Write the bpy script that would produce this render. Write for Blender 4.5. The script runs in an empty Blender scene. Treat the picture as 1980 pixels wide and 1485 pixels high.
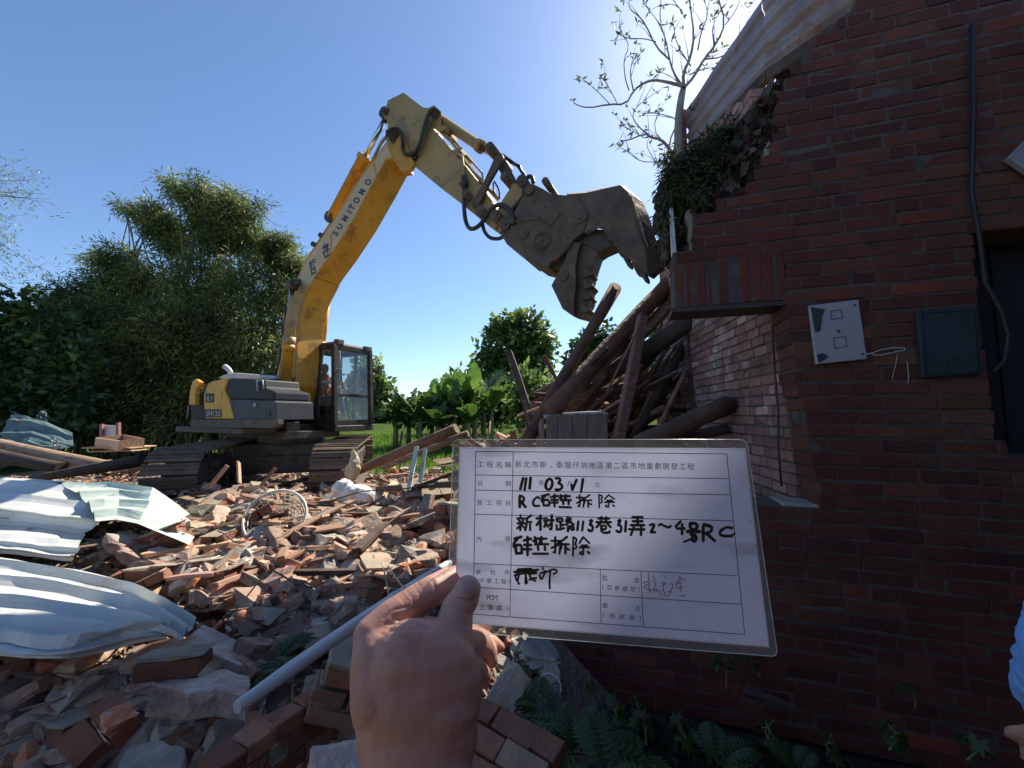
import bpy, bmesh, math, random
import numpy as np
from mathutils import Vector, Matrix, Quaternion, noise
random.seed(7); RNG = np.random.default_rng(7)
scene = bpy.context.scene
col = scene.collection
# ------------------------------------------------------------------ camera
F = 743.0; PITCH = math.atan(58/743.0); CAM = Vector((0, 0, 1.5))
cd = bpy.data.cameras.new('camera'); cam = bpy.data.objects.new('camera', cd); col.objects.link(cam)
cd.sensor_width = 36.0; cd.lens = 36.0*F/1980.0; cd.clip_start = 0.02; cd.clip_end = 3000
cam.location = CAM; cam.rotation_euler = (math.pi/2+PITCH, 0, 0); scene.camera = cam
# ------------------------------------------------------------------ sun, sky, exposure
SUN_EL = math.radians(44.3); SUN_AZ = math.radians(32.9)
SD = Vector((math.sin(SUN_AZ)*math.cos(SUN_EL), math.cos(SUN_AZ)*math.cos(SUN_EL), math.sin(SUN_EL)))
w = bpy.data.worlds.new('World'); scene.world = w; w.use_nodes = True
wn = w.node_tree; bg = wn.nodes['Background']
sky = wn.nodes.new('ShaderNodeTexSky'); sky.sky_type = 'NISHITA'; sky.sun_disc = False
sky.sun_elevation = SUN_EL; sky.sun_rotation = SUN_AZ
sky.air_density = 1.0; sky.dust_density = 0.42; sky.ozone_density = 6.0
wn.links.new(sky.outputs[0], bg.inputs[0]); bg.inputs[1].default_value = 0.088
sl = bpy.data.lights.new('sun', 'SUN'); sl.energy = 4.8; sl.angle = math.radians(0.53); sl.color = (1.0, 0.92, 0.78)
so = bpy.data.objects.new('sun', sl); so.rotation_mode = 'QUATERNION'; so.rotation_quaternion = SD.to_track_quat('Z', 'Y')
so.location = SD*60; col.objects.link(so)
scene.view_settings.view_transform = 'Standard'; scene.view_settings.look = 'None'
scene.view_settings.exposure = 1.1; scene.view_settings.gamma = 1.0
scene.render.engine = 'CYCLES'
scene.cycles.max_bounces = 6; scene.cycles.transparent_max_bounces = 16

# ------------------------------------------------------------------ geometry helpers
def ray(px, py):
    x = (px-990)/F; u = (742.5-py)/F
    return Vector((x, math.cos(PITCH)-u*math.sin(PITCH), math.sin(PITCH)+u*math.cos(PITCH)))
def P(px, py, Y):
    "point seen along a direction of the photograph at forward distance Y"
    r = ray(px, py); return CAM + r*(Y/r.y)
def PP(px, py, p0, n):
    "the same, on a plane"
    r = ray(px, py); p0 = Vector(p0); n = Vector(n); return CAM + r*((p0-CAM).dot(n)/r.dot(n))
def proj(p):
    d = Vector(p)-CAM
    f = d.y*math.cos(PITCH)+d.z*math.sin(PITCH); u = -d.y*math.sin(PITCH)+d.z*math.cos(PITCH)
    return 990+F*d.x/f, 742.5-F*u/f, f
def inpoly(x, y, poly):
    r = False; n = len(poly); j = n-1
    for i in range(n):
        xi, yi = poly[i]; xj, yj = poly[j]
        if (yi > y) != (yj > y) and x < (xj-xi)*(y-yi)/(yj-yi)+xi: r = not r
        j = i
    return r
UP = Vector((0, 0, 1))
def rnd(a, b): return random.uniform(a, b)
def vadd(o, *a): return [x for x in a]

class MB:
    def __init__(s): s.v = []; s.f = []; s.c = []; s.sm = []
    def add(s, vs, fs, c=(1, 1, 1), sm=False):
        o = len(s.v); s.v += [tuple(v) for v in vs]
        for f in fs: s.f.append([i+o for i in f]); s.c.append(c); s.sm.append(sm)
        return s
    def box(s, cen, size, R=None, jit=0, c=(1, 1, 1)):
        cen = Vector(cen); vs = []
        for i in range(8):
            p = Vector(((i & 1)-.5, ((i >> 1) & 1)-.5, ((i >> 2) & 1)-.5))
            p = Vector((p.x*size[0], p.y*size[1], p.z*size[2]))
            if jit: p += Vector((rnd(-jit, jit), rnd(-jit, jit), rnd(-jit, jit)))
            if R: p = R @ p
            vs.append(cen+p)
        return s.add(vs, [(0, 2, 3, 1), (4, 5, 7, 6), (0, 1, 5, 4), (2, 6, 7, 3), (0, 4, 6, 2), (1, 3, 7, 5)], c)
    def beam(s, a, b, w, h, up=(0, 0, 1), c=(1, 1, 1), jit=0):
        a = Vector(a); b = Vector(b); x = (b-a); L = x.length; x.normalize()
        y = Vector(up).cross(x)
        if y.length < 1e-4: y = Vector((0, 1, 0)).cross(x)
        y.normalize(); z = x.cross(y)
        R = Matrix((x, y, z)).transposed()
        return s.box((a+b)/2, (L, w, h), R, jit, c)
    def tube(s, pts, r, n=8, c=(1, 1, 1), caps=True, sm=True, jit=0):
        pts = [Vector(p) for p in pts]; N = len(pts)
        if not isinstance(r, (list, tuple)): r = [r]*N
        t = (pts[1]-pts[0]).normalized(); up = Vector((0, 0, 1)) if abs(t.z) < .9 else Vector((0, 1, 0))
        u = t.cross(up).normalized(); vs = []
        for i, p in enumerate(pts):
            if i == 0: t = pts[1]-pts[0]
            elif i == N-1: t = pts[-1]-pts[-2]
            else: t = (pts[i+1]-pts[i]).normalized()+(pts[i]-pts[i-1]).normalized()
            t.normalize(); u = (u-t*u.dot(t)).normalized(); v = t.cross(u)
            for k in range(n):
                a = 2*math.pi*k/n; q = r[i]*(1+(rnd(-jit, jit) if jit else 0)); vs.append(p+u*(math.cos(a)*q)+v*(math.sin(a)*q))
        fs = []
        for i in range(N-1):
            for k in range(n):
                k2 = (k+1) % n; fs.append((i*n+k, i*n+k2, (i+1)*n+k2, (i+1)*n+k))
        s.add(vs, fs, c, sm)
        if caps:
            o = len(s.v)-N*n
            s.f.append([o+k for k in range(n)][::-1]); s.c.append(c); s.sm.append(False)
            s.f.append([o+(N-1)*n+k for k in range(n)]); s.c.append(c); s.sm.append(False)
        return s
    def loft(s, A, B, c=(1, 1, 1), caps=True):
        n = len(A); vs = list(A)+list(B); fs = [(i, (i+1) % n, n+(i+1) % n, n+i) for i in range(n)]
        if caps: fs += [list(range(n))[::-1], list(range(n, 2*n))]
        return s.add(vs, fs, c)
    def cyl(s, a, b, r, n=16, c=(1, 1, 1), r2=None): return s.tube([a, b], [r, r2 if r2 is not None else r], n, c)
    def build(s, name, mat, parent=None, origin=None, bevel=0, seg=1, fixn=True):
        me = bpy.data.meshes.new(name)
        if origin is None:
            if parent is not None: origin = parent['_o'] if '_o' in parent else parent.location
            else: origin = (0, 0, 0)
        o = Vector(origin)
        me.from_pydata([(v[0]-o.x, v[1]-o.y, v[2]-o.z) for v in s.v], [], s.f)
        ca = me.attributes.new('Col', 'FLOAT_COLOR', 'CORNER')
        arr = []
        for f, c in zip(s.f, s.c): arr += [c[0], c[1], c[2], 1.0]*len(f)
        ca.data.foreach_set('color', arr)
        me.polygons.foreach_set('use_smooth', s.sm)
        if fixn or bevel:
            bm = bmesh.new(); bm.from_mesh(me); bmesh.ops.recalc_face_normals(bm, faces=bm.faces)
            if bevel:
                es = [e for e in bm.edges if len(e.link_faces) == 2 and e.calc_face_angle(0) > .5 and not (e.link_faces[0].smooth and e.link_faces[1].smooth)]
                bmesh.ops.bevel(bm, geom=es, offset=bevel, segments=seg, affect='EDGES', profile=.6, clamp_overlap=True)
            bm.to_mesh(me); bm.free()
        if mat: me.materials.append(mat)
        ob = bpy.data.objects.new(name, me); col.objects.link(ob)
        if parent is not None: ob.parent = parent
        else: ob.location = o
        ob['_o'] = list(o)
        return ob
def empty(name, loc):
    o = bpy.data.objects.new(name, None); o.empty_display_size = .2; o.location = loc; col.objects.link(o); o['_o'] = list(loc); return o
def tag(o, label=None, cat=None, group=None, kind=None):
    if label: o['label'] = label
    if cat: o['category'] = cat
    if group: o['group'] = group
    if kind: o['kind'] = kind
    return o
def kids(o): return [c for c in bpy.data.objects if c.parent == o]
def copy_tree(o, ch=None):
    c = o.copy(); col.objects.link(c)
    for k in (ch if ch is not None else kids(o)):
        d = k.copy(); d.parent = c; col.objects.link(d)
    return c

# ------------------------------------------------------------------ materials
def nt(m): m.use_nodes = True; t = m.node_tree; return t, t.nodes, t.links
def mat(name, c1, c2=None, scale=6, detail=8, rough=.8, metal=0, bump=.3, bscale=None, bdist=.01, attr=False, rndv=0, rndh=0, c3=None, s3=2, t3=.62, w3=.04, coat=0, stretch=None, spec=.5, world=False):
    m = bpy.data.materials.new(name); t, N, L = nt(m); b = N['Principled BSDF']
    tc = N.new('ShaderNodeTexCoord'); mp = N.new('ShaderNodeMapping')
    L.new(tc.outputs['Object'], mp.inputs[0])
    if stretch: mp.inputs['Scale'].default_value = stretch
    oi = N.new('ShaderNodeObjectInfo')
    cmb = N.new('ShaderNodeVectorMath'); cmb.operation = 'SCALE'; cmb.inputs[0].default_value = (37, 17, 29); L.new(oi.outputs['Random'], cmb.inputs['Scale'])
    L.new(cmb.outputs[0], mp.inputs['Location'])
    n1 = N.new('ShaderNodeTexNoise'); n1.inputs['Scale'].default_value = scale; n1.inputs['Detail'].default_value = detail; n1.inputs['Roughness'].default_value = .65
    L.new(mp.outputs[0], n1.inputs['Vector'])
    rp = N.new('ShaderNodeValToRGB'); rp.color_ramp.elements[0].position = .36; rp.color_ramp.elements[1].position = .66
    rp.color_ramp.elements[0].color = (*c1, 1); rp.color_ramp.elements[1].color = (*(c2 or c1), 1)
    L.new(n1.outputs['Fac'], rp.inputs[0]); out = rp.outputs[0]
    if c3:
        n3 = N.new('ShaderNodeTexNoise'); n3.inputs['Scale'].default_value = s3; n3.inputs['Detail'].default_value = 10; n3.inputs['Roughness'].default_value = .7
        L.new(mp.outputs[0], n3.inputs['Vector'])
        r3 = N.new('ShaderNodeValToRGB'); r3.color_ramp.elements[0].position = t3-w3; r3.color_ramp.elements[1].position = t3+w3
        L.new(n3.outputs['Fac'], r3.inputs[0]); mx = N.new('ShaderNodeMixRGB'); L.new(r3.outputs[0], mx.inputs[0]); L.new(out, mx.inputs[1]); mx.inputs[2].default_value = (*c3, 1); out = mx.outputs[0]
    if attr:
        at = N.new('ShaderNodeAttribute'); at.attribute_name = 'Col'
        mu = N.new('ShaderNodeMixRGB'); mu.blend_type = 'MULTIPLY'; mu.inputs[0].default_value = 1; L.new(out, mu.inputs[1]); L.new(at.outputs['Color'], mu.inputs[2]); out = mu.outputs[0]
    if rndv or rndh:
        hs = N.new('ShaderNodeHueSaturation'); L.new(out, hs.inputs['Color'])
        for k, (amt, base, inp) in enumerate(((rndv, 1, 'Value'), (rndh, .5, 'Hue'))):
            if not amt: continue
            a = N.new('ShaderNodeMapRange'); a.inputs['To Min'].default_value = base-amt; a.inputs['To Max'].default_value = base+amt
            if k: 
                fr = N.new('ShaderNodeMath'); fr.operation = 'MULTIPLY'; fr.inputs[1].default_value = 7.31; L.new(oi.outputs['Random'], fr.inputs[0])
                f2 = N.new('ShaderNodeMath'); f2.operation = 'FRACT'; L.new(fr.outputs[0], f2.inputs[0]); L.new(f2.outputs[0], a.inputs[0])
            else: L.new(oi.outputs['Random'], a.inputs[0])
            L.new(a.outputs[0], hs.inputs[inp])
        out = hs.outputs[0]
    L.new(out, b.inputs['Base Color'])
    b.inputs['Roughness'].default_value = rough; b.inputs['Metallic'].default_value = metal; b.inputs['Coat Weight'].default_value = coat
    b.inputs['Specular IOR Level'].default_value = spec
    if bump:
        n2 = N.new('ShaderNodeTexNoise'); n2.inputs['Scale'].default_value = bscale or scale*4; n2.inputs['Detail'].default_value = 8
        L.new(mp.outputs[0], n2.inputs['Vector'])
        bp = N.new('ShaderNodeBump'); bp.inputs['Strength'].default_value = bump; bp.inputs['Distance'].default_value = bdist
        L.new(n2.outputs['Fac'], bp.inputs['Height']); L.new(bp.outputs[0], b.inputs['Normal'])
    return m
def leafmat(name, c1, c2, trans=.35, rough=.5):
    m = bpy.data.materials.new(name); t, N, L = nt(m); b = N['Principled BSDF']; out = N['Material Output']
    at = N.new('ShaderNodeAttribute'); at.attribute_name = 'Col'
    tc = N.new('ShaderNodeTexCoord'); n1 = N.new('ShaderNodeTexNoise'); n1.inputs['Scale'].default_value = .9; n1.inputs['Detail'].default_value = 5; L.new(tc.outputs['Object'], n1.inputs['Vector'])
    rp = N.new('ShaderNodeValToRGB'); rp.color_ramp.elements[0].position = .4; rp.color_ramp.elements[1].position = .62
    rp.color_ramp.elements[0].color = (*c1, 1); rp.color_ramp.elements[1].color = (*c2, 1); L.new(n1.outputs['Fac'], rp.inputs[0])
    mu = N.new('ShaderNodeMixRGB'); mu.blend_type = 'MULTIPLY'; mu.inputs[0].default_value = 1; L.new(rp.outputs[0], mu.inputs[1]); L.new(at.outputs['Color'], mu.inputs[2])
    L.new(mu.outputs[0], b.inputs['Base Color']); b.inputs['Roughness'].default_value = rough
    tr = N.new('ShaderNodeBsdfTranslucent'); L.new(mu.outputs[0], tr.inputs[0])
    mx = N.new('ShaderNodeMixShader'); mx.inputs[0].default_value = trans; L.new(b.outputs[0], mx.inputs[1]); L.new(tr.outputs[0], mx.inputs[2]); L.new(mx.outputs[0], out.inputs[0])
    return m
M = {}
M['brick'] = mat('brick_clay', (.17, .062, .04), (.28, .11, .065), 9, rough=.92, bump=.5, bscale=60, bdist=.004, attr=True, c3=(.30, .26, .22), s3=4, t3=.66)
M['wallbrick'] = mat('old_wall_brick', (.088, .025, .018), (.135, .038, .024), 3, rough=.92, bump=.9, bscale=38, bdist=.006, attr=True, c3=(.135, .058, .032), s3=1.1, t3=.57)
M['mortar'] = mat('old_mortar', (.07, .05, .043), (.13, .10, .085), 12, rough=.95, bump=.7, bscale=70, bdist=.004)
M['loosebrick'] = mat('loose_brick', (.22, .115, .078), (.42, .285, .205), 11, rough=.92, bump=.8, bscale=50, bdist=.008, rndv=.42, rndh=.016, c3=(.33, .27, .22), s3=13, t3=.56, w3=.13)
M['orangebrick'] = mat('fresh_broken_brick', (.42, .14, .065), (.54, .24, .13), 14, rough=.95, bump=.9, bscale=60, bdist=.008, rndv=.2, c3=(.4, .34, .29), s3=8, t3=.56)
M['concrete'] = mat('broken_mortar_concrete', (.24, .205, .165), (.40, .35, .29), 8, rough=.95, bump=.8, bscale=40, bdist=.008, rndv=.28, c3=(.4, .22, .15), s3=6, t3=.62)
M['cluster'] = mat('masonry', (.6, .56, .5), (.95, .92, .86), 8, rough=.93, bump=.8, bscale=50, bdist=.006, attr=True, rndv=.22, c3=(1.05, .92, .78), s3=11, t3=.58, w3=.14)
M['wood'] = mat('old_timber', (.15, .085, .05), (.33, .20, .125), 4, rough=.85, bump=.5, bscale=14, bdist=.006, rndv=.45, rndh=.015, stretch=(1, 9, 9), c3=(.32, .28, .24), s3=3, t3=.6)
M['palewood'] = mat('split_timber', (.42, .25, .14), (.6, .42, .27), 5, rough=.8, bump=.5, bscale=14, bdist=.005, rndv=.3, stretch=(1, 10, 10))
M['pinkwood'] = mat('painted_batten', (.32, .17, .11), (.46, .29, .2), 4, rough=.85, bump=.3, rndv=.35, rndh=.02, stretch=(1, 8, 8), c3=(.3, .2, .15), s3=5)
M['darkwood'] = mat('weathered_dark_timber', (.045, .028, .021), (.11, .07, .052), 5, rough=.85, bump=.6, bscale=12, bdist=.008, rndv=.4, c3=(.03, .02, .02), s3=3)
M['log'] = mat('brown_roof_log', (.085, .042, .026), (.17, .09, .055), 5, rough=.85, bump=1, bscale=14, bdist=.02, rndv=.3, stretch=(1, 1, 1), c3=(.07, .04, .03), s3=3)
M['terrain'] = mat('debris_ground', (.13, .085, .06), (.30, .22, .165), 3, rough=.97, bump=1, bscale=30, bdist=.04, c3=(.10, .06, .045), s3=2.3, t3=.56)
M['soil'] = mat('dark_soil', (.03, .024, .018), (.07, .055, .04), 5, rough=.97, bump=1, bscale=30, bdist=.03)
M['debris'] = mat('fine_debris', (.8, .8, .8), (1.05, 1.05, 1.05), 10, rough=.95, bump=.4, attr=True)
M['sheet'] = mat('white_metal_sheet', (.47, .48, .45), (.58, .59, .55), 1.5, rough=.38, metal=.0, bump=.12, bscale=9, bdist=.01, c3=(.40, .38, .30), s3=4, t3=.62)
M['greensheet'] = mat('pale_green_metal_sheet', (.42, .5, .42), (.58, .66, .56), 3, rough=.5, bump=.15, bscale=10, c3=(.3, .25, .18), s3=5, t3=.6)
M['bluesheet'] = mat('blue_green_sheet', (.06, .10, .10), (.12, .19, .18), 2, rough=.6, bump=.3, rndv=.4, c3=(.12, .09, .07), s3=4, t3=.6)
M['paint'] = mat('yellow_paint', (.60, .30, .015), (.68, .36, .03), 2.5, rough=.5, bump=.08, c3=(.22, .12, .045), s3=5, t3=.60, w3=.09)
M['boompaint'] = mat('orange_yellow_paint', (.52, .25, .018), (.62, .32, .03), 1.6, rough=.5, bump=.08, c3=(.22, .10, .03), s3=3.5, t3=.60, w3=.08)
M['tanpaint'] = mat('faded_tan_paint', (.36, .225, .082), (.46, .30, .12), 2, rough=.6, bump=.15, c3=(.20, .125, .06), s3=4, t3=.58, w3=.08)
M['litside'] = mat('cream_band', (.56, .38, .20), (.64, .45, .25), 3, rough=.55, bump=.06, c3=(.40, .26, .12), s3=5, t3=.66)
M['rust'] = mat('worn_grey_brown_steel', (.085, .054, .036), (.165, .11, .073), 4, rough=.65, metal=.25, bump=.5, bscale=14, bdist=.01, c3=(.30, .14, .07), s3=3, t3=.66)
M['darksteel'] = mat('dark_steel', (.05, .04, .035), (.10, .08, .065), 5, rough=.6, metal=.3, bump=.3, c3=(.17, .11, .07), s3=4, t3=.62)
M['track'] = mat('dusty_track_steel', (.11, .08, .06), (.2, .15, .115), 6, rough=.7, metal=.3, bump=.4, c3=(.2, .10, .06), s3=5, t3=.62)
M['hood'] = mat('dark_grey_paint', (.018, .019, .023), (.03, .032, .037), 4, rough=.55, bump=.08, spec=.25, c3=(.06, .055, .05), s3=6, t3=.68)
M['boxpaint'] = mat('grey_blue_paint', (.045, .048, .058), (.065, .068, .078), 4, rough=.55, bump=.08, spec=.25, c3=(.10, .09, .08), s3=6, t3=.66)
M['deck'] = mat('dusty_deck', (.08, .062, .05), (.14, .11, .085), 4, rough=.8, bump=.3)
M['palehood'] = mat('pale_dusty_top', (.42, .42, .42), (.55, .54, .52), 4, rough=.6, bump=.1)
M['black'] = mat('black_rubber', (.012, .012, .012), (.025, .024, .023), 8, rough=.55, bump=.1)
M['cabframe'] = mat('cab_frame_paint', (.022, .019, .017), (.045, .04, .034), 6, rough=.6, spec=.25, bump=.1, c3=(.16, .13, .10), s3=5, t3=.62)
M['chrome'] = mat('chrome_rod', (.62, .68, .8), (.7, .75, .85), 4, rough=.15, metal=1, bump=0)
M['hose'] = mat('black_hose', (.02, .02, .022), (.045, .043, .04), 6, rough=.5, bump=.1)
M['redpaint'] = mat('red_hose', (.45, .05, .04), (.55, .08, .06), 8, rough=.6, bump=.1)
M['ink'] = mat('black_ink', (.008, .008, .008), (.02, .02, .018), 30, rough=.45, bump=0)
M['pencil'] = mat('faint_brown_ink', (.13, .09, .09), (.22, .17, .18), 60, rough=.6, bump=0)
M['blueink'] = mat('navy_lettering', (.03, .03, .09), (.05, .05, .14), 6, rough=.5, bump=0)
M['greytext'] = mat('grey_lettering', (.32, .32, .30), (.42, .42, .40), 6, rough=.6, bump=0)
M['board'] = mat('white_meter_board', (.36, .34, .36), (.46, .44, .46), 3, rough=.7, bump=.15, c3=(.16, .19, .22), s3=5, t3=.66)
M['greenboard'] = mat('dark_green_meter_board', (.022, .042, .045), (.032, .058, .06), 5, rough=.65, bump=.15)
M['twine'] = mat('white_twine', (.5, .46, .42), (.6, .56, .5), 20, rough=.9, bump=.3)
M['greymetal'] = mat('grey_metal', (.25, .26, .27), (.35, .36, .37), 3, rough=.5, bump=.1)
M['plastic'] = mat('white_plastic_bag', (.6, .58, .56), (.72, .70, .68), 5, rough=.35, bump=.3, bscale=14, bdist=.01)
M['cream'] = mat('cream_plastic', (.52, .50, .42), (.62, .60, .52), 5, rough=.5, bump=.1)
M['sack'] = mat('tan_sacking', (.42, .34, .22), (.52, .43, .29), 8, rough=.9, bump=.4)
M['pvc'] = mat('white_pipe', (.42, .44, .46), (.52, .54, .56), 3, rough=.35, bump=.1, c3=(.25, .22, .2), s3=13, t3=.68)
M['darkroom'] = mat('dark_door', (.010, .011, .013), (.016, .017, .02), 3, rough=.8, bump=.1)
M['whiteboard'] = mat('white_board', (.6, .6, .57), (.7, .7, .67), 5, rough=.6, bump=.1)
M['roofsheet'] = mat('corrugated_roof_sheet', (.24, .20, .22), (.36, .31, .34), 2.2, rough=.45, metal=.2, bump=.15, c3=(.25, .14, .10), s3=3, t3=.6)
M['redmetal'] = mat('dull_red_fascia', (.22, .09, .09), (.3, .13, .12), 4, rough=.6, bump=.1)
M['bark'] = mat('grey_bark', (.13, .10, .085), (.24, .19, .165), 9, rough=.9, bump=.7, bscale=22, bdist=.02)
M['glarebark'] = mat('pale_grey_bark', (.24, .2, .18), (.38, .33, .3), 9, rough=.9, bump=.5, bscale=22, bdist=.01)  # lighter copy of the bark, sun glare put into the colour
M['culm'] = mat('bamboo_culm', (.10, .12, .04), (.2, .21, .09), 5, rough=.6, bump=.2)
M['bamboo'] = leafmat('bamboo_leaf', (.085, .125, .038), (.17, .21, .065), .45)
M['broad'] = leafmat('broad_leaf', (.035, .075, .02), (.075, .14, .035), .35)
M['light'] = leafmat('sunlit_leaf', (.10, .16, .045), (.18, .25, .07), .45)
M['banana'] = leafmat('banana_leaf', (.05, .11, .022), (.105, .18, .038), .45, .4)
M['fern'] = leafmat('fern_leaf', (.03, .065, .018), (.06, .12, .03), .4)
M['vine'] = leafmat('hanging_fern_leaf', (.045, .06, .025), (.085, .11, .04), .35)
M['grass'] = leafmat('grass_blade', (.08, .17, .02), (.16, .27, .04), .45)
M['ground'] = mat('far_ground', (.035, .06, .018), (.07, .11, .03), .35, rough=1, spec=0, bump=.4, bscale=3)
M['cloth'] = mat('blue_shirt_cloth', (.16, .36, .72), (.22, .44, .80), 5, rough=.85, bump=.25, bscale=30, bdist=.002)
M['trouser'] = mat('dark_trouser_cloth', (.03, .035, .05), (.05, .055, .07), 9, rough=.9, bump=.2)
M['vest'] = mat('red_orange_vest', (.75, .07, .02), (.85, .12, .04), 9, rough=.6, bump=.1)
M['hair'] = mat('black_hair', (.012, .01, .009), (.025, .02, .018), 30, rough=.5, bump=.4)
M['seatcloth'] = mat('brown_seat', (.09, .05, .035), (.13, .08, .055), 7, rough=.8, bump=.2)
M['doorgrey'] = mat('grey_plywood', (.17, .12, .095), (.26, .19, .155), 3, rough=.85, bump=.3, stretch=(8, 8, 1))
def skinmat():
    m = mat('skin', (.42, .205, .145), (.52, .28, .205), 14, rough=.5, bump=.5, bscale=260, bdist=.0008, c3=(.40, .165, .11), s3=25, t3=.62)
    b = m.node_tree.nodes['Principled BSDF']; b.inputs['Subsurface Weight'].default_value = .25
    b.inputs['Subsurface Radius'].default_value = (.012, .004, .002); b.inputs['Subsurface Scale'].default_value = 1.0
    return m
M['skin'] = skinmat()
M['nail'] = mat('fingernail', (.36, .22, .17), (.42, .27, .22), 30, rough=.3, bump=0, coat=.3)
def glassmat(name, tint, alpha, rough=.05):
    m = bpy.data.materials.new(name); t, N, L = nt(m); out = N['Material Output']; N.remove(N['Principled BSDF'])
    tr = N.new('ShaderNodeBsdfTransparent'); tr.inputs[0].default_value = (*tint, 1)
    gl = N.new('ShaderNodeBsdfGlossy'); gl.inputs['Roughness'].default_value = rough
    df = N.new('ShaderNodeBsdfDiffuse'); df.inputs[0].default_value = (.6, .6, .6, 1)
    lw = N.new('ShaderNodeLayerWeight'); lw.inputs[0].default_value = .5; pw = N.new('ShaderNodeMath'); pw.operation = 'POWER'; pw.inputs[1].default_value = 4; L.new(lw.outputs['Facing'], pw.inputs[0]); fr = N.new('ShaderNodeMath'); fr.operation = 'MULTIPLY_ADD'; fr.inputs[1].default_value = .5; fr.inputs[2].default_value = .035; L.new(pw.outputs[0], fr.inputs[0])
    m1 = N.new('ShaderNodeMixShader'); m1.inputs[0].default_value = alpha; L.new(tr.outputs[0], m1.inputs[1]); L.new(df.outputs[0], m1.inputs[2])
    m2 = N.new('ShaderNodeMixShader'); L.new(fr.outputs[0], m2.inputs[0]); L.new(m1.outputs[0], m2.inputs[1]); L.new(gl.outputs[0], m2.inputs[2]); L.new(m2.outputs[0], out.inputs[0])
    return m
M['glass'] = glassmat('cab_glass', (.82, .88, .88), .07)
M['film'] = glassmat('clear_laminate', (.90, .92, .90), .13, .12)
def papermat():
    m = mat('worn_paper', (.78, .80, .90), (.85, .87, .96), 9, rough=.5, bump=.06, coat=.35)
    t = m.node_tree; N = t.nodes; L = t.links; b = N['Principled BSDF']; out = N['Material Output']
    src = b.inputs['Base Color'].links[0].from_socket
    tc = N.new('ShaderNodeTexCoord'); mp = N.new('ShaderNodeMapping'); mp.inputs['Scale'].default_value = (14, 14, 60); L.new(tc.outputs['Object'], mp.inputs[0])
    n = N.new('ShaderNodeTexNoise'); n.inputs['Scale'].default_value = 1.1; n.inputs['Detail'].default_value = 7; L.new(mp.outputs[0], n.inputs['Vector'])
    r = N.new('ShaderNodeValToRGB'); r.color_ramp.elements[0].position = .56; r.color_ramp.elements[1].position = .80; r.color_ramp.elements[1].color = (.55, .55, .55, 1)
    L.new(n.outputs['Fac'], r.inputs[0]); mx = N.new('ShaderNodeMixRGB'); L.new(r.outputs[0], mx.inputs[0]); L.new(src, mx.inputs[1]); mx.inputs[2].default_value = (.30, .29, .33, 1); L.new(mx.outputs[0], b.inputs['Base Color'])
    tr = N.new('ShaderNodeBsdfTranslucent'); L.new(mx.outputs[0], tr.inputs[0])
    ms = N.new('ShaderNodeMixShader'); ms.inputs[0].default_value = .30; L.new(b.outputs[0], ms.inputs[1]); L.new(tr.outputs[0], ms.inputs[2]); L.new(ms.outputs[0], out.inputs[0])
    return m
M['paper'] = papermat()

# ------------------------------------------------------------------ foliage helper (numpy)
def leaf_arrays(C, D, L, W, rng, fold=.25):
    "C centres (n,3), D directions, L lengths, W widths -> verts, a folded pointed leaf of 4 corners each"
    n = len(C); D = D/np.linalg.norm(D, axis=1)[:, None]
    r = rng.normal(size=(n, 3)); S = np.cross(D, r); S /= np.linalg.norm(S, axis=1)[:, None]; Nn = np.cross(D, S)
    L = np.broadcast_to(L, n)[:, None]; W = np.broadcast_to(W, n)[:, None]
    mid = C+D*L*.45
    return np.stack([C, mid+S*W*.5+Nn*W*fold, C+D*L, mid-S*W*.5+Nn*W*fold], 1)
def leaves_mesh(name, V, cols, m, parent=None, origin=(0, 0, 0)):
    n = len(V); k = V.shape[1]; v = (V-np.array(origin)).reshape(-1, 3)
    me = bpy.data.meshes.new(name); me.vertices.add(n*k); me.vertices.foreach_set('co', v.astype(np.float32).ravel())
    me.loops.add(n*k); me.loops.foreach_set('vertex_index', np.arange(n*k, dtype=np.int32))
    me.polygons.add(n); me.polygons.foreach_set('loop_start', np.arange(0, n*k, k, dtype=np.int32)); me.polygons.foreach_set('loop_total', np.full(n, k, dtype=np.int32))
    me.update(calc_edges=True)
    a = me.attributes.new('Col', 'FLOAT_COLOR', 'CORNER'); c4 = np.ones((n, k, 4), np.float32); c4[:, :, :3] = cols[:, None, :]; a.data.foreach_set('color', c4.ravel())
    me.materials.append(m); ob = bpy.data.objects.new(name, me); col.objects.link(ob)
    if parent: ob.parent = parent
    else: ob.location = origin
    ob['_o'] = list(origin); return ob
def clump_leaves(lumps, density, sub_r, per, L, W, droop, rng, palette, up=0.0):
    "lumps: (centre, radius, squash). Leaves gather in sub-clusters spread mostly on each lump's outer shell."
    Vs = []; Cs = []
    for (c, r, sq) in lumps:
        ns = max(3, int(density*(r/sub_r)**2))
        d = rng.normal(size=(ns, 3)); d /= np.linalg.norm(d, axis=1)[:, None]
        rad = r*(rng.random(ns)**.45); sc = np.array(c)+d*rad[:, None]*np.array([1, 1, sq])
        for i in range(ns):
            m_ = rng.integers(int(per*.6), int(per*1.3)+1); q = rng.normal(size=(m_, 3))*sub_r*.5
            cc = sc[i]+q; dd = q*.6/sub_r+rng.normal(size=(m_, 3))*.5+d[i]*.4; dd[:, 2] += up-droop
            V = leaf_arrays(cc, dd, L*rng.uniform(.6, 1.2, m_), W*rng.uniform(.7, 1.2, m_), rng)
            base = np.array(palette[rng.integers(len(palette))])*rng.uniform(.65, 1.25)
            Vs.append(V); Cs.append(np.clip(base*rng.uniform(.8, 1.2, (m_, 1)), 0, 2.5))
    return np.concatenate(Vs), np.concatenate(Cs)
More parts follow.
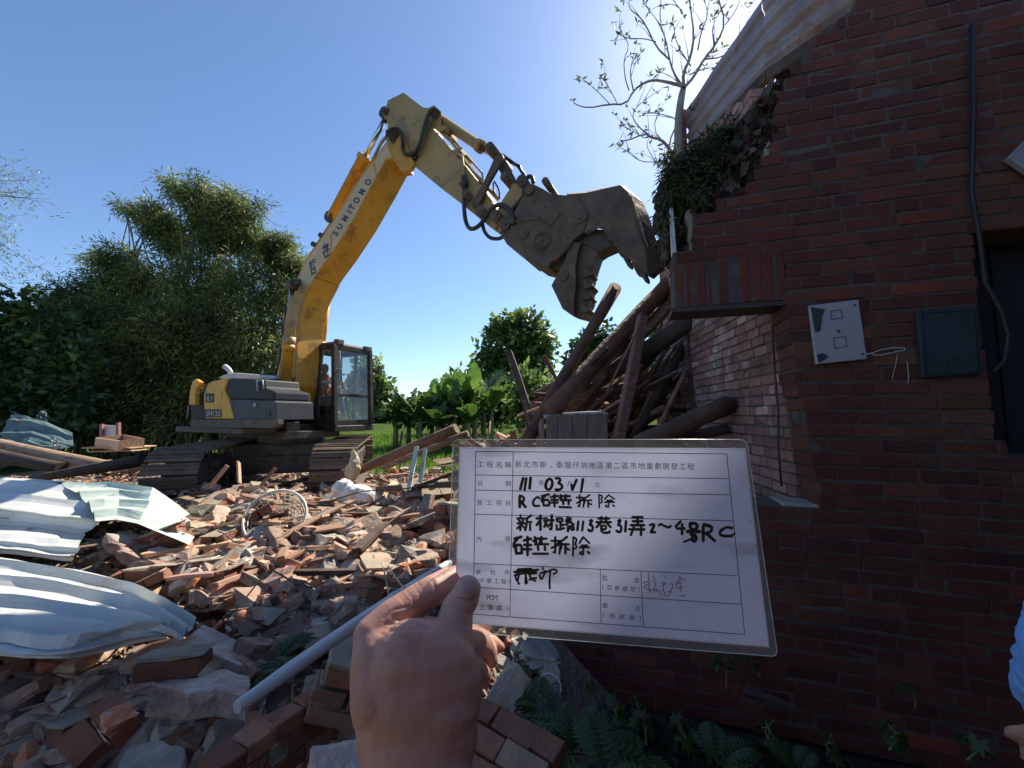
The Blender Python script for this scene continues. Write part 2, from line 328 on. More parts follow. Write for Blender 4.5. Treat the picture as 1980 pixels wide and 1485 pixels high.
# ------------------------------------------------------------------ ground
def lerp_tab(x, tab):
    if x <= tab[0][0]: return tab[0][1]
    for (a, b), (c, d) in zip(tab, tab[1:]):
        if x <= c: return b+(d-b)*(x-a)/(c-a)
    return tab[-1][1]
HT = [(-2, .15), (.8, .22), (1.3, .27), (1.8, .34), (2.5, .5), (3.2, .58), (3.8, .57), (4.4, .50), (5.5, .42), (6.2, .36), (7, .2), (10, .12), (14, 0)]
def sst(a, b, x): t = min(1, max(0, (x-a)/(b-a))); return t*t*(3-2*t)
def H(x, y, rough=True):
    h = lerp_tab(y, HT)
    k = sst(.05, .62, x)*(1-sst(2.0, 2.6, y)); h = h*(1-k)+k*.0
    h += .95*math.exp(-((x-1.15)**2/.6+(y-4.5)**2/1.6))*sst(2.2, 3.2, y)
    h += .10*math.exp(-((x+4.6)**2/3+(y-4.6)**2/.8))
    h -= .22*math.exp(-((x+1.7)**2/1.2+(y-1.35)**2/.12))*1.0
    h += .5*math.exp(-((x+.15)**2/.55+(y-5.1)**2/.7))
    if rough: h += .07*noise.fractal(Vector((x*1.7, y*1.7, 3)), 1.0, 2.0, 5)*(1-.6*k)
    e = sst(9, 13, y)+sst(9, 13, -x)+sst(3.6, 5.5, x); h *= max(0, 1-e)
    return h
def onray(px, py, lift=0):
    r = ray(px, py); t = .9
    while t < 60:
        p = CAM+r*t
        if p.z < H(p.x, p.y, False)+lift: return p
        t += .03
    return CAM+r*t
def grid(name, x0, x1, y0, y1, st, m, hf, origin=(0, 0, 0)):
    nx = int((x1-x0)/st)+1; ny = int((y1-y0)/st)+1; b = MB()
    b.v = [(x0+i*st, y0+j*st, hf(x0+i*st, y0+j*st)) for j in range(ny) for i in range(nx)]
    b.f = [(j*nx+i, j*nx+i+1, (j+1)*nx+i+1, (j+1)*nx+i) for j in range(ny-1) for i in range(nx-1)]
    b.c = [(1, 1, 1)]*len(b.f); b.sm = [True]*len(b.f); return b.build(name, m, fixn=False)
tag(grid('rubble_ground', -13, 5.4, -2, 13, .07, M['terrain'], lambda x, y: H(x, y)-.05), kind='structure')
g = MB(); R0 = 900
rings = [0, 8, 14, 22, 40, 80, 200, R0]; nseg = 40; vs = [(0, 0, -.12)]
for r in rings[1:]:
    for k in range(nseg):
        a = 2*math.pi*k/nseg; vs.append((r*math.cos(a), r*math.sin(a), -.12 if r < 15 else -.06+.05*math.sin(k)))
fs = [(0, 1+k, 1+(k+1) % nseg) for k in range(nseg)]
for i in range(len(rings)-2):
    for k in range(nseg):
        a = 1+i*nseg; b_ = a+nseg; fs.append((a+k, a+(k+1) % nseg, b_+(k+1) % nseg, b_+k))
g.add(vs, fs, sm=True); tag(g.build('ground', M['ground'], fixn=False), kind='structure')
def yardh(x, y): return -.03+.02*noise.noise(Vector((x*3, y*3, 1)))
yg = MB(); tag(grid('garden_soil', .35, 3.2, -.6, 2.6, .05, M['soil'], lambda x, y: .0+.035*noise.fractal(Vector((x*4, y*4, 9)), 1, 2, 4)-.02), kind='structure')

# ------------------------------------------------------------------ brick house
FP = Vector((1.43, 1.86, 0)); FD = Vector((-.956, .2934, 0)); FN = Vector((-.2934, -.956, 0))   # front wall: a point, its run to the left, its outward normal
def FW(t, z, d=0): return FP+FD*t+FN*d+Vector((0, 0, z))
def ft(px, py):
    p = PP(px, py, FP, FN); return (p-FP).dot(FD), p.z
house = empty('brick_house', (1.6, 2.3, 0))
tag(house, 'dark red brick house being demolished, its front wall torn open at the left', 'house')
FPOLY = [(1298, 490), (1340, 484), (1340, 404), (1385, 398), (1386, 378), (1444, 368), (1462, 330), (1492, 285), (1497, 200), (1528, 140), (1575, 85), (1640, 30), (1690, -25), (1700, -420), (2700, -420), (2700, 1900), (1066, 1900), (1074, 1240), (1080, 968), (1452, 985), (1590, 978), (1570, 890), (1545, 760), (1516, 578), (1326, 594)]
DOOR = [(1884, 462), (2400, 400), (2400, 900), (1990, 880), (1935, 862)]
SOLD = [(1304, 500), (1519, 489), (1516, 578), (1326, 594)]
def brickcol(orange=.03, lo=.84, hi=1.14):
    v = rnd(lo, hi); r = random.random()
    if r < orange: return (1.9*v, 1.55*v, 1.3*v)
    if r < orange+.04: return (.72*v, .74*v, .8*v)
    if r < orange+.26: return (1.25*v, 1.35*v, 1.2*v)
    return (v, v*rnd(.9, 1.1), v*rnd(.9, 1.15))
def brick_rows(fn, test, t0, t1, z0, z1, row, blen, depth, bcol, mort, bricks, proud=.006, step=.012, slope=0, ragged=.0):
    nr = int((z1-z0)/row)
    Rb = None
    ex = (fn(1, 0)-fn(0, 0)).normalized(); nn = (fn(0, 0, 1)-fn(0, 0, 0)).normalized(); R = Matrix((ex, nn, Vector((0, 0, 1)))).transposed()
    for k in range(nr):
        z = z0+row*(k+.5); spans = []; t = t0; cur = None
        while t <= t1:
            if test(t, z):
                if cur is None: cur = t
            elif cur is not None: spans.append((cur, t)); cur = None
            t += step
        if cur is not None: spans.append((cur, t1))
        for a, b in spans:
            if b-a < .03: continue
            a += rnd(-ragged, ragged); b += rnd(-ragged, ragged)
            mort.box(fn((a+b)/2, z, -depth/2-.001), (b-a-.022, depth, row), R)
            off = (blen*.5 if k % 2 else 0)+rnd(-.03, .03)
            s = a-((a-t0+off) % blen); 
            while s < b:
                L_ = blen if random.random() > .25 else blen*.5
                p, q = max(s, a), min(s+L_, b); s += L_
                if q-p < .025: continue
                dz = rnd(-.002, .002)
                bricks.box(fn((p+q)/2, z+dz, -depth/2+proud+rnd(-.003, .003)), (q-p-.009, depth-.006, row-.009-rnd(0, .003)), R, .0027, bcol())
mort = MB(); br = MB()
def tf(t, z):
    x, y, _ = proj(FW(t, z))
    return inpoly(x, y, FPOLY) and not inpoly(x, y, DOOR) and not inpoly(x, y, SOLD)
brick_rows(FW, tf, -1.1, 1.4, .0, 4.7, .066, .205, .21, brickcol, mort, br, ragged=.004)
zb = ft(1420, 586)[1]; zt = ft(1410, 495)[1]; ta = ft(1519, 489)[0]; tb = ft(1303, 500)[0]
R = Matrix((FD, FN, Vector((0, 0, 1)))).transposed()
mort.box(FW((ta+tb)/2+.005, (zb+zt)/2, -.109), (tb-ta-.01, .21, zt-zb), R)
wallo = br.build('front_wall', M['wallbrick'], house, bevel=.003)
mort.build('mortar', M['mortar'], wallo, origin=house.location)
sb = MB(); n = 10; wdt = (tb-ta)/n
for k in range(n):
    sb.box(FW(ta+wdt*(k+.5), (zb+zt)/2+rnd(-.004, .004), -.104+rnd(-.003, .003)), (wdt-.012, .205, zt-zb-.008), R, .002, (1.5*rnd(.7, 1.15), 1.25*rnd(.8, 1.1), 1.1))
sb.build('lintel', M['wallbrick'], house, bevel=.004)
ls = MB(); ls.box(FW((ta+tb)/2+.01, zb-.014, -.10), (tb-ta+.02, .19, .022), R, .003); ls.build('lintel_plate', M['darksteel'], house)
s0 = ft(1596, 985); s1 = ft(1448, 992)
sl_ = MB(); sl_.box(FW(s0[0]+.085, s0[1]+.0, -.10), (.17, .18, .03), R, .006); sl_.build('sill', M['concrete'], house, bevel=.004)
# panel painted near-black for the unlit room behind the doorway
dt0, dz0 = ft(1935, 862); dt1, dz1 = ft(1884, 462)
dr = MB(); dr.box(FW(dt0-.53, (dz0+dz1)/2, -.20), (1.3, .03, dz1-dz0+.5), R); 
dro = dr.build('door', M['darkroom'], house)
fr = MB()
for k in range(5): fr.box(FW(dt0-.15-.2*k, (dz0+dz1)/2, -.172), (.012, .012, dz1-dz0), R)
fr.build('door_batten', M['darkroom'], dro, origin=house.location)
# side wall running away from the front wall; its left face is seen through the opening
SP = Vector((1.507, 2.066, 0)); SDr = Vector((.12, .9928, 0)); SN = Vector((-.9928, .12, 0))
def SW(t, z, d=0): return SP+SDr*t+SN*d+Vector((0, 0, z))
SEND = [(-.5, 3.0), (2.5, 2.86), (2.9, 2.72), (3.3, 2.9), (3.7, 2.78), (4.3, 2.75), (4.5, 2.65)]
jag = [rnd(-.05, .05) for _ in range(90)]
STOP = [(1270, 700), (1282, 352), (1300, 318), (1345, 280), (1400, 226), (1440, 186), (1478, 145), (1540, 95), (1640, 5), (1700, -60), (1900, -300), (2600, -300), (2600, 900), (1270, 900)]
def ts(t, z):
    if t < .25 and z > 3.0: return False
    x, y, _ = proj(SW(t, z))
    if z > 2 and not inpoly(x, y+14*jag[int(t*8) % 90]*8, STOP): return False
    return t < lerp_tab(z, SEND)+jag[int(z/.066) % 90]
def sidecol():
    v = rnd(.8, 1.25); r = random.random()
    if r < .1: return (2.3*v, 2.4*v, 2.5*v)
    if r < .35: return (1.6*v, 1.5*v, 1.45*v)
    return (1.35*v, 1.15*v, 1.1*v)
M['sidebrick'] = mat('faded_side_brick', (.16, .09, .075), (.26, .165, .14), 3, rough=.92, bump=.5, bscale=40, bdist=.004, attr=True, c3=(.30, .27, .26), s3=1.6, t3=.53)
mo2 = MB(); b2 = MB(); brick_rows(SW, ts, 0, 3.2, 0, 4.6, .062, .15, .2, sidecol, mo2, b2, ragged=.004)
sw = b2.build('side_wall', M['sidebrick'], house, bevel=.003); mo2.build('mortar', M['mortar'], sw, origin=house.location)
# crumbling plaster, broken wall core and boards along the torn top edge
M['sidebrick2'] = mat('weathered_plaster', (.16, .12, .10), (.30, .25, .22), 9, rough=.95, bump=.8, bscale=30, c3=(.10, .06, .045), s3=7, t3=.52)
M['corebits'] = mat('broken_brick_core', (.8, .8, .8), (1.1, 1.1, 1.1), 10, rough=.95, bump=.5, attr=True)
def fpatch(name, poly, m, d0=.0, d1=-.16, jit=.0, par=house):
    A = []; B = []
    for (x, y) in poly:
        t, z = ft(x, y); A.append(FW(t, z, d0)); B.append(FW(t, z, d1))
    b = MB(); b.loft(A, B); return b.build(name, m, par, bevel=.004)
def jag_out(poly, amp=5, n=4):
    out = []
    for (x0, y0), (x1, y1) in zip(poly, poly[1:]+poly[:1]):
        for k in range(n): t = k/n; out.append((x0+(x1-x0)*t+rnd(-amp, amp)*(k > 0), y0+(y1-y0)*t+rnd(-amp, amp)*(k > 0)))
    return out
fpatch('plaster_patch', jag_out([(1387, 380), (1380, 345), (1386, 322), (1400, 300), (1424, 312), (1436, 300), (1443, 340), (1441, 370)]), M['sidebrick2'], -.10, -.2)
fpatch('plaster_patch', jag_out([(1470, 334), (1474, 300), (1488, 268), (1493, 280), (1483, 336)], 3), M['concrete'], -.01, -.1)
fpatch('plaster_patch', jag_out([(1338, 484), (1334, 440), (1328, 402), (1336, 396), (1344, 420), (1340, 452), (1342, 484)], 3), M['concrete'], -.03, -.1)
fpatch('board', [(1296, 392), (1304, 391), (1311, 486), (1300, 488)], M['whiteboard'], -.05, -.08)
def core(poly, n, d0, d1, cols, s0, s1):
    b = MB(); xs = [p[0] for p in poly]; ys = [p[1] for p in poly]; k = 0
    while k < n:
        x, y = rnd(min(xs), max(xs)), rnd(min(ys), max(ys))
        if not inpoly(x, y, poly): continue
        t, z = ft(x, y); c = random.choice(cols); v = rnd(.6, 1.3); long = random.random() < .3
        b.box(FW(t, z, rnd(d1, d0)), (rnd(s0, s1)*(.5 if long else 1), rnd(s0, s1), rnd(s0, s1)*(2.2 if long else .8)), randR(), .009, (c[0]*v, c[1]*v, c[2]*v)); k += 1
    return b.build('broken_wall_core', M['corebits'], house, fixn=False)
def randR(): return Matrix.Rotation(rnd(-.7, .7), 3, 'Z') @ Matrix.Rotation(rnd(-.7, .7), 3, 'X') @ Matrix.Rotation(rnd(-.5, .5), 3, 'Y')
CC = [(.075, .03, .022), (.05, .035, .028), (.11, .085, .065), (.04, .028, .022), (.09, .04, .028)]
core([(1276, 345), (1300, 326), (1345, 300), (1388, 290), (1432, 300), (1442, 368), (1388, 380), (1384, 398), (1341, 404), (1338, 484), (1312, 488), (1308, 400), (1296, 396), (1298, 486), (1286, 470), (1274, 420)], 420, -.10, -.26, CC, .02, .06)
core([(1400, 300), (1440, 240), (1470, 190), (1495, 160), (1520, 135), (1545, 110), (1530, 145), (1500, 205), (1496, 285), (1470, 330), (1446, 366), (1436, 320)], 330, -.02, -.2, CC, .02, .06)
for yy in (0,):
    core([(1296, 392), (1342, 392), (1342, 486), (1298, 488)], 60, -.16, -.2, CC, .04, .08)
# corrugated sheets on the side of the roof
def sheet_strip(name, TL, TR, BR_, BL, nribs, amp, m, par, nu=24, thick=.0, seed=0):
    b = MB(); N = nribs*8; TL, TR, BR_, BL = map(Vector, (TL, TR, BR_, BL)); nrm = (TR-TL).cross(BL-TL).normalized()
    vs = []
    for i in range(nu+1):
        u = i/nu
        for k in range(N+1):
            v = k/N; p = (TL*(1-u)+TR*u)*(1-v)+(BL*(1-u)+BR_*u)*v
            ph = (v*nribs) % 1; prof = max(0, min(1, 4*abs(ph-.5)-.6))
            p = p+nrm*(amp*prof+.02*noise.noise(Vector((u*3, v*3, seed)))); vs.append(p)
    fs = [(i*(N+1)+k, i*(N+1)+k+1, (i+1)*(N+1)+k+1, (i+1)*(N+1)+k) for i in range(nu) for k in range(N)]
    b.add(vs, fs); o = b.build(name, m, par, fixn=False)
    md = o.modifiers.new('solid', 'SOLIDIFY'); md.thickness = .004; return o
q1, q2 = P(1322, 214, 4.6), P(1330, 292, 4.6)
e1, e2 = P(1472, -4, 3.15), P(1478, 136, 3.3)
f1, f2 = P(1600, -190, 2.5), P(1720, -30, 2.5)
sheet_strip('roof_sheet', q1, e1, e2, q2, 4, .022, M['roofsheet'], house)
sheet_strip('roof_sheet', e1+Vector((0, 0, .003)), f1, f2, e2+Vector((0, 0, .003)), 4, .022, M['roofsheet'], house, seed=3)
b = MB(); b.loft([P(1312, 206, 4.6), P(1326, 212, 4.6), P(1330, 300, 4.6), P(1312, 306, 4.6)], [P(1312, 206, 4.63), P(1326, 212, 4.63), P(1330, 300, 4.63), P(1312, 306, 4.63)]); b.build('fascia', M['redmetal'], house)
b = MB(); b.beam(q2+Vector((.03, .0, -.05)), e2+Vector((.03, 0, -.05)), .06, .1); b.beam(e2+Vector((.03, 0, -.05)), f2+Vector((.03, 0, -.05)), .06, .1, c=(.9, .9, .9)); b.build('roof_beam', M['darkwood'], house)
# unseen walls and eaves added right and behind to darken the shade
def shadebrick():
    m = bpy.data.materials.new('wing_brick'); t, N, L = nt(m); b = N['Principled BSDF']; tc = N.new('ShaderNodeTexCoord'); mp = N.new('ShaderNodeMapping'); mp.inputs['Rotation'].default_value = (math.pi/2, 0, 0); bt = N.new('ShaderNodeTexBrick')
    L.new(tc.outputs['Object'], mp.inputs[0]); L.new(mp.outputs[0], bt.inputs[0]); bt.inputs['Scale'].default_value = 1; bt.inputs['Brick Width'].default_value = .205; bt.inputs['Row Height'].default_value = .066; bt.inputs['Mortar Size'].default_value = .006
    bt.inputs['Color1'].default_value = (.055, .018, .013, 1); bt.inputs['Color2'].default_value = (.09, .03, .02, 1); bt.inputs['Mortar'].default_value = (.07, .055, .047, 1); L.new(bt.outputs[0], b.inputs['Base Color']); b.inputs['Roughness'].default_value = .95
    bp = N.new('ShaderNodeBump'); bp.inputs['Distance'].default_value = .006; bp.invert = True; L.new(bt.outputs['Fac'], bp.inputs['Height']); L.new(bp.outputs[0], b.inputs['Normal']); return m
M['wing'] = shadebrick()
w0 = FW(-1.13, 0, -.1)
b = MB(); b.beam(Vector((2.62, -3.4, 1.6)), Vector((2.62, w0.y-.12, 1.6)), .22, 3.2, UP); b.beam(Vector((-3.2, -3.3, 1.5)), Vector((2.5, -3.3, 1.5)), .22, 3.0, UP); b.build('wing_wall', M['wing'], house)
b = MB(); b.beam(Vector((2.75, -3.4, 3.28)), Vector((2.75, w0.y-.1, 3.28)), .7, .14, UP); b.beam(Vector((-3.4, -3.4, 3.08)), Vector((2.38, -3.4, 3.08)), .7, .14, UP); b.build('wing_eave', M['darkwood'], house)
# things fixed to the front wall
def wallboard(name, c4, m, thick, lift):
    A = []; B = []
    for x, y in c4:
        t, z = ft(x, y); A.append(FW(t, z, lift+thick)); B.append(FW(t, z, lift))
    b = MB(); b.loft(A, B); return b, sum(A, Vector())/4
def Z7(x, y): return (1500+x/4.125, 540+y/4.125)
c4 = [Z7(246, 222), Z7(634, 176), Z7(702, 642), Z7(304, 684)]
b, c0 = wallboard('m', c4, M['board'], .022, .008)
mb_ = b.build('meter_board', M['board'], bevel=.003, origin=c0)
tag(mb_, 'grey-white electric meter mounting board hung crooked on the brick wall', 'meter board')
def wline(pts, r, lift): return [FW(*ft(*Z7(x, y)), lift) for x, y in pts]
lm = MB()
for q in ([(410, 268), (496, 256), (506, 320), (420, 332)], [(434, 478), (528, 466), (538, 546), (444, 558)]):
    p = wline(q+[q[0]], 0, .0315)
    for a, c in zip(p, p[1:]): lm.beam(a, c, .0022, .002, FN)
lm.build('knockout', M['darksteel'], mb_)
lm = MB(); cc = FW(*ft(*Z7(472, 424)), .03); lm.cyl(cc, cc+FN*.006, .006, 12)
for x, y in ((598, 220), (660, 604), (345, 636)): cc = FW(*ft(*Z7(x, y)), .029); lm.cyl(cc, cc+FN*.008, .004, 8)
lm.build('screw', M['darksteel'], mb_)
lm = MB()
for poly in ([(256, 235), (345, 250), (368, 256), (345, 300), (330, 425), (290, 430)], [(305, 610), (345, 596), (395, 622), (360, 650), (318, 670)]):
    A = [FW(*ft(*Z7(x, y)), .0335) for x, y in poly]; B = [FW(*ft(*Z7(x, y)), .0285) for x, y in poly]; lm.loft(A, B)
lm.build('old_tape', M['greenboard'], mb_)
b = MB(); b.tube(wline([(690, 606), (740, 596), (800, 572), (900, 556), (985, 556), (985, 575), (900, 592), (800, 614), (745, 612), (735, 600)], 0, .035), .0025, 6)
b.tube(wline([(960, 600), (940, 690), (915, 800)], 0, .012), .0015, 5); b.tube(wline([(1035, 660), (1045, 780), (1040, 840)], 0, .012), .0015, 5)
tag(b.build('twine', M['twine'], origin=cc), 'white twine loop hanging between the two meter boards', 'twine')
c4 = [Z7(1085, 262), Z7(1560, 228), Z7(1600, 760), Z7(1130, 790)]
b, c0 = wallboard('m', c4, M['greenboard'], .025, .008); gb = b.build('meter_board', M['greenboard'], bevel=.003, origin=c0)
tag(gb, 'dark green meter mounting board on the brick wall next to the doorway', 'meter board')
b = MB(); p = wline([(1315, 650), (1405, 640), (1410, 690), (1320, 700), (1315, 650)], 0, .034)
for a, c in zip(p, p[1:]): b.beam(a, c, .002, .002, FN)
p = wline([(1130, 285), (1535, 262), (1570, 745), (1160, 768), (1130, 285)], 0, .0335)
for a, c in zip(p, p[1:]): b.beam(a, c, .004, .003, FN)
b.build('knockout', M['hood'], gb)
b = MB(); b.tube([FW(*ft(x, y), .03) for x, y in ((1868, 60), (1872, 220), (1868, 380), (1884, 470), (1893, 550), (1922, 600), (1938, 650), (1930, 700), (1908, 722))], .009, 10)
tag(b.build('cable', M['black'], origin=FW(*ft(1872, 400))), 'thick grey cable hanging down the brick wall beside the doorway', 'cable')
b = MB(); b.tube([P(x, y, d) for x, y, d in ((1486, 560, 2.05), (1492, 600, 2.12), (1497, 700, 2.14), (1505, 800, 2.12), (1505, 870, 2.10), (1511, 940, 2.08))], .0055, 8)
tag(b.build('cable', M['hose'], origin=P(1505, 800, 2.1)), 'thin dark cable hanging down inside the window opening', 'cable')
A = [FW(*ft(x, y), .02) for x, y in ((1930, 318), (1990, 258), (2060, 330), (2010, 372))]; B = [p+FN*.03 for p in A]
b = MB(); b.loft(A, B); tag(b.build('meter_board', M['greymetal'], origin=A[0], bevel=.003), 'grey metal plate cut off by the right edge, above the doorway', 'metal plate')
# broken mortar on the sill's end
b = MB()
for k in range(14):
    p = P(rnd(1425, 1462), rnd(960, 985), 2.05); b.box(p, (rnd(.02, .05), rnd(.02, .05), rnd(.01, .025)), Matrix.Rotation(rnd(0, 3), 3, 'Z'), .006)
b.build('mortar_crumbs', M['concrete'], house)
# ------------------------------------------------------------------ organic bodies: tapered limbs fused into one skin
def ring_tube(b, pts, rs, n=20, sq=1.0):
    "closed tapered tube with rounded ends; sq squashes it along world y"
    P_ = []; R_ = []
    pts = [Vector(p) for p in pts]
    d0 = (pts[0]-pts[1]).normalized(); d1 = (pts[-1]-pts[-2]).normalized()
    for a in (85, 60, 35, 15): P_.append(pts[0]+d0*(math.sin(math.radians(a))*rs[0])); R_.append(math.cos(math.radians(a))*rs[0])
    for i in range(len(pts)):
        P_.append(pts[i]); R_.append(rs[i])
        if i < len(pts)-1:
            for k in (1, 2): P_.append(pts[i].lerp(pts[i+1], k/3)); R_.append(rs[i]+(rs[i+1]-rs[i])*k/3)
    for a in (15, 35, 60, 85): P_.append(pts[-1]+d1*(math.sin(math.radians(a))*rs[-1])); R_.append(math.cos(math.radians(a))*rs[-1])
    o = len(b.v); b.tube(P_, R_, n)
    if sq != 1:
        for i, p in enumerate(P_):
            for k in range(n):
                v = b.v[o+i*n+k]; b.v[o+i*n+k] = (v[0], p.y+(v[1]-p.y)*sq, v[2])
def ellip(b, c, ax, n=20, X=Vector((1, 0, 0)), Z=Vector((0, 0, 1))):
    c = Vector(c); Y = Z.cross(X).normalized(); m = 10; vs = []
    for i in range(m+1):
        a = math.pi*(i+.15)/(m+.3)-math.pi/2
        for k in range(n):
            t = 2*math.pi*k/n; vs.append(c+X*(ax[0]*math.cos(a)*math.cos(t))+Y*(ax[1]*math.cos(a)*math.sin(t))+Z*(ax[2]*math.sin(a)))
    fs = [(i*n+k, i*n+(k+1) % n, (i+1)*n+(k+1) % n, (i+1)*n+k) for i in range(m) for k in range(n)]
    b.add(vs, fs+[list(range(n))[::-1], list(range(m*n, m*n+n))], sm=True)
def fuse(name, b, voxel, smooth, m, parent=None, origin=(0, 0, 0), deform=None):
    ob = b.build('tmp', m, origin=origin)
    r = ob.modifiers.new('r', 'REMESH'); r.mode = 'VOXEL'; r.voxel_size = voxel; r.use_smooth_shade = True
    s = ob.modifiers.new('s', 'SMOOTH'); s.factor = .6; s.iterations = smooth
    bpy.context.view_layer.update(); dg = bpy.context.evaluated_depsgraph_get()
    me = bpy.data.meshes.new_from_object(ob.evaluated_get(dg)); me.name = name
    bpy.data.objects.remove(ob)
    if deform: deform(me, Vector(origin))
    if not me.materials: me.materials.append(m)
    o = bpy.data.objects.new(name, me); col.objects.link(o)
    if parent: o.parent = parent
    else: o.location = origin
    o['_o'] = list(origin); return o
def hp(x, y, Y): return P(x, y, Y)
def chain(b, lst, sq=1.0, n=22):
    pts = [P(x, y, Y) for x, y, Y, r in lst]; rs = [r*Y/F for x, y, Y, r in lst]; ring_tube(b, pts, rs, n, sq)
# the hand holding the card ------------------------------------------------
HO = P(810, 1480, .255)
hb = MB()
ellip(hb, P(808, 1338, .268), (.0435, .026, .046)); ellip(hb, P(808, 1400, .263), (.039, .026, .05))
chain(hb, [(806, 1440, .262, 101), (807, 1485, .257, 96), (812, 1600, .245, 103), (822, 1800, .225, 126), (835, 2300, .19, 160)], .8)
chain(hb, [(748, 1340, .266, 64), (727, 1262, .272, 47), (716, 1226, .277, 33)])
chain(hb, [(716, 1226, .277, 32), (757, 1192, .287, 31), (800, 1165, .297, 29.5), (834, 1143, .304, 27)])
chain(hb, [(834, 1143, .305, 27), (858, 1130, .316, 25), (884, 1119, .328, 23), (912, 1112, .335, 21)])
chain(hb, [(850, 1350, .268, 78), (866, 1290, .273, 57), (874, 1240, .278, 41), (877, 1208, .283, 35), (884, 1178, .288, 32), (898, 1156, .2915, 28), (904, 1139, .2925, 25)])
chain(hb, [(800, 1262, .292, 60), (870, 1240, .318, 40), (905, 1222, .331, 21), (926, 1216, .333, 15), (940, 1210, .332, 10)])
chain(hb, [(850, 1290, .292, 60), (900, 1255, .308, 34), (927, 1250, .314, 25), (944, 1264, .313, 18), (949, 1276, .311, 13)])
chain(hb, [(925, 1240, .322, 20), (950, 1243, .324, 14), (968, 1252, .323, 8.5)])
chain(hb, [(885, 1320, .285, 45), (922, 1296, .297, 21), (937, 1305, .298, 14), (937, 1321, .297, 10)])
CRE = [([(700, 1232), (722, 1222), (742, 1226)], 3, .0006), ([(806, 1124), (818, 1142), (820, 1166)], 2, .0005), ([(776, 1146), (790, 1162), (794, 1180)], 2, .0004), ([(852, 1176), (878, 1170), (908, 1190)], 2.6, .0007), ([(856, 1184), (880, 1178), (905, 1199)], 2.0, .0004), ([(872, 1160), (895, 1166), (914, 1163)], 2, .0003),
       ([(762, 1192), (795, 1202), (828, 1216)], 4, .0014), ([(752, 1218), (790, 1216), (826, 1217)], 4, .0011), ([(745, 1205), (775, 1207)], 3, .0007), ([(742, 1196), (762, 1178), (790, 1172)], 3, .0006),
       ([(800, 1130), (812, 1150), (812, 1175)], 2.2, .0004), ([(770, 1150), (782, 1165), (786, 1182)], 2.2, .0004), ([(786, 1142), (798, 1158), (800, 1176)], 2.2, .0004), ([(836, 1122), (843, 1138), (842, 1152)], 2.5, .0008)]
def hand_deform(me, o):
    segs = []
    for pl, wd, dp in CRE:
        for a, c in zip(pl, pl[1:]): segs.append((a, c, wd, dp))
    nr = [v.normal.copy() for v in me.vertices]
    for v, n_ in zip(me.vertices, nr):
        p = v.co+o; x, y, f = proj(p)
        if n_.dot(p-CAM) > 0 or not (735 < x < 925 and 1110 < y < 1230): pass
        else:
            d = 0
            for a, c, wd, dp in segs:
                ax, ay = a; bx, by = c; L2 = (bx-ax)**2+(by-ay)**2
                t = max(0, min(1, ((x-ax)*(bx-ax)+(y-ay)*(by-ay))/L2)); q = (x-ax-t*(bx-ax))**2+(y-ay-t*(by-ay))**2
                d = max(d, dp*math.exp(-q/(wd*wd))) if q < 9*wd*wd else d
            v.co -= n_*d
        k = noise.noise(v.co*60)*.0006+noise.noise(v.co*22)*.0012; v.co += n_*k
hand = fuse('person', hb, .00125, 5, M['skin'], origin=HO, deform=hand_deform)
tag(hand, 'left hand and bare forearm holding the laminated card by its lower left corner', 'person')
from mathutils.bvhtree import BVHTree
bpy.context.view_layer.update()
bv = BVHTree.FromPolygons([v.co+HO for v in hand.data.vertices], [list(p.vertices) for p in hand.data.polygons])
def skinpt(px, py, lift):
    r = ray(px, py).normalized(); h = bv.ray_cast(CAM, r)
    return (h[0]+h[1]*lift) if h[0] else None
nb = MB(); G = []; NU, NV = 12, 12
for j in range(NV+1):
    row = []; v = j/NV; hw = 20.5*(math.sin(min(1, (v+.06)*3.2)*math.pi/2))**.8*(1-.1*v)
    for i in range(NU+1):
        u = i/NU*2-1; cx = 905-4*v; 
        px = cx+u*hw; py = 1117+v*42+(u*u)*(-4*v if v > .7 else 0)
        row.append(skinpt(px, py, .0007-.0004*u*u))
    G.append(row)
if all(p is not None for r in G for p in r):
    nb.add([p for r in G for p in r], [(j*(NU+1)+i, j*(NU+1)+i+1, (j+1)*(NU+1)+i+1, (j+1)*(NU+1)+i) for j in range(NV) for i in range(NU)], sm=True)
    no = nb.build('thumbnail', M['nail'], hand); sm_ = no.modifiers.new('s', 'SMOOTH'); sm_.iterations = 4; md = no.modifiers.new('t', 'SOLIDIFY'); md.thickness = .0004
# ------------------------------------------------------------------ the laminated card
CQ = Vector((-.04328, .30758, 1.47682)); CN = Vector((.19983, .9752, .09511)).normalized()
def CP(x, y, lift=0): return PP(x, y, CQ, CN)-CN*lift
def Z4(x, y): return (860+x/3, 830+y/3)
CO = CP(1180, 1050); card = empty('notice_card', CO)
tag(card, 'laminated white site record card with printed form and black handwriting, held in the hand', 'notice card')
TH = .00035
pc = [(888, 865), (1442, 867), (1488, 1252), (879, 1204)]
b = MB(); b.loft([CP(x, y, 0) for x, y in pc], [CP(x, y, -.0003) for x, y in pc]); b.build('paper', M['paper'], card)
def rounded(pts, r):
    out = []; n = len(pts)
    for i in range(n):
        a, c, d = Vector(pts[i-1]), Vector(pts[i]), Vector(pts[(i+1) % n]); u = (a-c).normalized(); v = (d-c).normalized()
        for k in range(7):
            t = k/6; out.append(tuple((c+u*r)*(1-t)**2+c*2*t*(1-t)+(c+v*r)*t*t))
    return out
oc = rounded([(876, 850), (1444, 850), (1504, 1270), (864, 1220)], 14)
lam = MB(); nn_ = len(oc)
ic = []
for (x, y) in oc:   # matching inner loop on the paper's edge
    k = min(range(4), key=lambda q: (pc[q][0]-x)**2+(pc[q][1]-y)**2); ic.append((pc[k][0]+(3 if k in (0, 3) else -3), pc[k][1]+(3 if k < 2 else -3)))
vs = []
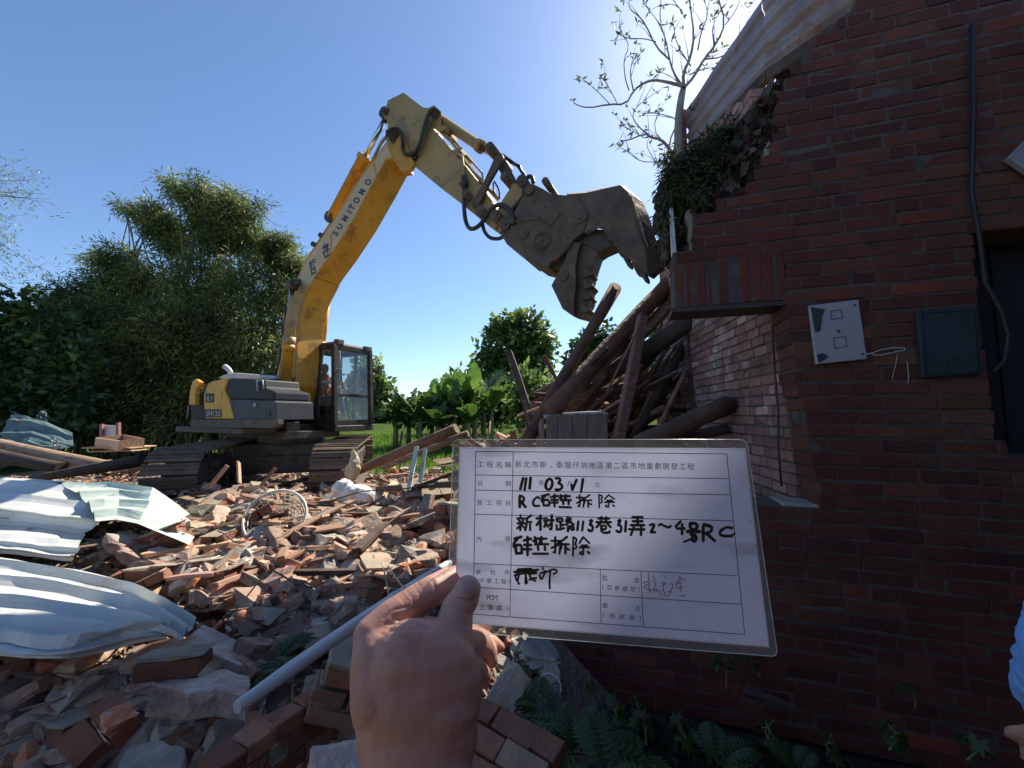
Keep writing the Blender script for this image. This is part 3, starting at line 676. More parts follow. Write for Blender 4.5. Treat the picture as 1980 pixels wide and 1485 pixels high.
for lift in (.00015, -.00045): vs += [CP(x, y, lift) for x, y in oc]+[CP(x, y, lift) for x, y in ic]
fs = []
for i in range(nn_):
    j = (i+1) % nn_; A = 0; B_ = nn_; C_ = 2*nn_; D_ = 3*nn_
    fs += [(A+i, A+j, B_+j, B_+i), (C_+i, D_+i, D_+j, C_+j), (A+i, C_+i, C_+j, A+j)]
vs_ok = [f for f in fs if len(set(tuple(round(c, 7) for c in vs[q]) for q in f)) > 2]
lam.add(vs, vs_ok); lam.build('laminate_border', M['film'], card)
M['filmedge'] = mat('laminate_rim', (.55, .58, .56), (.7, .72, .7), 40, rough=.25, bump=0)
b = MB(); lp = [CP(x, y, -.0001) for x, y in oc]; b.tube(lp+[lp[0]], .00028, 6); b.build('laminate_rim', M['filmedge'], card)  # pale tube: the film edge's highlight put into its colour
def strip(b, pts, w, lift, planef, ext=.35, smooth=1):
    pts = [Vector(p) for p in pts]
    for _ in range(smooth):
        if len(pts) > 2:
            q = [pts[0]]
            for a, c in zip(pts, pts[1:]): q += [a.lerp(c, .25), a.lerp(c, .75)]
            pts = q+[pts[-1]]
    if ext and len(pts) > 1:
        pts = [pts[0]+(pts[0]-pts[1]).normalized()*w*ext]+pts+[pts[-1]+(pts[-1]-pts[-2]).normalized()*w*ext]
    n = len(pts); Lp = []; Rp = []
    for i in range(n):
        t = (pts[min(n-1, i+1)]-pts[max(0, i-1)]); t.normalize(); m_ = Vector((-t.y, t.x)); ww = w*.5*(1 if (0 < i < n-1 or not ext) else .45)
        if ext: ww *= rnd(.88, 1.1)
        Lp.append(pts[i]+m_*ww); Rp.append(pts[i]-m_*ww)
    vs = [planef(p.x, p.y, lift) for p in Lp]+[planef(p.x, p.y, lift) for p in Rp]
    b.add(vs, [(i, i+1, n+i+1, n+i) for i in range(n-1)])
fb = MB(); Ls = [((180, 128), (1635, 143)), ((180, 265), (1640, 287)), ((180, 353), (1652, 381)), ((175, 493), (1667, 531)), ((170, 778), (1697, 849)), ((168, 915), (1718, 1015)), ((165, 1072), (1740, 1190)),
      ((180, 128), (165, 1072)), ((397, 130), (378, 1085)), ((1635, 143), (1740, 1190)), ((902, 810), (907, 1128)), ((1137, 822), (1152, 1142))]
for k, (a, c) in enumerate(Ls): strip(fb, [Z4(*a), Z4(*c)], 1.35, .00005+k*3e-6, CP, 0, 0)
fb.build('printed_form', M['ink'], card, fixn=False)
GC = {}
def glyph(ch, bold=0):
    if (ch, bold) in GC: return GC[(ch, bold)]
    cu = bpy.data.curves.new('t', 'FONT'); cu.body = ch; cu.size = 1; cu.resolution_u = 3; cu.fill_mode = 'FRONT'; cu.offset = bold
    o = bpy.data.objects.new('t', cu); col.objects.link(o); bpy.context.view_layer.update(); dg = bpy.context.evaluated_depsgraph_get()
    me = bpy.data.meshes.new_from_object(o.evaluated_get(dg)); r = ([tuple(v.co[:2]) for v in me.vertices], [list(p.vertices) for p in me.polygons])
    bpy.data.objects.remove(o); bpy.data.curves.remove(cu); bpy.data.meshes.remove(me); GC[(ch, bold)] = r; return r
def put(b, ch, x, y, size, planef, lift, ex=(1, 0), ey=(0, -1), bold=0):
    "x,y: centre of the character, size: its height"
    V, Fc = glyph(ch, bold)
    if not V: return
    xs = [v[0] for v in V]; ys = [v[1] for v in V]; cx = (min(xs)+max(xs))/2; cy = .38 if ord(ch) > 255 else (min(ys)+max(ys))/2
    b.add([planef(x+((vx-cx)*ex[0]+(vy-cy)*ey[0])*size, y+((vx-cx)*ex[1]+(vy-cy)*ey[1])*size, lift) for vx, vy in V], Fc)
def ctext(b, s, x0, y0, x1, y1, size):
    n = len(s)
    for i, ch in enumerate(s):
        if ch == ' ': continue
        t = i/(n-1) if n > 1 else 0; x, y = Z4(x0+(x1-x0)*t, y0+(y1-y0)*t); put(b, ch, x, y, size/3, CP, .00008, ex=(1, .03), ey=(.0, -1), bold=0)
tb_ = MB()
for a in (('工程名稱', 208, 203, 367, 206, 40), ('新北市新、泰塭仔圳地區第二區市地重劃開發工程', 428, 203, 1427, 216, 42), ('日', 205, 314, 205, 314, 32), ('期', 368, 315, 368, 315, 36),
          ('年', 561, 311, 561, 311, 36), ('月', 722, 316, 722, 316, 34), ('日', 885, 321, 885, 321, 32), ('施工項目', 202, 424, 368, 428, 34), ('內', 200, 636, 200, 636, 34), ('容', 366, 636, 366, 636, 34),
          ('承包商', 194, 829, 362, 829, 32), ('中華工程', 215, 876, 342, 882, 33), ('(', 184, 876, 184, 876, 36), (')', 372, 882, 372, 882, 36), ('PCM', 252, 975, 292, 977, 44),
          ('土重處', 216, 1030, 316, 1034, 36), (')', 364, 1038, 364, 1038, 38), ('(', 180, 1030, 180, 1030, 38), ('監', 928, 862, 928, 862, 34), ('造', 1112, 876, 1112, 876, 34), ('(', 917, 914, 917, 914, 36),
          ('亞新顧問', 955, 918, 1092, 928, 33), (')', 1124, 930, 1124, 930, 36), ('業', 930, 1022, 930, 1022, 34), ('主', 1120, 1036, 1120, 1036, 34), ('(', 922, 1076, 922, 1076, 36), ('地政局', 970, 1082, 1084, 1092, 35), (')', 1134, 1098, 1134, 1098, 38)):
    ctext(tb_, *a)
tb_.build('printed_text', M['ink'], card, fixn=False)
HW = {'砖': '0140;210305;141848;144448;1848;5291;5494;7079;5696', '造': '1023;5043;2181;5054;1494;3537;7577;0999;0223', '拆': '0242;202918;0644;802552;565249;5494;7479;7697', '除': '1019;10312335 16;6043;6093;5484;4595;646958;5748;8798',
      '新': '2021;0252;1324;4334;0555;2529;2608;3658;9062;626659;6494;8489', '树': '0232;2029;2306;426247;4367;6393;808978;7576', '路': '0131330301;2328;2545;0508;0847;6053;618155;6295;66969966 ;6669',
      '巷': '1181;3033;6063;0393;3306;6396;35656737;35398988', '弄': '2080;5054;2282;1494;0696;3519;7479', '号': '3070733330;1494;44367669 48', 'R': '1119;106164 15;3589', 'C': '815014288 8', '1': '5049', '3': '316052 34;3475693918', '2': '126172291989',
      '4': '500585;6269', '0': '501015196985 50', '~': '04224587 94'}
def hand_char(b, ch, x0, y0, wd, ht, sw, jit=1.2):
    for st in HW[ch].split(';'):
        st = st.replace(' ', ''); pts = []
        for i in range(0, len(st)-1, 2): pts.append(Z4(x0+int(st[i])/9*wd+rnd(-jit, jit), y0+int(st[i+1])/9*ht+rnd(-jit, jit)))
        if len(pts) > 1: strip(b, pts, sw/3, .00012+rnd(0, 4e-5), CP)
hw = MB()
for st in ([(455, 282), (438, 348)], [(473, 284), (463, 352)], [(498, 280), (492, 345)], [(608, 285), (590, 300), (584, 335), (596, 352), (615, 345), (626, 315), (620, 292), (606, 287)], [(644, 285), (664, 283), (672, 297), (655, 312), (678, 320), (682, 338), (665, 352), (642, 350)],
           [(765, 292), (752, 322), (740, 350)], [(736, 322), (741, 352)], [(802, 288), (796, 330), (790, 364)]): strip(hw, [Z4(*p) for p in st], 5.6, .00012+rnd(0, 4e-5), CP)
for ch, x, y, w_, h_, s_ in (('R', 430, 385, 44, 68, 13), ('C', 505, 392, 50, 60, 12), ('砖', 562, 378, 96, 72, 11), ('造', 664, 380, 70, 72, 11), ('拆', 762, 380, 90, 72, 9), ('除', 884, 380, 100, 76, 8),
        ('新', 420, 498, 84, 88, 11), ('树', 532, 498, 100, 88, 12), ('路', 650, 508, 98, 84, 12), ('1', 752, 534, 40, 52, 12), ('1', 780, 534, 40, 54, 12), ('3', 826, 524, 44, 66, 13), ('巷', 880, 508, 84, 92, 12),
        ('3', 990, 522, 46, 74, 13), ('1', 1030, 530, 40, 64, 12), ('弄', 1068, 510, 90, 104, 13), ('2', 1185, 545, 40, 52, 13), ('~', 1240, 540, 72, 40, 12), ('4', 1330, 532, 70, 78, 13), ('号', 1395, 545, 86, 108, 15), ('R', 1490, 552, 86, 96, 15), ('C', 1580, 566, 96, 60, 14),
        ('砖', 402, 622, 100, 110, 13), ('造', 512, 624, 88, 98, 12), ('拆', 618, 624, 104, 98, 11), ('除', 732, 626, 108, 108, 10)):
    hand_char(hw, ch, x, y, w_, h_, s_*1.28)
strip(hw, [Z4(1440, 610), Z4(1462, 612), Z4(1440, 632), Z4(1385, 654)], 4.4, .00013, CP); strip(hw, [Z4(1660, 614), Z4(1684, 604)], 3.5, .00013, CP)
def Z5b(x, y): return (980+x/5.21, 1060+y/5.21)
for st in ('70 240 120 225 200 215', '75 275 150 255 300 230', '110 210 250 205', '100 250 85 300 125 360', '130 225 110 330', '190 210 190 360', '185 240 205 350', '215 260 300 250', '240 220 230 300 290 330', '225 320 260 300 300 300', '80 240 320 215', '330 265 345 325 375 270 385 225', '360 195 365 215', '385 245 480 205 515 235 470 260', '438 225 430 330 433 405', '340 250 395 235'):
    v = list(map(int, st.split())); strip(hw, [Z5b(*p) for p in zip(v[::2], v[1::2])], 4.2, .00012+rnd(0, 4e-5), CP)
hw.build('handwriting', M['ink'], card, fixn=False)
sg = MB()
for st in ('1425 250 1430 330 1435 430', '1370 350 1420 335', '1425 360 1380 385 1400 410 1470 415 1420 445', '1465 280 1495 310 1475 345 1505 355 1470 430', '1470 415 1520 415 1560 470', '1480 445 1510 425', '1578 265 1600 300', '1570 345 1575 420 1600 485 1640 480 1645 450', '1570 345 1605 345 1580 375', '1620 440 1660 440', '1640 365 1665 350 1670 400 1640 440', '1720 330 1700 400 1770 395', '1745 270 1740 330 1760 400', '1735 285 1775 320 1795 315', '1745 410 1760 440', '1745 470 1765 490 1800 465', '1700 350 1755 345'):
    v = list(map(int, st.split())); strip(sg, [Z5b(*p) for p in zip(v[::2], v[1::2])], 1.6, .00012+rnd(0, 4e-5), CP)
for _ in range(26):
    x, y = rnd(1290, 1450), rnd(1120, 1190)
    if _ > 12: x, y = rnd(1430, 1450), rnd(985, 1090)
    strip(sg, [(x, y), (x+rnd(-1.5, 1.5), y+rnd(.4, 1.6))], rnd(.5, 1.2), .0001, CP)
sg.build('signature', M['pencil'], card, fixn=False)
# ------------------------------------------------------------------ people
def human(root, J, scale=1.0, cloth='cloth', trousers='trouser', vest=None, hat=None):
    "J: joint -> world point.  One body mesh, clothes and hair as its children"
    o = root['_o']; s = scale; b = MB(); V = {k: Vector(v) for k, v in J.items()}
    up = (V['neck']-V['pelvis']).normalized(); face = V['face'].normalized(); side = face.cross(up).normalized()
    ring_tube(b, [V['pelvis'], V['pelvis'].lerp(V['neck'], .45), V['pelvis'].lerp(V['neck'], .8)], [.13*s, .115*s, .125*s]); ring_tube(b, [V['shL'].lerp(V['shR'], .12), V['shL'].lerp(V['shR'], .88)], [.06*s, .06*s])
    ring_tube(b, [V['neck'], V['head']], [.052*s, .055*s])
    ellip(b, V['head']+up*.035*s, (.078*s, .098*s, .115*s), X=side, Z=up); ellip(b, V['head']-up*.03*s+face*.035*s, (.055*s, .058*s, .065*s), X=side, Z=up)
    ring_tube(b, [V['head']+face*.09*s+up*.03*s, V['head']+face*.112*s-up*.002*s], [.009*s, .014*s], 8)
    for q in (-1, 1):
        ellip(b, V['head']+side*(.08*s*q)+up*.01*s, (.012*s, .02*s, .032*s), X=side, Z=up, n=10)
        ellip(b, V['head']+side*(.03*s*q)+up*.035*s+face*.088*s, (.018*s, .008*s, .009*s), X=side, Z=up, n=10)
    ellip(b, V['head']-up*.038*s+face*.088*s, (.026*s, .01*s, .008*s), X=side, Z=up, n=10)
    for q in 'LR':
        ring_tube(b, [V['sh'+q], V['el'+q], V['wr'+q]], [.05*s, .04*s, .027*s])
        ring_tube(b, [V['hip'+q], V['kn'+q], V['an'+q]], [.085*s, .06*s, .042*s]); ring_tube(b, [V['an'+q]-Vector((0, 0, .03)), V['an'+q]+face*.14*s-Vector((0, 0, .045*s))], [.045*s, .035*s])
        d = (V['wr'+q]-V['el'+q]).normalized(); u = d.cross(up).normalized(); h = V['wr'+q]+d*.05*s
        ring_tube(b, [V['wr'+q], h, V['wr'+q]+d*.09*s], [.026*s, .036*s, .034*s], sq=.8)
        for k in range(4):
            off = u*((k-1.5)*.02*s); L = (.06, .072, .066, .05)[k]*s; c = h+d*.035*s+off
            ring_tube(b, [c, c+d*L*.55, c+d*L*.9-up*.02*s], [.0095*s, .009*s, .0075*s], 8)
        ring_tube(b, [h-u*.03*s, h-u*.05*s+d*.03*s, h-u*.052*s+d*.055*s], [.011*s, .0105*s, .0085*s], 8)
    fuse('body', b, .008*s, 3, M['skin'], root, o)
    c = MB(); ring_tube(c, [V['pelvis']-up*.02, V['pelvis'].lerp(V['neck'], .45), V['pelvis'].lerp(V['neck'], .84)], [.15*s, .135*s, .142*s]); ring_tube(c, [V['shL'].lerp(V['shR'], .06), V['shL'].lerp(V['shR'], .94)], [.078*s, .078*s])
    for q in 'LR': ring_tube(c, [V['sh'+q], V['sh'+q].lerp(V['el'+q], .5), V['el'+q], V['el'+q].lerp(V['wr'+q], .8)], [.068*s, .062*s, .057*s, .045*s])
    def wrinkle(me, oo):
        nr = [v.normal.copy() for v in me.vertices]
        for v, n_ in zip(me.vertices, nr): v.co += n_*(.013*noise.noise(v.co*13)+.012*abs(noise.noise(Vector((v.co.x*20, v.co.y*20, v.co.z*45))))-.004)
    fuse('shirt', c, .011*s, 2, M[cloth], root, o, wrinkle)
    c = MB(); ring_tube(c, [V['hipL'], V['hipR']], [.125*s, .125*s])
    for q in 'LR': ring_tube(c, [V['hip'+q], V['kn'+q], V['an'+q]+Vector((0, 0, .05))], [.11*s, .08*s, .065*s])
    fuse('trousers', c, .012*s, 2, M[trousers], root, o, wrinkle)
    if vest:
        c = MB(); ring_tube(c, [V['pelvis']+up*.1, V['pelvis'].lerp(V['neck'], .5), V['pelvis'].lerp(V['neck'], .86)], [.158*s, .15*s, .152*s]); fuse('vest', c, .013*s, 2, M[vest], root, o, wrinkle)
    c = MB(); ellip(c, V['head']+up*.062*s-face*.012*s, (.086*s, .1*s, .098*s), X=side, Z=up); fuse('hair' if not hat else 'helmet', c, .008*s, 3, M[hat or 'hair'], root, o)
E1 = P(2058, 1268, .73)
per = empty('person', (1.2, .72, 0)); tag(per, 'bystander in a light blue shirt, only the elbow and fingers showing at the right edge', 'person')
human(per, dict(pelvis=(1.28, .76, .93), neck=(1.28, .74, 1.44), head=(1.28, .73, 1.56), face=(-.25, 1, 0), shL=(1.19, .76, 1.36), shR=(1.44, .78, 1.38), elL=E1, wrL=P(2034, 1405, .84), elR=(1.54, .76, 1.1), wrR=(1.5, .92, .9),
    hipL=(1.2, .75, .9), hipR=(1.36, .78, .9), knL=(1.2, .78, .5), knR=(1.38, .8, .5), anL=(1.2, .75, .09), anR=(1.4, .77, .09)))
# ------------------------------------------------------------------ excavator
AH = math.radians(27); EH = Vector((math.cos(AH), -math.sin(AH), 0)); EN = Vector((math.sin(AH), math.cos(AH), 0)); UP = Vector((0, 0, 1))
ES = Vector((-4.52, 7.94, 0)); GZ = .10
def EX(s, off, z): return ES+EH*s+EN*off+UP*z
def PX(x, y, off): return PP(x, y, ES+EN*off, EN)
def se(p): d = p-ES; return d.dot(EH), p.z
EO = Vector((ES.x, ES.y, GZ)); exc = empty('excavator', EO)
tag(exc, 'yellow tracked excavator with a raised boom and a hydraulic crusher, standing on the rubble', 'excavator')
def plate(name, pts, off0, off1, m, par=exc, bevel=.01, c=(1, 1, 1), off_ref=None, far=None):
    "pts: outline seen on the side plane off0; extruded to off1"
    A = [PX(x, y, off0) for x, y in pts]
    B = [PX(x, y, off1) for x, y in far] if far else [p+EN*(off1-off0) for p in A]
    b = MB(); b.loft(A, B, c); return b.build(name, m, par, bevel=bevel, seg=2, origin=EO)
def Z1(l): return [(330+x/3.536, 520+y/3.536) for x, y in l]
def Z2(l): return [(520+x/3.229, 160+y/3.228) for x, y in l]
def Z3(l): return [(830+x/3.228, 180+y/3.228) for x, y in l]
def Z8(l): return [(360+x/9.9, 700+y/9.9) for x, y in l]
# tracks
TD = Vector((.28, -.96, 0)).normalized(); TN = Vector((.96, .28, 0)).normalized()
def TX(c, s, n_, z): return c+TD*s+TN*n_+UP*(GZ+z)
TL_, TR_, THh = -1.95, 1.95, .86
def trackpath(n):
    r = .40; zc = .44; L = 1.62; pts = []; per_ = 4*L+2*math.pi*r
    for k in range(n):
        d = per_*k/n
        if d < 2*L: p = (-L+d, zc+r, 0)
        elif d < 2*L+math.pi*r: a = (d-2*L)/r; p = (L+r*math.sin(a), zc+r*math.cos(a), a)
        elif d < 4*L+math.pi*r: p = (L-(d-2*L-math.pi*r), zc-r, math.pi)
        else: a = (d-4*L-math.pi*r)/r; p = (-L-r*math.sin(a), zc-r*math.cos(a), math.pi+a)
        pts.append(p)
    return pts
tc_ = ES+TD*.0
for sgn in (-1, 1):
    c = tc_+TN*(1.1*sgn)
    tr = MB()
    for (s, z, a) in trackpath(46):
        X_ = TD*math.cos(a)-UP*math.sin(a); Z_ = TD*math.sin(a)+UP*math.cos(a); R = Matrix((X_, TN, Z_)).transposed()
        q = TX(c, s, 0, z); v = rnd(.75, 1.2)
        tr.box(q, (.165, .70, .028), R, .002, (v, v, v)); tr.box(q+Z_*.028-X_*.06, (.02, .69, .036), R, .002, (v*1.25, v*1.25, v*1.25)); tr.box(q+Z_*.024+X_*.005, (.016, .69, .022), R, 0, (v, v, v))
        tr.box(q-Z_*.045, (.15, .2, .06), R, 0, (.5, .5, .5))
    t_ = empty('track', c+UP*GZ); t_.parent = exc; t_.location = (c+UP*GZ)-EO; t_['_o'] = list(c+UP*GZ)
    tr.build('track_shoes', M['track'], t_, origin=c+UP*GZ, fixn=False)
    f = MB(); R = Matrix((TD, TN, UP)).transposed(); f.box(TX(c, 0, 0, .44), (3.0, .34, .34), R); f.beam(TX(c, -1.3, .19, .55), TX(c, 1.2, .19, .55), .05, .12, UP); f.beam(TX(c, -1.3, -.19, .55), TX(c, 1.2, -.19, .55), .05, .12, UP)
    f.build('track_frame', M['darksteel'], t_, origin=c+UP*GZ, bevel=.015)
    for s in (-1.62, 1.62):
        f = MB(); q = TX(c, s, 0, .44); f.cyl(q-TN*.13, q+TN*.13, .33, 26); f.cyl(q-TN*.19, q+TN*.19, .12, 16); f.build('sprocket' if s < 0 else 'idler', M['darksteel'], t_, origin=c+UP*GZ)
    for s in (-1.2, -.8, -.4, 0, .4, .8, 1.2):
        f = MB(); q = TX(c, s, 0, .17); f.cyl(q-TN*.15, q+TN*.15, .1, 14); f.build('roller', M['darksteel'], t_, origin=c+UP*GZ)
f = MB(); R = Matrix((TD, TN, UP)).transposed(); f.box(TX(tc_, 0, 0, .62), (1.1, 1.7, .42), R); f.cyl(TX(tc_, 0, 0, .8), TX(tc_, 0, 0, 1.0), .58, 32)
for s in (-.45, .45): f.beam(TX(tc_, s, -1.0, .45), TX(tc_, s, 1.0, .45), .3, .34)
f.build('undercarriage', M['darksteel'], exc, origin=EO, bevel=.02)
# upper structure
RE = Matrix((EH, EN, UP)).transposed()
f = MB(); f.box(EX(-.75, 0, 1.20), (2.3, 2.36, .10), RE); f.box(EX(-.3, 0, 1.1), (2.0, 1.2, .14), RE); f.build('deck', M['deck'], exc, origin=EO, bevel=.01)
f = MB(); f.box(EX(.42, .72, 1.205), (1.18, 1.0, .12), RE); f.build('cab_base', M['cabframe'], exc, origin=EO, bevel=.01)
plate('toolbox', Z8([(820, 735), (940, 715), (1680, 740), (1725, 770), (1722, 1110), (915, 1110)]), -1.18, -.52, M['boxpaint'])
plate('side_panel', Z8([(790, 330), (870, 308), (1480, 330), (1500, 500), (1680, 560), (1680, 738), (940, 712), (820, 732), (720, 520)]), -1.16, -.52, M['hood'], bevel=.03)
cw = plate('counterweight', Z8([(335, 1085), (330, 600), (372, 500), (410, 410), (460, 372), (760, 300), (790, 332), (718, 520), (820, 735), (912, 1095)]), -1.19, 1.15, M['paint'], bevel=.035)
plate('model_plate', Z8([(335, 905), (668, 905), (672, 1055), (340, 1060)]), -1.196, -1.185, M['hood'], cw, 0)
plate('maker_plate', Z8([(372, 600), (530, 600), (522, 775), (372, 775)]), -1.196, -1.185, M['hood'], cw, 0)
lt = MB()
for k, ch in enumerate('SH120'):
    x, y = Z8([(400+k*58, 985)])[0]; put(lt, ch, x, y, 14.5, lambda x, y, l: PX(x, y, -1.199-l), 0, ex=(.62, .0), bold=.03)
for k, ch in enumerate('EI'):
    x, y = Z8([(425+k*62, 700)])[0]; put(lt, ch, x, y, 13.5, lambda x, y, l: PX(x, y, -1.199-l), 0, ex=(.7, .0), bold=.03)
lt.build('lettering', M['greytext'], cw, origin=EO, fixn=False)
b = MB()
for yy in (930, 975, 1020): (x0, y0), (x1, y1) = Z8([(1520, yy), (1610, yy)]); b.beam(PX(x0, y0, -1.185), PX(x1, y1, -1.185), .012, .025, UP)
b.build('vent_slots', M['black'], exc, origin=EO)
(x0, y0), = Z8([(1325, 820)]); b = MB(); q = PX(x0, y0, -1.18); b.cyl(q, q-EN*.015, .035, 14); b.build('latch', M['greymetal'], exc, origin=EO)
b = MB(); hp_ = [PX(*p, -1.19) for p in Z8([(1370, 550), (1355, 350), (1465, 350), (1478, 520)])]; b.tube(hp_, .013, 8); b.tube([p+EN*0 for p in hp_[:2]], .016, 8); b.build('handrail', M['greymetal'], exc, origin=EO)
plate('engine_hood', Z8([(590, 300), (720, 240), (870, 205), (960, 205), (1700, 262), (1700, 330), (700, 330)]), -.62, .62, M['palehood'], bevel=.03)
f = MB(); f.box(EX(-1.25, .05, 1.62), (2.1, 1.25, .72), RE); f.build('engine_bay', M['hood'], exc, origin=EO, bevel=.03)
ep = [PX(*p, -.35) for p in Z8([(850, 230), (840, 180), (800, 130), (745, 90)])]; b = MB(); b.tube(ep, [.05, .05, .055, .06], 14); b.build('exhaust_pipe', M['palehood'], exc, origin=EO)
# open rear door, its stays and the dark engine compartment behind it
dA = Z8([(70, 1090), (80, 830), (160, 820), (165, 560), (240, 430), (262, 385), (180, 325), (130, 350), (85, 470), (50, 640), (30, 820), (14, 1090)])
d_ = plate('rear_door', Z8([(50, 820), (60, 640), (90, 460), (130, 350), (180, 325), (262, 385), (250, 430), (180, 540), (165, 820)]), -1.22, -1.15, M['paint'], bevel=.012)
b = MB(); b.tube([PX(*p, -1.18) for p in Z8([(45, 830), (35, 960), (15, 1090)])], .012, 6); b.tube([PX(*p, -1.12) for p in Z8([(150, 550), (330, 500)])], .012, 6); b.tube([PX(*p, -1.12) for p in Z8([(160, 660), (330, 545)])], .012, 6); b.build('door_stay', M['greymetal'], d_, origin=EO)
plate('radiator', Z8([(90, 1095), (90, 830), (170, 560), (300, 440), (400, 420), (335, 600), (330, 1095)]), -1.08, .9, M['hood'])
plate('rear_frame', Z8([(85, 1100), (85, 1235), (160, 1262), (1700, 1262), (1750, 1190), (1750, 1108)]), -1.2, -1.1, M['deck'])
# cab
CF, CR, CI, CO_, CB, CT = .98, -.12, .24, 1.16, 1.27, 2.92
def CX(s, o_, z): return EX(s, o_, z)
cab = empty('cab', EX(.4, .7, 1.2)); cab.parent = exc; cab.location = EX(.4, .7, 1.2)-EO; cab['_o'] = list(EX(.4, .7, 1.2)); CBO = EX(.4, .7, 1.2)
b = MB(); W_ = .085
for (s0_, o0, s1_, o1, ww) in ((CF, CI, CF-.10, CI, .09), (CF, CO_, CF-.10, CO_, .09), (CR, CI, CR, CI, .12), (CR, CO_, CR, CO_, .12)):
    b.beam(CX(s0_, o0, CB), CX(s1_, o1, CT), ww, ww, EN)
for o0 in (CI, CO_):
    b.beam(CX(CF-.06, o0, CB+.04), CX(CR, o0, CB+.04), .07, .14, UP); b.beam(CX(CF-.11, o0, CT-.04), CX(CR, o0, CT-.04), .08, .1, UP); b.beam(CX(.45, o0, CB), CX(.45, o0, CT-.08), .06, .07, EN)
for s0_, zz, hh in ((CF-.02, CB+.03, .16), (CF-.10, CT-.04, .11), (CF-.035, CB+.62, .07), (CR, CB+.5, .07), (CR, CT-.04, .1), (CR, CB+.03, .14)):
    b.beam(CX(s0_, CI, zz), CX(s0_, CO_, zz), .06, hh, UP)
fr_ = b.build('cab_frame', M['cabframe'], cab, origin=CBO, bevel=.012, seg=2)
b = MB(); b.loft([CX(CF-.06, CI-.03, CT+.0), CX(CR-.04, CI-.03, CT+.0), CX(CR-.04, CO_+.03, CT+.0), CX(CF-.06, CO_+.03, CT+.0)], [CX(CF-.16, CI+.02, CT+.07), CX(CR+.02, CI+.02, CT+.07), CX(CR+.02, CO_-.02, CT+.07), CX(CF-.16, CO_-.02, CT+.07)]); b.build('cab_roof', M['deck'], cab, origin=CBO, bevel=.02)
b = MB(); b.loft([CX(CR, CI-.01, CB), CX(CR, CI-.01, CB+.42), CX(.28, CI-.01, CB+.42), CX(.55, CI-.01, CB+.16), CX(CF-.05, CI-.01, CB+.16), CX(CF-.05, CI-.01, CB)], [CX(CR, CI+.03, CB), CX(CR, CI+.03, CB+.42), CX(.28, CI+.03, CB+.42), CX(.55, CI+.03, CB+.16), CX(CF-.05, CI+.03, CB+.16), CX(CF-.05, CI+.03, CB)])
b.build('cab_side_panel', M['cabframe'], cab, origin=CBO, bevel=.005)
def pane(pts): 
    b = MB(); n_ = (pts[1]-pts[0]).cross(pts[2]-pts[0]).normalized(); b.loft(pts, [p+n_*.004 for p in pts]); b.build('window_pane', M['glass'], cab, origin=CBO)
pane([CX(CF-.035, CI, CB+.6), CX(CF-.035, CO_, CB+.6), CX(CF-.10, CO_, CT-.06), CX(CF-.10, CI, CT-.06)]); pane([CX(CF-.01, CI, CB+.1), CX(CF-.01, CO_, CB+.1), CX(CF-.035, CO_, CB+.6), CX(CF-.035, CI, CB+.6)])
pane([CX(CR, CI, CB+.4), CX(CF-.08, CI, CB+.4), CX(CF-.1, CI, CT-.08), CX(CR, CI, CT-.08)]); pane([CX(CR, CO_, CB+.1), CX(CF-.06, CO_, CB+.1), CX(CF-.1, CO_, CT-.08), CX(CR, CO_, CT-.08)])
for q in (CX(CF-.12, CI+.12, CT+.06), CX(CF-.12, CO_-.05, CT+.03)):
    b = MB(); b.box(q, (.12, .17, .11), RE, .006); b.box(q+EH*.065, (.012, .13, .08), RE, c=(2.5, 2.4, 2.2)); b.build('work_lamp', M['deck'], cab, origin=CBO, bevel=.012)
b = MB(); b.tube([CX(CF-.06, CI+.10, CT-.12), CX(CF-.02, CI+.12, CB+1.1), CX(CF, CI+.16, CB+.75)], .009, 6); b.tube([CX(CF-.02, CI+.12, CB+1.15), CX(CF-.0, CI+.05, CB+1.14)], .012, 6); b.build('wiper', M['black'], cab, origin=CBO)
b = MB(); b.tube([CX(CF-.06, CO_+.02, CT-.1), CX(CF+.02, CO_+.12, CT-.12), CX(CF+.05, CO_+.16, CT-.25), CX(CF+.06, CO_+.17, CB+.9), CX(CF+.05, CO_+.14, CB+.1)], .011, 8); b.build('grab_rail', M['black'], cab, origin=CBO)
b = MB(); q = CX(CF+.06, CO_+.17, CT-.42); b.box(q, (.03, .12, .22), RE, .003); b.build('mirror', M['black'], cab, origin=CBO, bevel=.012)
b = MB(); b.box(CX(.12, .66, CB+.38), (.46, .46, .14), RE); b.box(CX(-.08, .66, CB+.78), (.13, .46, .72), RE, .01); b.box(CX(.1, .66, CB+.2), (.3, .3, .25), RE); b.build('driver_seat', M['seatcloth'], cab, origin=CBO, bevel=.04)
b = MB()
for o_ in (.42, .9): b.box(CX(.35, o_, CB+.42), (.4, .12, .26), RE); b.tube([CX(.45, o_, CB+.5), CX(.47, o_, CB+.78)], .016, 8)
for o_ in (.6, .72): b.tube([CX(.8, o_, CB+.1), CX(.74, o_, CB+.62)], .012, 8)
b.build('control_levers', M['black'], cab, origin=CBO)
b = MB(); b.loft([CX(CF-.08, CI+.05, CB+.11), CX(CF-.08, CI+.35, CB+.11), CX(CF-.08, CI+.12, CB+.28)], [CX(CF-.2, CI+.05, CB+.11), CX(CF-.2, CI+.35, CB+.11), CX(CF-.2, CI+.12, CB+.26)]); b.build('yellow_rag', M['tanpaint'], cab, origin=CBO)
b = MB(); b.loft([CX(CF-.08, .85, CB+.11), CX(CF-.08, 1.05, CB+.11), CX(CF-.08, .92, CB+.2)], [CX(CF-.2, .85, CB+.11), CX(CF-.2, 1.05, CB+.11), CX(CF-.2, .92, CB+.18)]); b.build('white_rag', M['whiteboard'], cab, origin=CBO)
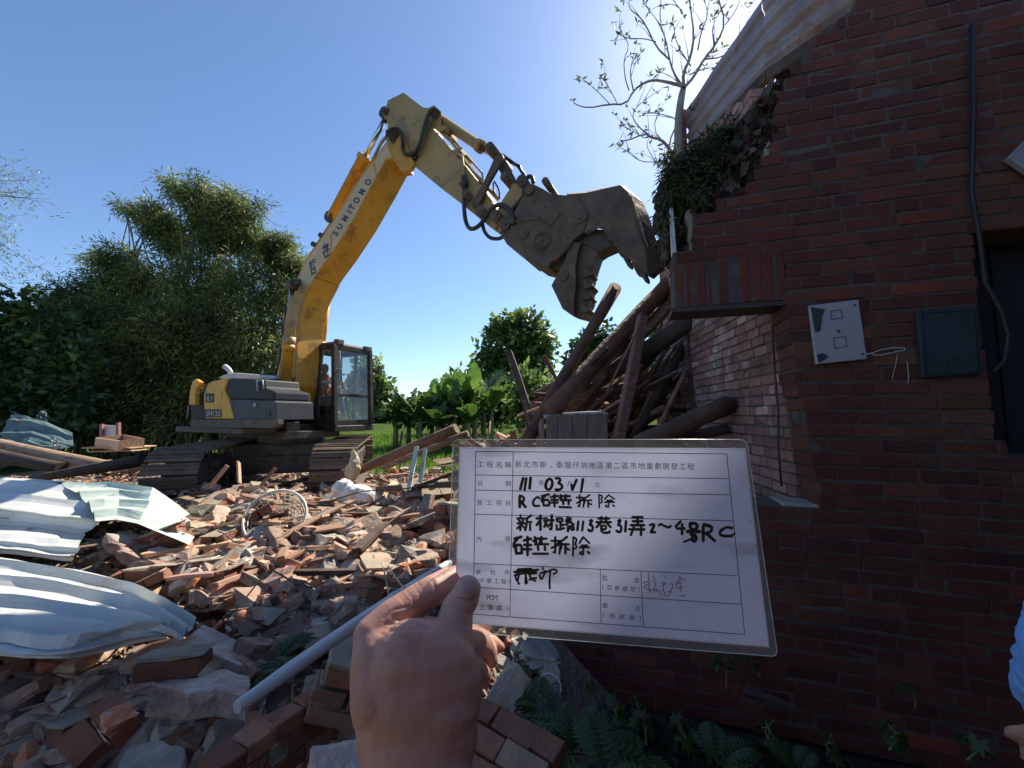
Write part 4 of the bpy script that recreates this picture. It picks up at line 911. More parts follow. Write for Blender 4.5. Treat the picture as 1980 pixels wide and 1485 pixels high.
opr = empty('person', CX(.05, .66, CB)); tag(opr, 'machine operator in a red-orange vest and white helmet, sitting in the excavator cab', 'person')
s_ = .92
def CJ(s, o_, z): return CX(s, .62+o_, CB+z)
human(opr, dict(pelvis=CJ(.05, 0, .55), neck=CJ(.08, 0, 1.08), head=CJ(.12, 0, 1.20), face=EH, shL=CJ(.08, .17, 1.02), shR=CJ(.08, -.17, 1.02), elL=CJ(.18, .25, .8), wrL=CJ(.42, .24, .80), elR=CJ(.18, -.25, .8), wrR=CJ(.42, -.2, .80),
    hipL=CJ(.08, .09, .54), hipR=CJ(.08, -.09, .54), knL=CJ(.5, .12, .56), knR=CJ(.5, -.12, .56), anL=CJ(.62, .11, .16), anR=CJ(.62, -.11, .16)), .88, 'whiteboard', 'trouser', 'vest', 'whiteboard')
# boom -------------------------------------------------------------
BN = -.27
top = Z2([(740, 355), (700, 410), (650, 500), (560, 600), (480, 735), (385, 880), (330, 965), (270, 1045), (205, 1150), (180, 1215)])+Z1([(790, 250), (770, 330), (765, 480), (735, 620), (712, 790), (712, 900)])
bot = Z1([(760, 1000), (850, 800), (865, 600), (868, 450), (885, 330), (915, 220), (960, 110), (990, 60)])+Z2([(215, 1365), (250, 1290), (280, 1225), (345, 1130), (400, 1055), (530, 850), (660, 615), (730, 480), (775, 470)])
boom = plate('boom', top+bot[::1], BN, -BN, M['boompaint'], bevel=.006)
def blend(a, c, t): return (a[0]+(c[0]-a[0])*t, a[1]+(c[1]-a[1])*t)
litside = Z2([(733, 372), (655, 500), (565, 606), (485, 740), (392, 880), (335, 965), (278, 1048), (215, 1150), (190, 1215), (185, 1300)])+Z2([(240, 1300), (280, 1218), (345, 1122), (400, 1047), (530, 842), (658, 605), (728, 470), (765, 460)])
bd = plate('boom_side_band', litside, BN-.005, BN+.002, M['litside'], boom, 0)  # lighter side face: glancing light on the boom put into the paint
BP = lambda x, y, l: PX(x, y, BN-.008-l)
lt = MB(); d = Vector((633-412, 600-950)).normalized(); 
A0 = Z2([(415, 940)])[0]; A1 = Z2([(622, 615)])[0]; ex = Vector((A1[0]-A0[0], A1[1]-A0[1])).normalized(); ey = Vector((ex.y, -ex.x))
for k, ch in enumerate('SUMITOMO'):
    t = (0, .13, .29, .415, .50, .635, .80, .985)[k]; x, y = blend(A0, A1, t); put(lt, ch, x, y, 15.5, BP, 0, ex=(ex.x*.95, ex.y*.95), ey=(ey.x*.9-.1, ey.y*.9), bold=.045)
for ch, cx, cy in (('在', 355, 1045), ('哲', 274, 1150)):
    x, y = Z2([(cx, cy)])[0]; put(lt, ch, x, y, 27, BP, 0, ex=(.5, -.3), ey=(-.15, -1.1), bold=.03)
lt.build('lettering', M['blueink'], boom, origin=EO, fixn=False)
b = MB()
for a, c in (((392, 945), (382, 1075)), ((655, 500), (672, 590))):
    p, q = Z2([a, c]); b.beam(PX(*p, BN-.006), PX(*q, BN-.006), .004, .03, EN)
b.build('weld_seam', M['boompaint'], boom, origin=EO)
b = MB()
for cx, cy in ((330, 955), (283, 1010), (374, 868)):
    p, = Z2([(cx, cy)]); q = PX(*p, -.1); b.tube([q-EN*.05, q+EN*.25], .05 if cx < 350 else .02, 12)
b.build('pipe_clamp', M['darksteel'], boom, origin=EO)
def hydraulic(name, a, b_, r1, r2, split, par, m=M['boompaint'], off=0):
    a = Vector(a); b_ = Vector(b_); c = a.lerp(b_, split); d = (b_-a).normalized()
    e = empty(name, a); e.parent = par; e.location = a-EO if par is exc else a-Vector(par['_o']); e['_o'] = list(a)
    q = MB(); q.tube([a, c-d*.09, c-d*.09, c], [r1, r1, r1*1.22, r1*1.22], 18); q.build('cylinder_barrel', m, e, origin=a)
    q = MB(); q.tube([c, b_], r2, 16); q.build('cylinder_rod', M['chrome'], e, origin=a)
    for z in (a, b_):
        q = MB(); q.tube([z-EN*r1*.95, z+EN*r1*.95], r1*.9, 16); q.build('pin_eye', M['darksteel'], e, origin=a)
    return e
fk = Z2([(738, 350), (775, 475), (830, 560), (880, 540), (905, 500), (870, 420), (830, 330), (790, 290)])
for o_ in (-.26, .18): plate('boom_fork', fk, o_, o_+.08, M['boompaint'], boom)
# two lift cylinders either side of the boom foot: yellow barrels below, rods up to the black pin block
for off, foot, mid, tip in ((-.45, (775, 1000), (805, 520), (855, 110)), (.45, (965, 1000), (1030, 540), (1050, 300))):
    F_, Mi, Ti = [PX(*p, off) for p in Z1([foot, mid, tip])]
    if off > 0: Mi = PX(*Z1([(1018, 545)])[0], off); Ti = F_+(Mi-F_)*1.9
    L = (Ti-F_).length; sp = (Mi-F_).length/L
    e = hydraulic('lift_cylinder', F_, F_+(Mi-F_).normalized()*L, .095, .05, sp, exc, M['paint'])
    q = MB(); dd = (Ti-Mi).normalized(); q.tube([Mi, Mi+dd*.16], .115, 14); q.build('gland_nut', M['tanpaint'], e, origin=F_)
    if off < 0:
        q = MB(); q.tube([Mi+dd*.1, Mi.lerp(Ti, .35), Mi.lerp(Ti, .8)], [.10, .105, .085], 14); q.build('rod_guard', M['tanpaint'], e, origin=F_)
    else:
        q = MB(); q.tube([Mi+dd*.1, Mi.lerp(Ti, .9)], [.10, .105], 14); q.build('rod_guard', M['boompaint'], e, origin=F_)
p, q_ = [PX(*k, -.5) for k in Z1([(822, 90), (900, 95)])]; b = MB(); b.tube([PX(*Z1([(845, 95)])[0], -.52), PX(*Z1([(890, 95)])[0], .5)], .075, 16); b.box((p+q_)/2, (.22, .06, .1), RE); b.build('cylinder_pin', M['black'], exc, origin=EO, bevel=.01)
# arm cylinder along the top of the boom
a = PX(*Z2([(395, 845)])[0], 0); c = PX(*Z2([(607, 480)])[0], 0); t = PX(*Z2([(738, 205)])[0], 0)
hydraulic('arm_cylinder', a, t, .115, .05, .62, exc)
b = MB()
for o_ in (-.14, .05): b.tube([PX(*k, o_) for k in Z2([(740, 330), (700, 380), (655, 480), (600, 560)])], .022, 8)
for o_ in (-.02, .12): b.tube([PX(*k, o_) for k in Z2([(760, 300), (700, 370), (640, 490), (400, 850), (215, 1140)])], .02, 8)
b.build('steel_pipes', M['tanpaint'], exc, origin=EO)
b = MB(); b.tube([PX(*k, -.33) for k in Z1([(780, 240), (790, 300), (770, 400), (760, 520), (735, 640), (705, 790), (690, 850)])], .02, 8); b.tube([PX(*k, -.36) for k in Z1([(790, 250), (780, 340), (785, 420), (750, 540), (745, 620), (715, 720), (640, 800)])], .018, 8); b.build('hose', M['hose'], exc, origin=EO)
# boom foot area: hoses, red coil, brackets
b = MB()
for x0, x1, y1 in ((815, 800, 960), (835, 830, 1000), (870, 850, 1010), (885, 890, 980), (925, 935, 1000), (945, 960, 1010)): b.tube([PX(*k, -.2) for k in Z1([(x0, 840), ((x0+x1)/2, 920), (x1, y1)])], .016, 6)
b.build('hose', M['tanpaint'], exc, origin=EO)
b = MB(); q = PX(*Z1([(868, 870)])[0], -.35)
for k in range(5):
    a0 = rnd(0, 6); b.tube([q+EH*(.09*math.cos(a0+i*.7)*rnd(.8, 1.2))+UP*(.1*math.sin(a0+i*.7)*rnd(.8, 1.2))-EN*.02*k for i in range(10)], .014, 6)
b.build('red_hose_coil', M['redpaint'], exc, origin=EO)
f = MB()
for o_ in (-.32, .32): f.loft([EX(-.35, o_-.02, 1.2), EX(.3, o_-.02, 1.2), EX(.2, o_-.02, 1.75), EX(-.2, o_-.02, 1.9)], [EX(-.35, o_+.02, 1.2), EX(.3, o_+.02, 1.2), EX(.2, o_+.02, 1.75), EX(-.2, o_+.02, 1.9)])
f.box(EX(-.1, 0, 1.2), (1.0, 1.1, .2), RE); f.box(EX(.45, -.35, 1.25), (.25, .25, .2), RE); f.box(EX(.45, .32, 1.25), (.25, .2, .2), RE); f.build('boom_bracket', M['darksteel'], exc, origin=EO, bevel=.01)
# arm ------------------------------------------------------------------
armo = Z2([(840, 60), (740, 110), (737, 130), (716, 185), (716, 215), (740, 240), (742, 330), (775, 350), (800, 400), (850, 470), (902, 515)])+Z3([(0, 532), (110, 615), (215, 700), (320, 785), (405, 845), (440, 800), (440, 760), (390, 670), (330, 590), (180, 400), (60, 262), (0, 198)])+Z2([(1000, 250), (975, 220), (1010, 160), (960, 152)])
arm = plate('arm', armo, -.19, .19, M['tanpaint'], bevel=.006)
b = MB(); b.tube([PX(*Z2([(738, 185)])[0], -.21), PX(*Z2([(738, 185)])[0], .21)], .06, 14); b.tube([PX(*Z2([(790, 330)])[0], -.3), PX(*Z2([(790, 330)])[0], .3)], .13, 18); b.tube([PX(*Z2([(1035, 190)])[0], -.21), PX(*Z2([(1035, 190)])[0], .21)], .08, 14); b.build('pin', M['darksteel'], arm, origin=EO)
b = MB()
for o_ in (-.12, .12): b.loft([PX(x, y, o_-.02) for x, y in Z2([(990, 160), (1030, 140), (1075, 180), (1075, 270), (1030, 290), (1000, 250)])], [PX(x, y, o_+.02) for x, y in Z2([(990, 160), (1030, 140), (1075, 180), (1075, 270), (1030, 290), (1000, 250)])])
b.build('cylinder_bracket', M['tanpaint'], arm, origin=EO)
# pipes and hoses on the arm
b = MB()
for o_, k in ((-.12, 0), (-.02, 6), (.1, -4)):
    b.tube([PX(x, y-k*.5, o_) for x, y in Z3([(70, 235), (130, 290), (200, 380), (225, 430), (320, 545), (430, 660)])], .02, 8)
b.tube([PX(x, y, 0) for x, y in Z3([(110, 260), (160, 300), (215, 370), (330, 500), (335, 550), (300, 560)])], .016, 8)
for x, y in ((120, 262), (215, 395)): (u, v), = Z3([(x, y)]); b.box(PX(u, v, 0), (.12, .34, .07), RE)
b.tube([PX(x, y, -.21) for x, y in Z3([(150, 360), (205, 400), (215, 480), (218, 560)])], .022, 8); b.build('arm_pipes', M['tanpaint'], arm, origin=EO)
b = MB(); b.tube([PX(x, y, -.24) for x, y in Z3([(218, 520), (220, 590)])], .045, 10); b.tube([PX(x, y, -.24) for x, y in Z3([(192, 565), (240, 565)])], .022, 8); b.build('valve', M['darksteel'], arm, origin=EO)
def hose(pts, r, off, zf, off2=None):
    b = MB(); P0 = zf(pts); n_ = len(P0); o2 = off if off2 is None else off2; W = [PX(x, y, off+(o2-off)*i/(n_-1)) for i, (x, y) in enumerate(P0)]
    for _ in range(2):
        q = [W[0]]
        for u, v in zip(W, W[1:]): q += [u.lerp(v, .25), u.lerp(v, .75)]
        W = q+[W[-1]]
    b.tube(W, r, 10); return b.build('hose', M['hose'], exc, origin=EO)
hose([(222, 590), (215, 700), (225, 800), (250, 850), (290, 845), (330, 810), (370, 740), (420, 695), (470, 700), (510, 740), (535, 790)], .032, -.26, Z3)
hose([(330, 800), (340, 860), (375, 905), (430, 912), (465, 895)], .028, -.2, Z3)
hose([(520, 720), (590, 650), (600, 560), (615, 520), (640, 520), (650, 560)], .03, -.24, Z3)
hose([(400, 560), (400, 610), (430, 655)], .012, -.1, Z3); hose([(405, 550), (435, 600), (440, 660)], .012, -.1, Z3)
for k, w in enumerate((-.24, -.27, -.30)): hose([(735, 330-k*12), (770, 300-k*6), (815, 300-k*8), (835, 350), (830, 420), (860, 465-k*8), (910, 455-k*10), (945, 380), (965, 290), (985, 220), (1010, 170)], .028, w, Z2)
hose([(740, 360), (790, 330), (805, 380), (830, 450), (880, 490), (925, 460)], .03, -.22, Z2)
# bucket cylinder, links
c0, c1 = PX(*Z3([(45, 150)])[0], 0), PX(*Z3([(437, 412)])[0], 0)
hydraulic('bucket_cylinder', c0, c1, .085, .055, .74, exc, M['tanpaint'])
def link(name, a, c, w, offs, m, zf=Z3, r=.075):
    b = MB()
    for o_ in offs:
        A, C = PX(*zf([a])[0], o_), PX(*zf([c])[0], o_); d = (C-A).normalized(); n_ = d.cross(EN).normalized()
        ring = []
        for k in range(9): t = math.pi*k/8; ring.append(A-d*(r*math.sin(t))+n_*(r*math.cos(t)))
        ring += [A.lerp(C, .5)-n_*w*.5]
        for k in range(9): t = math.pi*k/8; ring.append(C+d*(r*math.sin(t))-n_*(r*math.cos(t)))
        ring += [A.lerp(C, .5)+n_*w*.5]
        b.loft([p-EN*.03 for p in ring], [p+EN*.03 for p in ring])
    o = b.build(name, m, exc, origin=EO, bevel=.006)
    q = MB()
    for pt in (a, c): A = PX(*zf([pt])[0], 0); q.cyl(A-EN*(abs(offs[0])+.06), A+EN*(abs(offs[0])+.06), .04, 14)
    q.build('link_pin', M['track'], o, origin=EO)
link('link', (437, 412), (295, 690), .1, (-.24, .24), M['rust'])
link('link', (437, 412), (530, 590), .15, (-.12, .12), M['rust'])
plate('coupler', Z3([(520, 560), (560, 570), (600, 620), (520, 740), (560, 800), (520, 850), (470, 890), (430, 860), (440, 800), (420, 740), (440, 690), (500, 600)]), -.2, .2, M['tanpaint'], bevel=.01)
b = MB()
for x, y, r in ((295, 690, .06), (380, 790, .075), (472, 820, .085), (530, 590, .07), (630, 612, .075), (437, 412, .075)):
    b = MB(); q = PX(*Z3([(x, y)])[0], 0); b.cyl(q-EN*.32, q+EN*.32, r, 18); b.cyl(q-EN*.335, q-EN*.32, r*.6, 14, (1.5, 1.5, 1.5)); b.build('linkage_pin', M['rust'], exc, origin=EO)
# crusher ---------------------------------------------------------------
CRU = empty('crusher', PX(1090, 440, 0)); CO2 = PX(1090, 440, 0); CRU.parent = exc; CRU.location = CO2-EO; CRU['_o'] = list(CO2)
def cplate(name, pts, o0, o1, m=M['rust'], par=CRU, bevel=.01, far=None):
    A = [PX(x, y, o0) for x, y in Z3(pts)]; B = [PX(x, y, o1) for x, y in Z3(far)] if far else [p+EN*(o1-o0) for p in A]
    b = MB(); b.loft(A, B); return b.build(name, m, par, origin=CO2, bevel=bevel, seg=2)
body = cplate('crusher_body', [(640, 560), (700, 590), (760, 625), (840, 635), (920, 628), (1000, 760), (960, 870), (900, 915), (850, 975), (805, 1030), (760, 1055), (740, 1090), (660, 1070), (590, 1020), (480, 940), (440, 870), (500, 800), (560, 680), (590, 610)], -.26, .26, bevel=.02)
jaw = cplate('upper_jaw', [(860, 632), (980, 622), (1080, 598), (1172, 577), (1195, 572), (1235, 610), (1262, 690), (1288, 770), (1312, 860), (1345, 960), (1372, 1140), (1330, 1115), (1312, 1108), (1285, 1065), (1250, 1042), (1215, 1015), (1190, 985), (1160, 940), (1110, 905), (1080, 850), (1040, 845), (990, 862), (900, 905), (840, 900)], -.24, .22,
    far=[(860, 622), (980, 612), (1080, 592), (1180, 577), (1215, 575), (1265, 620), (1335, 680), (1372, 760), (1400, 850), (1430, 950), (1480, 1060), (1470, 1110), (1440, 1130), (1405, 1165), (1375, 1150), (1300, 1060), (1250, 1000), (1180, 930), (1130, 880), (1100, 835), (1040, 835), (990, 852), (900, 895), (840, 890)], bevel=.02)
cplate('jaw_rib', [(1240, 640), (1262, 640), (1300, 760), (1340, 860), (1372, 960), (1362, 965), (1320, 870), (1282, 770)], -.262, -.24, par=jaw)
cplate('jaw_slot', [(1340, 800), (1358, 850), (1390, 960), (1372, 940), (1345, 850)], -.1, .19, M['black'], jaw, 0)
for (x, y) in ((1172, 935), (1225, 1010), (1288, 1062), (1335, 1105)): cplate('jaw_tooth', [(x-22, y-22), (x+18, y+6), (x+14, y+32), (x-10, y+20), (x-26, y+2)], -.2, .2, par=jaw, bevel=.012)
low = cplate('lower_jaw', [(862, 985), (880, 960), (905, 925), (945, 935), (925, 1000), (912, 1080), (918, 1180), (905, 1270), (905, 1385), (860, 1365), (830, 1345), (760, 1200), (800, 1125), (840, 1060)], -.20, .12, bevel=.015)
cplate('lower_jaw_plate', [(905, 930), (1000, 900), (1060, 870), (1140, 940), (1050, 1000), (1030, 1060), (1012, 1120), (1000, 1170), (1022, 1200), (998, 1230), (1002, 1290), (985, 1330), (998, 1345), (975, 1402), (905, 1385), (905, 1270), (915, 1180), (910, 1080), (925, 1000)], -.10, .20, par=low, bevel=.012)
for (x, y) in ((1005, 1120), (1008, 1195), (1000, 1265), (988, 1345)): cplate('jaw_tooth', [(x-45, y-28), (x+4, y-10), (x+18, y+6), (x-4, y+20), (x-45, y+30)], -.14, .14, par=low, bevel=.01)
cplate('throat_block', [(800, 1030), (870, 965), (905, 930), (1040, 850), (1090, 850), (1160, 940), (1060, 985), (960, 940), (840, 1110), (770, 1085)], -.13, .18, M['darksteel'])
def disc(x, y, r, h, m=M['rust'], par=body, off=-.26, n=20):
    b = MB(); q = PX(*Z3([(x, y)])[0], off); b.cyl(q, q-EN*h, r, n, r2=r*.94); b.cyl(q, q-EN*(h+.012), r*.45, 12, (.6, .6, .6)); b.build('pin_cover', m, par, origin=CO2)
disc(940, 775, .105, .035, par=jaw, off=-.24); disc(628, 612, .07, .05); disc(590, 885, .075, .02); disc(475, 820, .1, .04); disc(840, 1140, .07, .02, par=low, off=-.2); disc(530, 812, .035, .08)
b = MB(); q = PX(*Z3([(702, 925)])[0], -.26); b.cyl(q, q-EN*.02, .135, 26)
for k in range(12):
    a0 = k*math.pi/6; z = q+EH*(.105*math.cos(a0))+UP*(.105*math.sin(a0)); b.cyl(z-EN*.015, z-EN*.04, .016, 8, (1.2, 1.2, 1.2))
b.cyl(q, q-EN*.035, .03, 12, (.4, .4, .4)); b.build('bolt_flange', M['rust'], body, origin=CO2)
cplate('cover_plate', [(752, 668), (822, 745), (752, 838), (680, 762)], -.272, -.26, par=body, bevel=.004)
b = MB()
for a_, c_ in (((560, 800), (690, 788)), ((690, 788), (720, 700)), ((590, 620), (540, 700)), ((900, 935), (800, 1035))):
    b = MB(); b.beam(PX(*Z3([a_])[0], -.266), PX(*Z3([c_])[0], -.266), .006, .02, EN); b.build('weld_bead', M['track'], body, origin=CO2)
b = MB()
for x, y in ((655, 1065), (700, 1085), (575, 460), (600, 520), (760, 600)):
    q = PX(*Z3([(x, y)])[0], 0)
    if y > 700 or x == 760: b.tube([q-EN*.24, q+EN*.24], .035 if x != 760 else .05, 10)
b.build('crusher_pin', M['rust'], CRU, origin=CO2)
b = MB()
for k in range(5): b.tube([PX(x+rnd(-6, 6)/3, y+rnd(-6, 6)/3, rnd(-.12, .12)) for x, y in Z3([(455, 385), (510, 425), (560, 460), (590, 510), (610, 560)])], .02, 7)
b.build('hose_bundle', M['hose'], exc, origin=EO)

# the machine is a compact one: same bearing, sized and set down at its true distance
KS = .78
for o in (exc, opr):
    o.location = CAM+(Vector(o['_o'])-CAM)*KS; o.scale = (KS, KS, KS)
# ------------------------------------------------------------------ rubble
def randrot(): return Matrix.Rotation(rnd(0, 6.283), 3, 'Z') @ Matrix.Rotation(rnd(-1, 1)*.6, 3, 'X') @ Matrix.Rotation(rnd(-1, 1)*.6, 3, 'Y')
def hullrock(name, size, m, npt=14, chip=.02, bevel=.003):
    bm = bmesh.new()
    for _ in range(npt):
        p = Vector((rnd(-.5, .5), rnd(-.5, .5), rnd(-.5, .5))); k = max(abs(p.x), abs(p.y), abs(p.z)); p *= .5/k*rnd(.8, 1); bm.verts.new((p.x*size[0], p.y*size[1], p.z*size[2]))
    bmesh.ops.convex_hull(bm, input=bm.verts); loose = [v for v in bm.verts if not v.link_faces]; bmesh.ops.delete(bm, geom=loose, context='VERTS')
    bmesh.ops.subdivide_edges(bm, edges=bm.edges, cuts=1, use_grid_fill=True)
    for v in bm.verts: v.co += Vector((rnd(-1, 1), rnd(-1, 1), rnd(-1, 1)))*chip*min(size)
    me = bpy.data.meshes.new(name); bm.to_mesh(me); bm.free(); me.materials.append(m); o = bpy.data.objects.new(name, me); col.objects.link(o); return o
def brickmesh(name, m, L=.22, broken=False):
    bm = bmesh.new(); bmesh.ops.create_cube(bm, size=1)
    for v in bm.verts: v.co = Vector((v.co.x*L, v.co.y*.105, v.co.z*.058))
    bmesh.ops.subdivide_edges(bm, edges=[e for e in bm.edges], cuts=2, use_grid_fill=True)
    for v in bm.verts:
        e = .0025
        if broken and v.co.x > L*.49:
            v.co.x -= rnd(0, L*.28); e = .006
        v.co += Vector((rnd(-e, e), rnd(-e, e), rnd(-e, e)))*1.7
    cs = [v for v in bm.verts if abs(v.co.x) > L*.45 and abs(v.co.y) > .045 and abs(v.co.z) > .024]
    for v in random.sample(cs, min(7, len(cs))): v.co *= rnd(.74, .95)
    bmesh.ops.bevel(bm, geom=[e for e in bm.edges if e.calc_face_angle(0) > .8], offset=.003, segments=1, affect='EDGES')
    me = bpy.data.meshes.new(name); bm.to_mesh(me); bm.free(); me.materials.append(m); o = bpy.data.objects.new(name, me); col.objects.link(o); return o
BC = [(.26, .11, .07), (.28, .13, .085), (.23, .10, .065), (.31, .15, .095), (.28, .19, .14)]
def clustermesh(name, nx, ny, nz, ragged=.35, top=True):
    "a lump of masonry: courses of bricks held by pale mortar, with a broken outline"
    b = MB(); L_, W_, Hh = .22, .11, .062; X0 = nx*L_/2; Y0 = ny*W_/2; Z0 = nz*Hh/2; mc = (.30, .26, .21)
    for k in range(nz):
        for j in range(ny):
            off = (j+k) % 2*.5
            for i in range(nx+1):
                edge = (i == 0 or i == nx or k == nz-1)
                if edge and random.random() < ragged: continue
                x0 = -X0+(i-off)*L_; x1 = x0+L_; x0 = max(x0, -X0-rnd(0, .04)); x1 = min(x1, X0+rnd(-.03, .03))
                if x1-x0 < .05: continue
                c = random.choice(BC); v = rnd(.7, 1.1)
                b.box(((x0+x1)/2, -Y0+W_*(j+.5), -Z0+Hh*(k+.5)), (x1-x0-.010, W_-.010, Hh-.010), None, .0075, (c[0]*v, c[1]*v, c[2]*v))
                te = .03 if k == nz-1 else .001; b.box(((x0+x1)/2, -Y0+W_*(j+.5), -Z0+Hh*(k+.5)-te/2), (x1-x0-.028+(.03 if 0 < i < nx else 0), W_-.03, Hh-te), None, .003, mc)
    if top: 
        for q in range(nx*2):
            x = -X0+nx*L_*(q+.5)/(nx*2); b.box((x, 0, Z0+.003), (L_*.52, ny*W_*rnd(.7, 1), .012), None, .006, (mc[0]*1.05, mc[1]*1.05, mc[2]*1.05))
    o = b.build(name, M['cluster'], bevel=.003); return o
def sink(o): o.location = (0, 0, -50)
protoB = [brickmesh('brick', M['loosebrick']), brickmesh('brick', M['loosebrick'], .21), brickmesh('brick', M['loosebrick'], .23)]
protoH = [brickmesh('broken_brick', M['loosebrick'], .16, True), brickmesh('broken_brick', M['orangebrick'], .14, True), brickmesh('broken_brick', M['loosebrick'], .19, True), brickmesh('broken_brick', M['orangebrick'], .10, True)]
protoC = [hullrock('mortar_lump', (.16, .12, .07), M['concrete'], 16, .12), hullrock('mortar_lump', (.12, .1, .06), M['concrete'], 12, .14), hullrock('mortar_lump', (.2, .13, .05), M['concrete'], 18, .12), hullrock('mortar_lump', (.1, .09, .07), M['orangebrick'], 12, .14)]
def plank(name, L, w_, t, m, splinter=True):
    bm = bmesh.new(); bmesh.ops.create_cube(bm, size=1)
    for v in bm.verts: v.co = Vector((v.co.x*L, v.co.y*w_, v.co.z*t))
    long = [e for e in bm.edges if abs(e.verts[0].co.x-e.verts[1].co.x) > L*.5]; bmesh.ops.subdivide_edges(bm, edges=long, cuts=5)
    wide = [e for e in bm.edges if abs(e.verts[0].co.y-e.verts[1].co.y) > w_*.5]; bmesh.ops.subdivide_edges(bm, edges=wide, cuts=2)
    k1, k2 = rnd(-1, 1), rnd(-1, 1)
    for v in bm.verts:
        x = v.co.x/L
        if splinter and abs(x) > .49: v.co.x *= rnd(.8, 1.06)
        v.co.z += L*.02*k1*math.cos(x*3)+rnd(-.001, .001); v.co.y += L*.012*k2*math.cos(x*3+1)+rnd(-.002, .002)
    bmesh.ops.bevel(bm, geom=[e for e in bm.edges if e.calc_face_angle(0) > .9], offset=.0025, segments=1, affect='EDGES')
    me = bpy.data.meshes.new(name); bm.to_mesh(me); bm.free(); me.materials.append(m); o = bpy.data.objects.new(name, me); col.objects.link(o); return o
protoP = [plank('plank', 1.0, .09, .022, M['wood']), plank('plank', .7, .11, .02, M['wood']), plank('plank', .5, .05, .03, M['pinkwood']), plank('plank', .8, .045, .03, M['palewood']), plank('plank', .45, .09, .018, M['pinkwood']), plank('plank', 1.2, .06, .05, M['wood']), plank('plank', .6, .12, .016, M['wood']), plank('plank', .35, .07, .02, M['palewood']), plank('plank', .9, .07, .04, M['darkwood'])]
protoK = [clustermesh('masonry_chunk', 2, 1, 3), clustermesh('masonry_chunk', 1, 2, 2, .2), clustermesh('masonry_chunk', 2, 2, 2, .3), clustermesh('masonry_chunk', 1, 1, 3, .2, False), clustermesh('masonry_chunk', 1, 2, 4, .3)]
ZONES = [([(-80, 1380), (230, 1380), (230, 1600), (-80, 1600)], 'in the bottom left corner'), ([(230, 1400), (480, 1400), (480, 1600), (230, 1600)], 'along the bottom edge'), ([(600, 1040), (880, 1040), (880, 1190), (600, 1190)], 'behind the white pipe'), ([(640, 960), (880, 960), (880, 1045), (640, 1040)], 'below the plastic bag'), ([(620, 880), (880, 860), (880, 962), (620, 962)], 'near the window frame'),
         ([(-60, 1085), (160, 1090), (430, 1160), (420, 1485), (-60, 1485)], 'at the near left'), ([(400, 1190), (700, 1190), (720, 1500), (400, 1500)], 'beside the white pipe'),
         ([(330, 1040), (880, 1040), (880, 1200), (330, 1190)], 'in the mid heap'), ([(330, 960), (880, 960), (880, 1045), (330, 1040)], 'near the cream basket'), ([(330, 880), (880, 880), (880, 962), (330, 962)], 'by the excavator tracks'),
         ([(-60, 830), (330, 830), (330, 930), (-60, 930)], 'under the left trees')]
def zone(p):
    x, y, f = proj(p)
    for poly, s in ZONES:
        if inpoly(x, y, poly): return s
    return 'near the leaning timbers' if x > 880 else 'in the rubble'
used = set(); ADJ = {}; LAB = {}
def adj(l, w):
    for o, a in zip(l, w): ADJ[o.as_pointer()] = a
def inst(proto, loc, R, sc, label, cat, group):
    o = proto if proto.name not in used else proto.copy()
    if o is proto: used.add(proto.name)
    else: col.objects.link(o)
    o.location = loc; o.rotation_euler = R.to_euler(); o.scale = (sc, sc, sc); z_ = zone(Vector(loc)); adj = ADJ.get(proto.as_pointer(), '')
    sz = 'small' if sc < .88 else ('large' if sc > 1.12 else ''); steep = R.to_euler(); st = 'tipped up' if abs(steep.x)+abs(steep.y) > .75 else ('lying tilted' if abs(steep.x)+abs(steep.y) > .3 else 'lying flat')
    LAB.setdefault((' '.join((sz+' '+adj+' '+cat).split()), st, z_), []).append(o); tag(o, 'x', cat, group+' '+z_); return o
KEEP = [(600, 1320, 90), (390, 1260, 100), (380, 1330, 110), (200, 1415, 70), (550, 1380, 110)]
SHP = [[(-300, 900), (0, 905), (390, 990), (378, 1050), (130, 1095), (-300, 1090)], [(-300, 1045), (250, 1105), (395, 1195), (350, 1245), (110, 1285), (-300, 1290)]]
def clearof(px, py): return not any(inpoly(px, py, q) for q in SHP) and all((px-a)**2+((py-b_)*1.2)**2 > r*r*.55 for a, b_, r in KEEP)
def scatter(n, protos, poly, lift, label, cat, group, smin=.8, smax=1.15, rot=randrot, wts=None):
    k = 0; xs = [p[0] for p in poly]; ys = [p[1] for p in poly]; t = 0
    while k < n and t < n*30:
        t += 1; x, y = rnd(min(xs), max(xs)), rnd(min(ys), max(ys))
        if not inpoly(x, y, poly) or not clearof(x, y): continue
        p = onray(x, y); 
        if p.y > 9.5: continue
        z = H(p.x, p.y); pr = random.choices(protos, wts)[0]
        inst(pr, (p.x, p.y, z+rnd(*lift)), rot(), rnd(smin, smax), label, cat, group); k += 1
adj(protoB, ['dusty red', 'short dusty red', 'long dusty red']); adj(protoH, ['dull red', 'bright orange', 'longer dull red', 'stubby orange']); adj(protoC, ['grey', 'roundish grey', 'flat grey', 'orange stained'])
adj(protoP, ['long brown', 'wide brown', 'narrow pinkish', 'thin pale', 'short pinkish', 'long square brown', 'wide thin brown', 'short pale', 'dark']); adj(protoK, ['three course', 'two brick', 'broad two course', 'narrow', 'tall'])
def flatrot(): return Matrix.Rotation(rnd(0, 6.283), 3, 'Z') @ Matrix.Rotation(rnd(-1, 1)*.28, 3, 'X') @ Matrix.Rotation(rnd(-1, 1)*.22, 3, 'Y')
NEAR = [(-80, 1240), (300, 1280), (480, 1180), (690, 1180), (690, 1560), (-80, 1560)]
MID = [(130, 1010), (400, 970), (880, 960), (880, 1100), (700, 1180), (480, 1200), (360, 1180), (200, 1080)]
BACK = [(340, 938), (600, 925), (700, 915), (790, 890), (880, 860), (880, 1000), (400, 1010), (380, 960)]
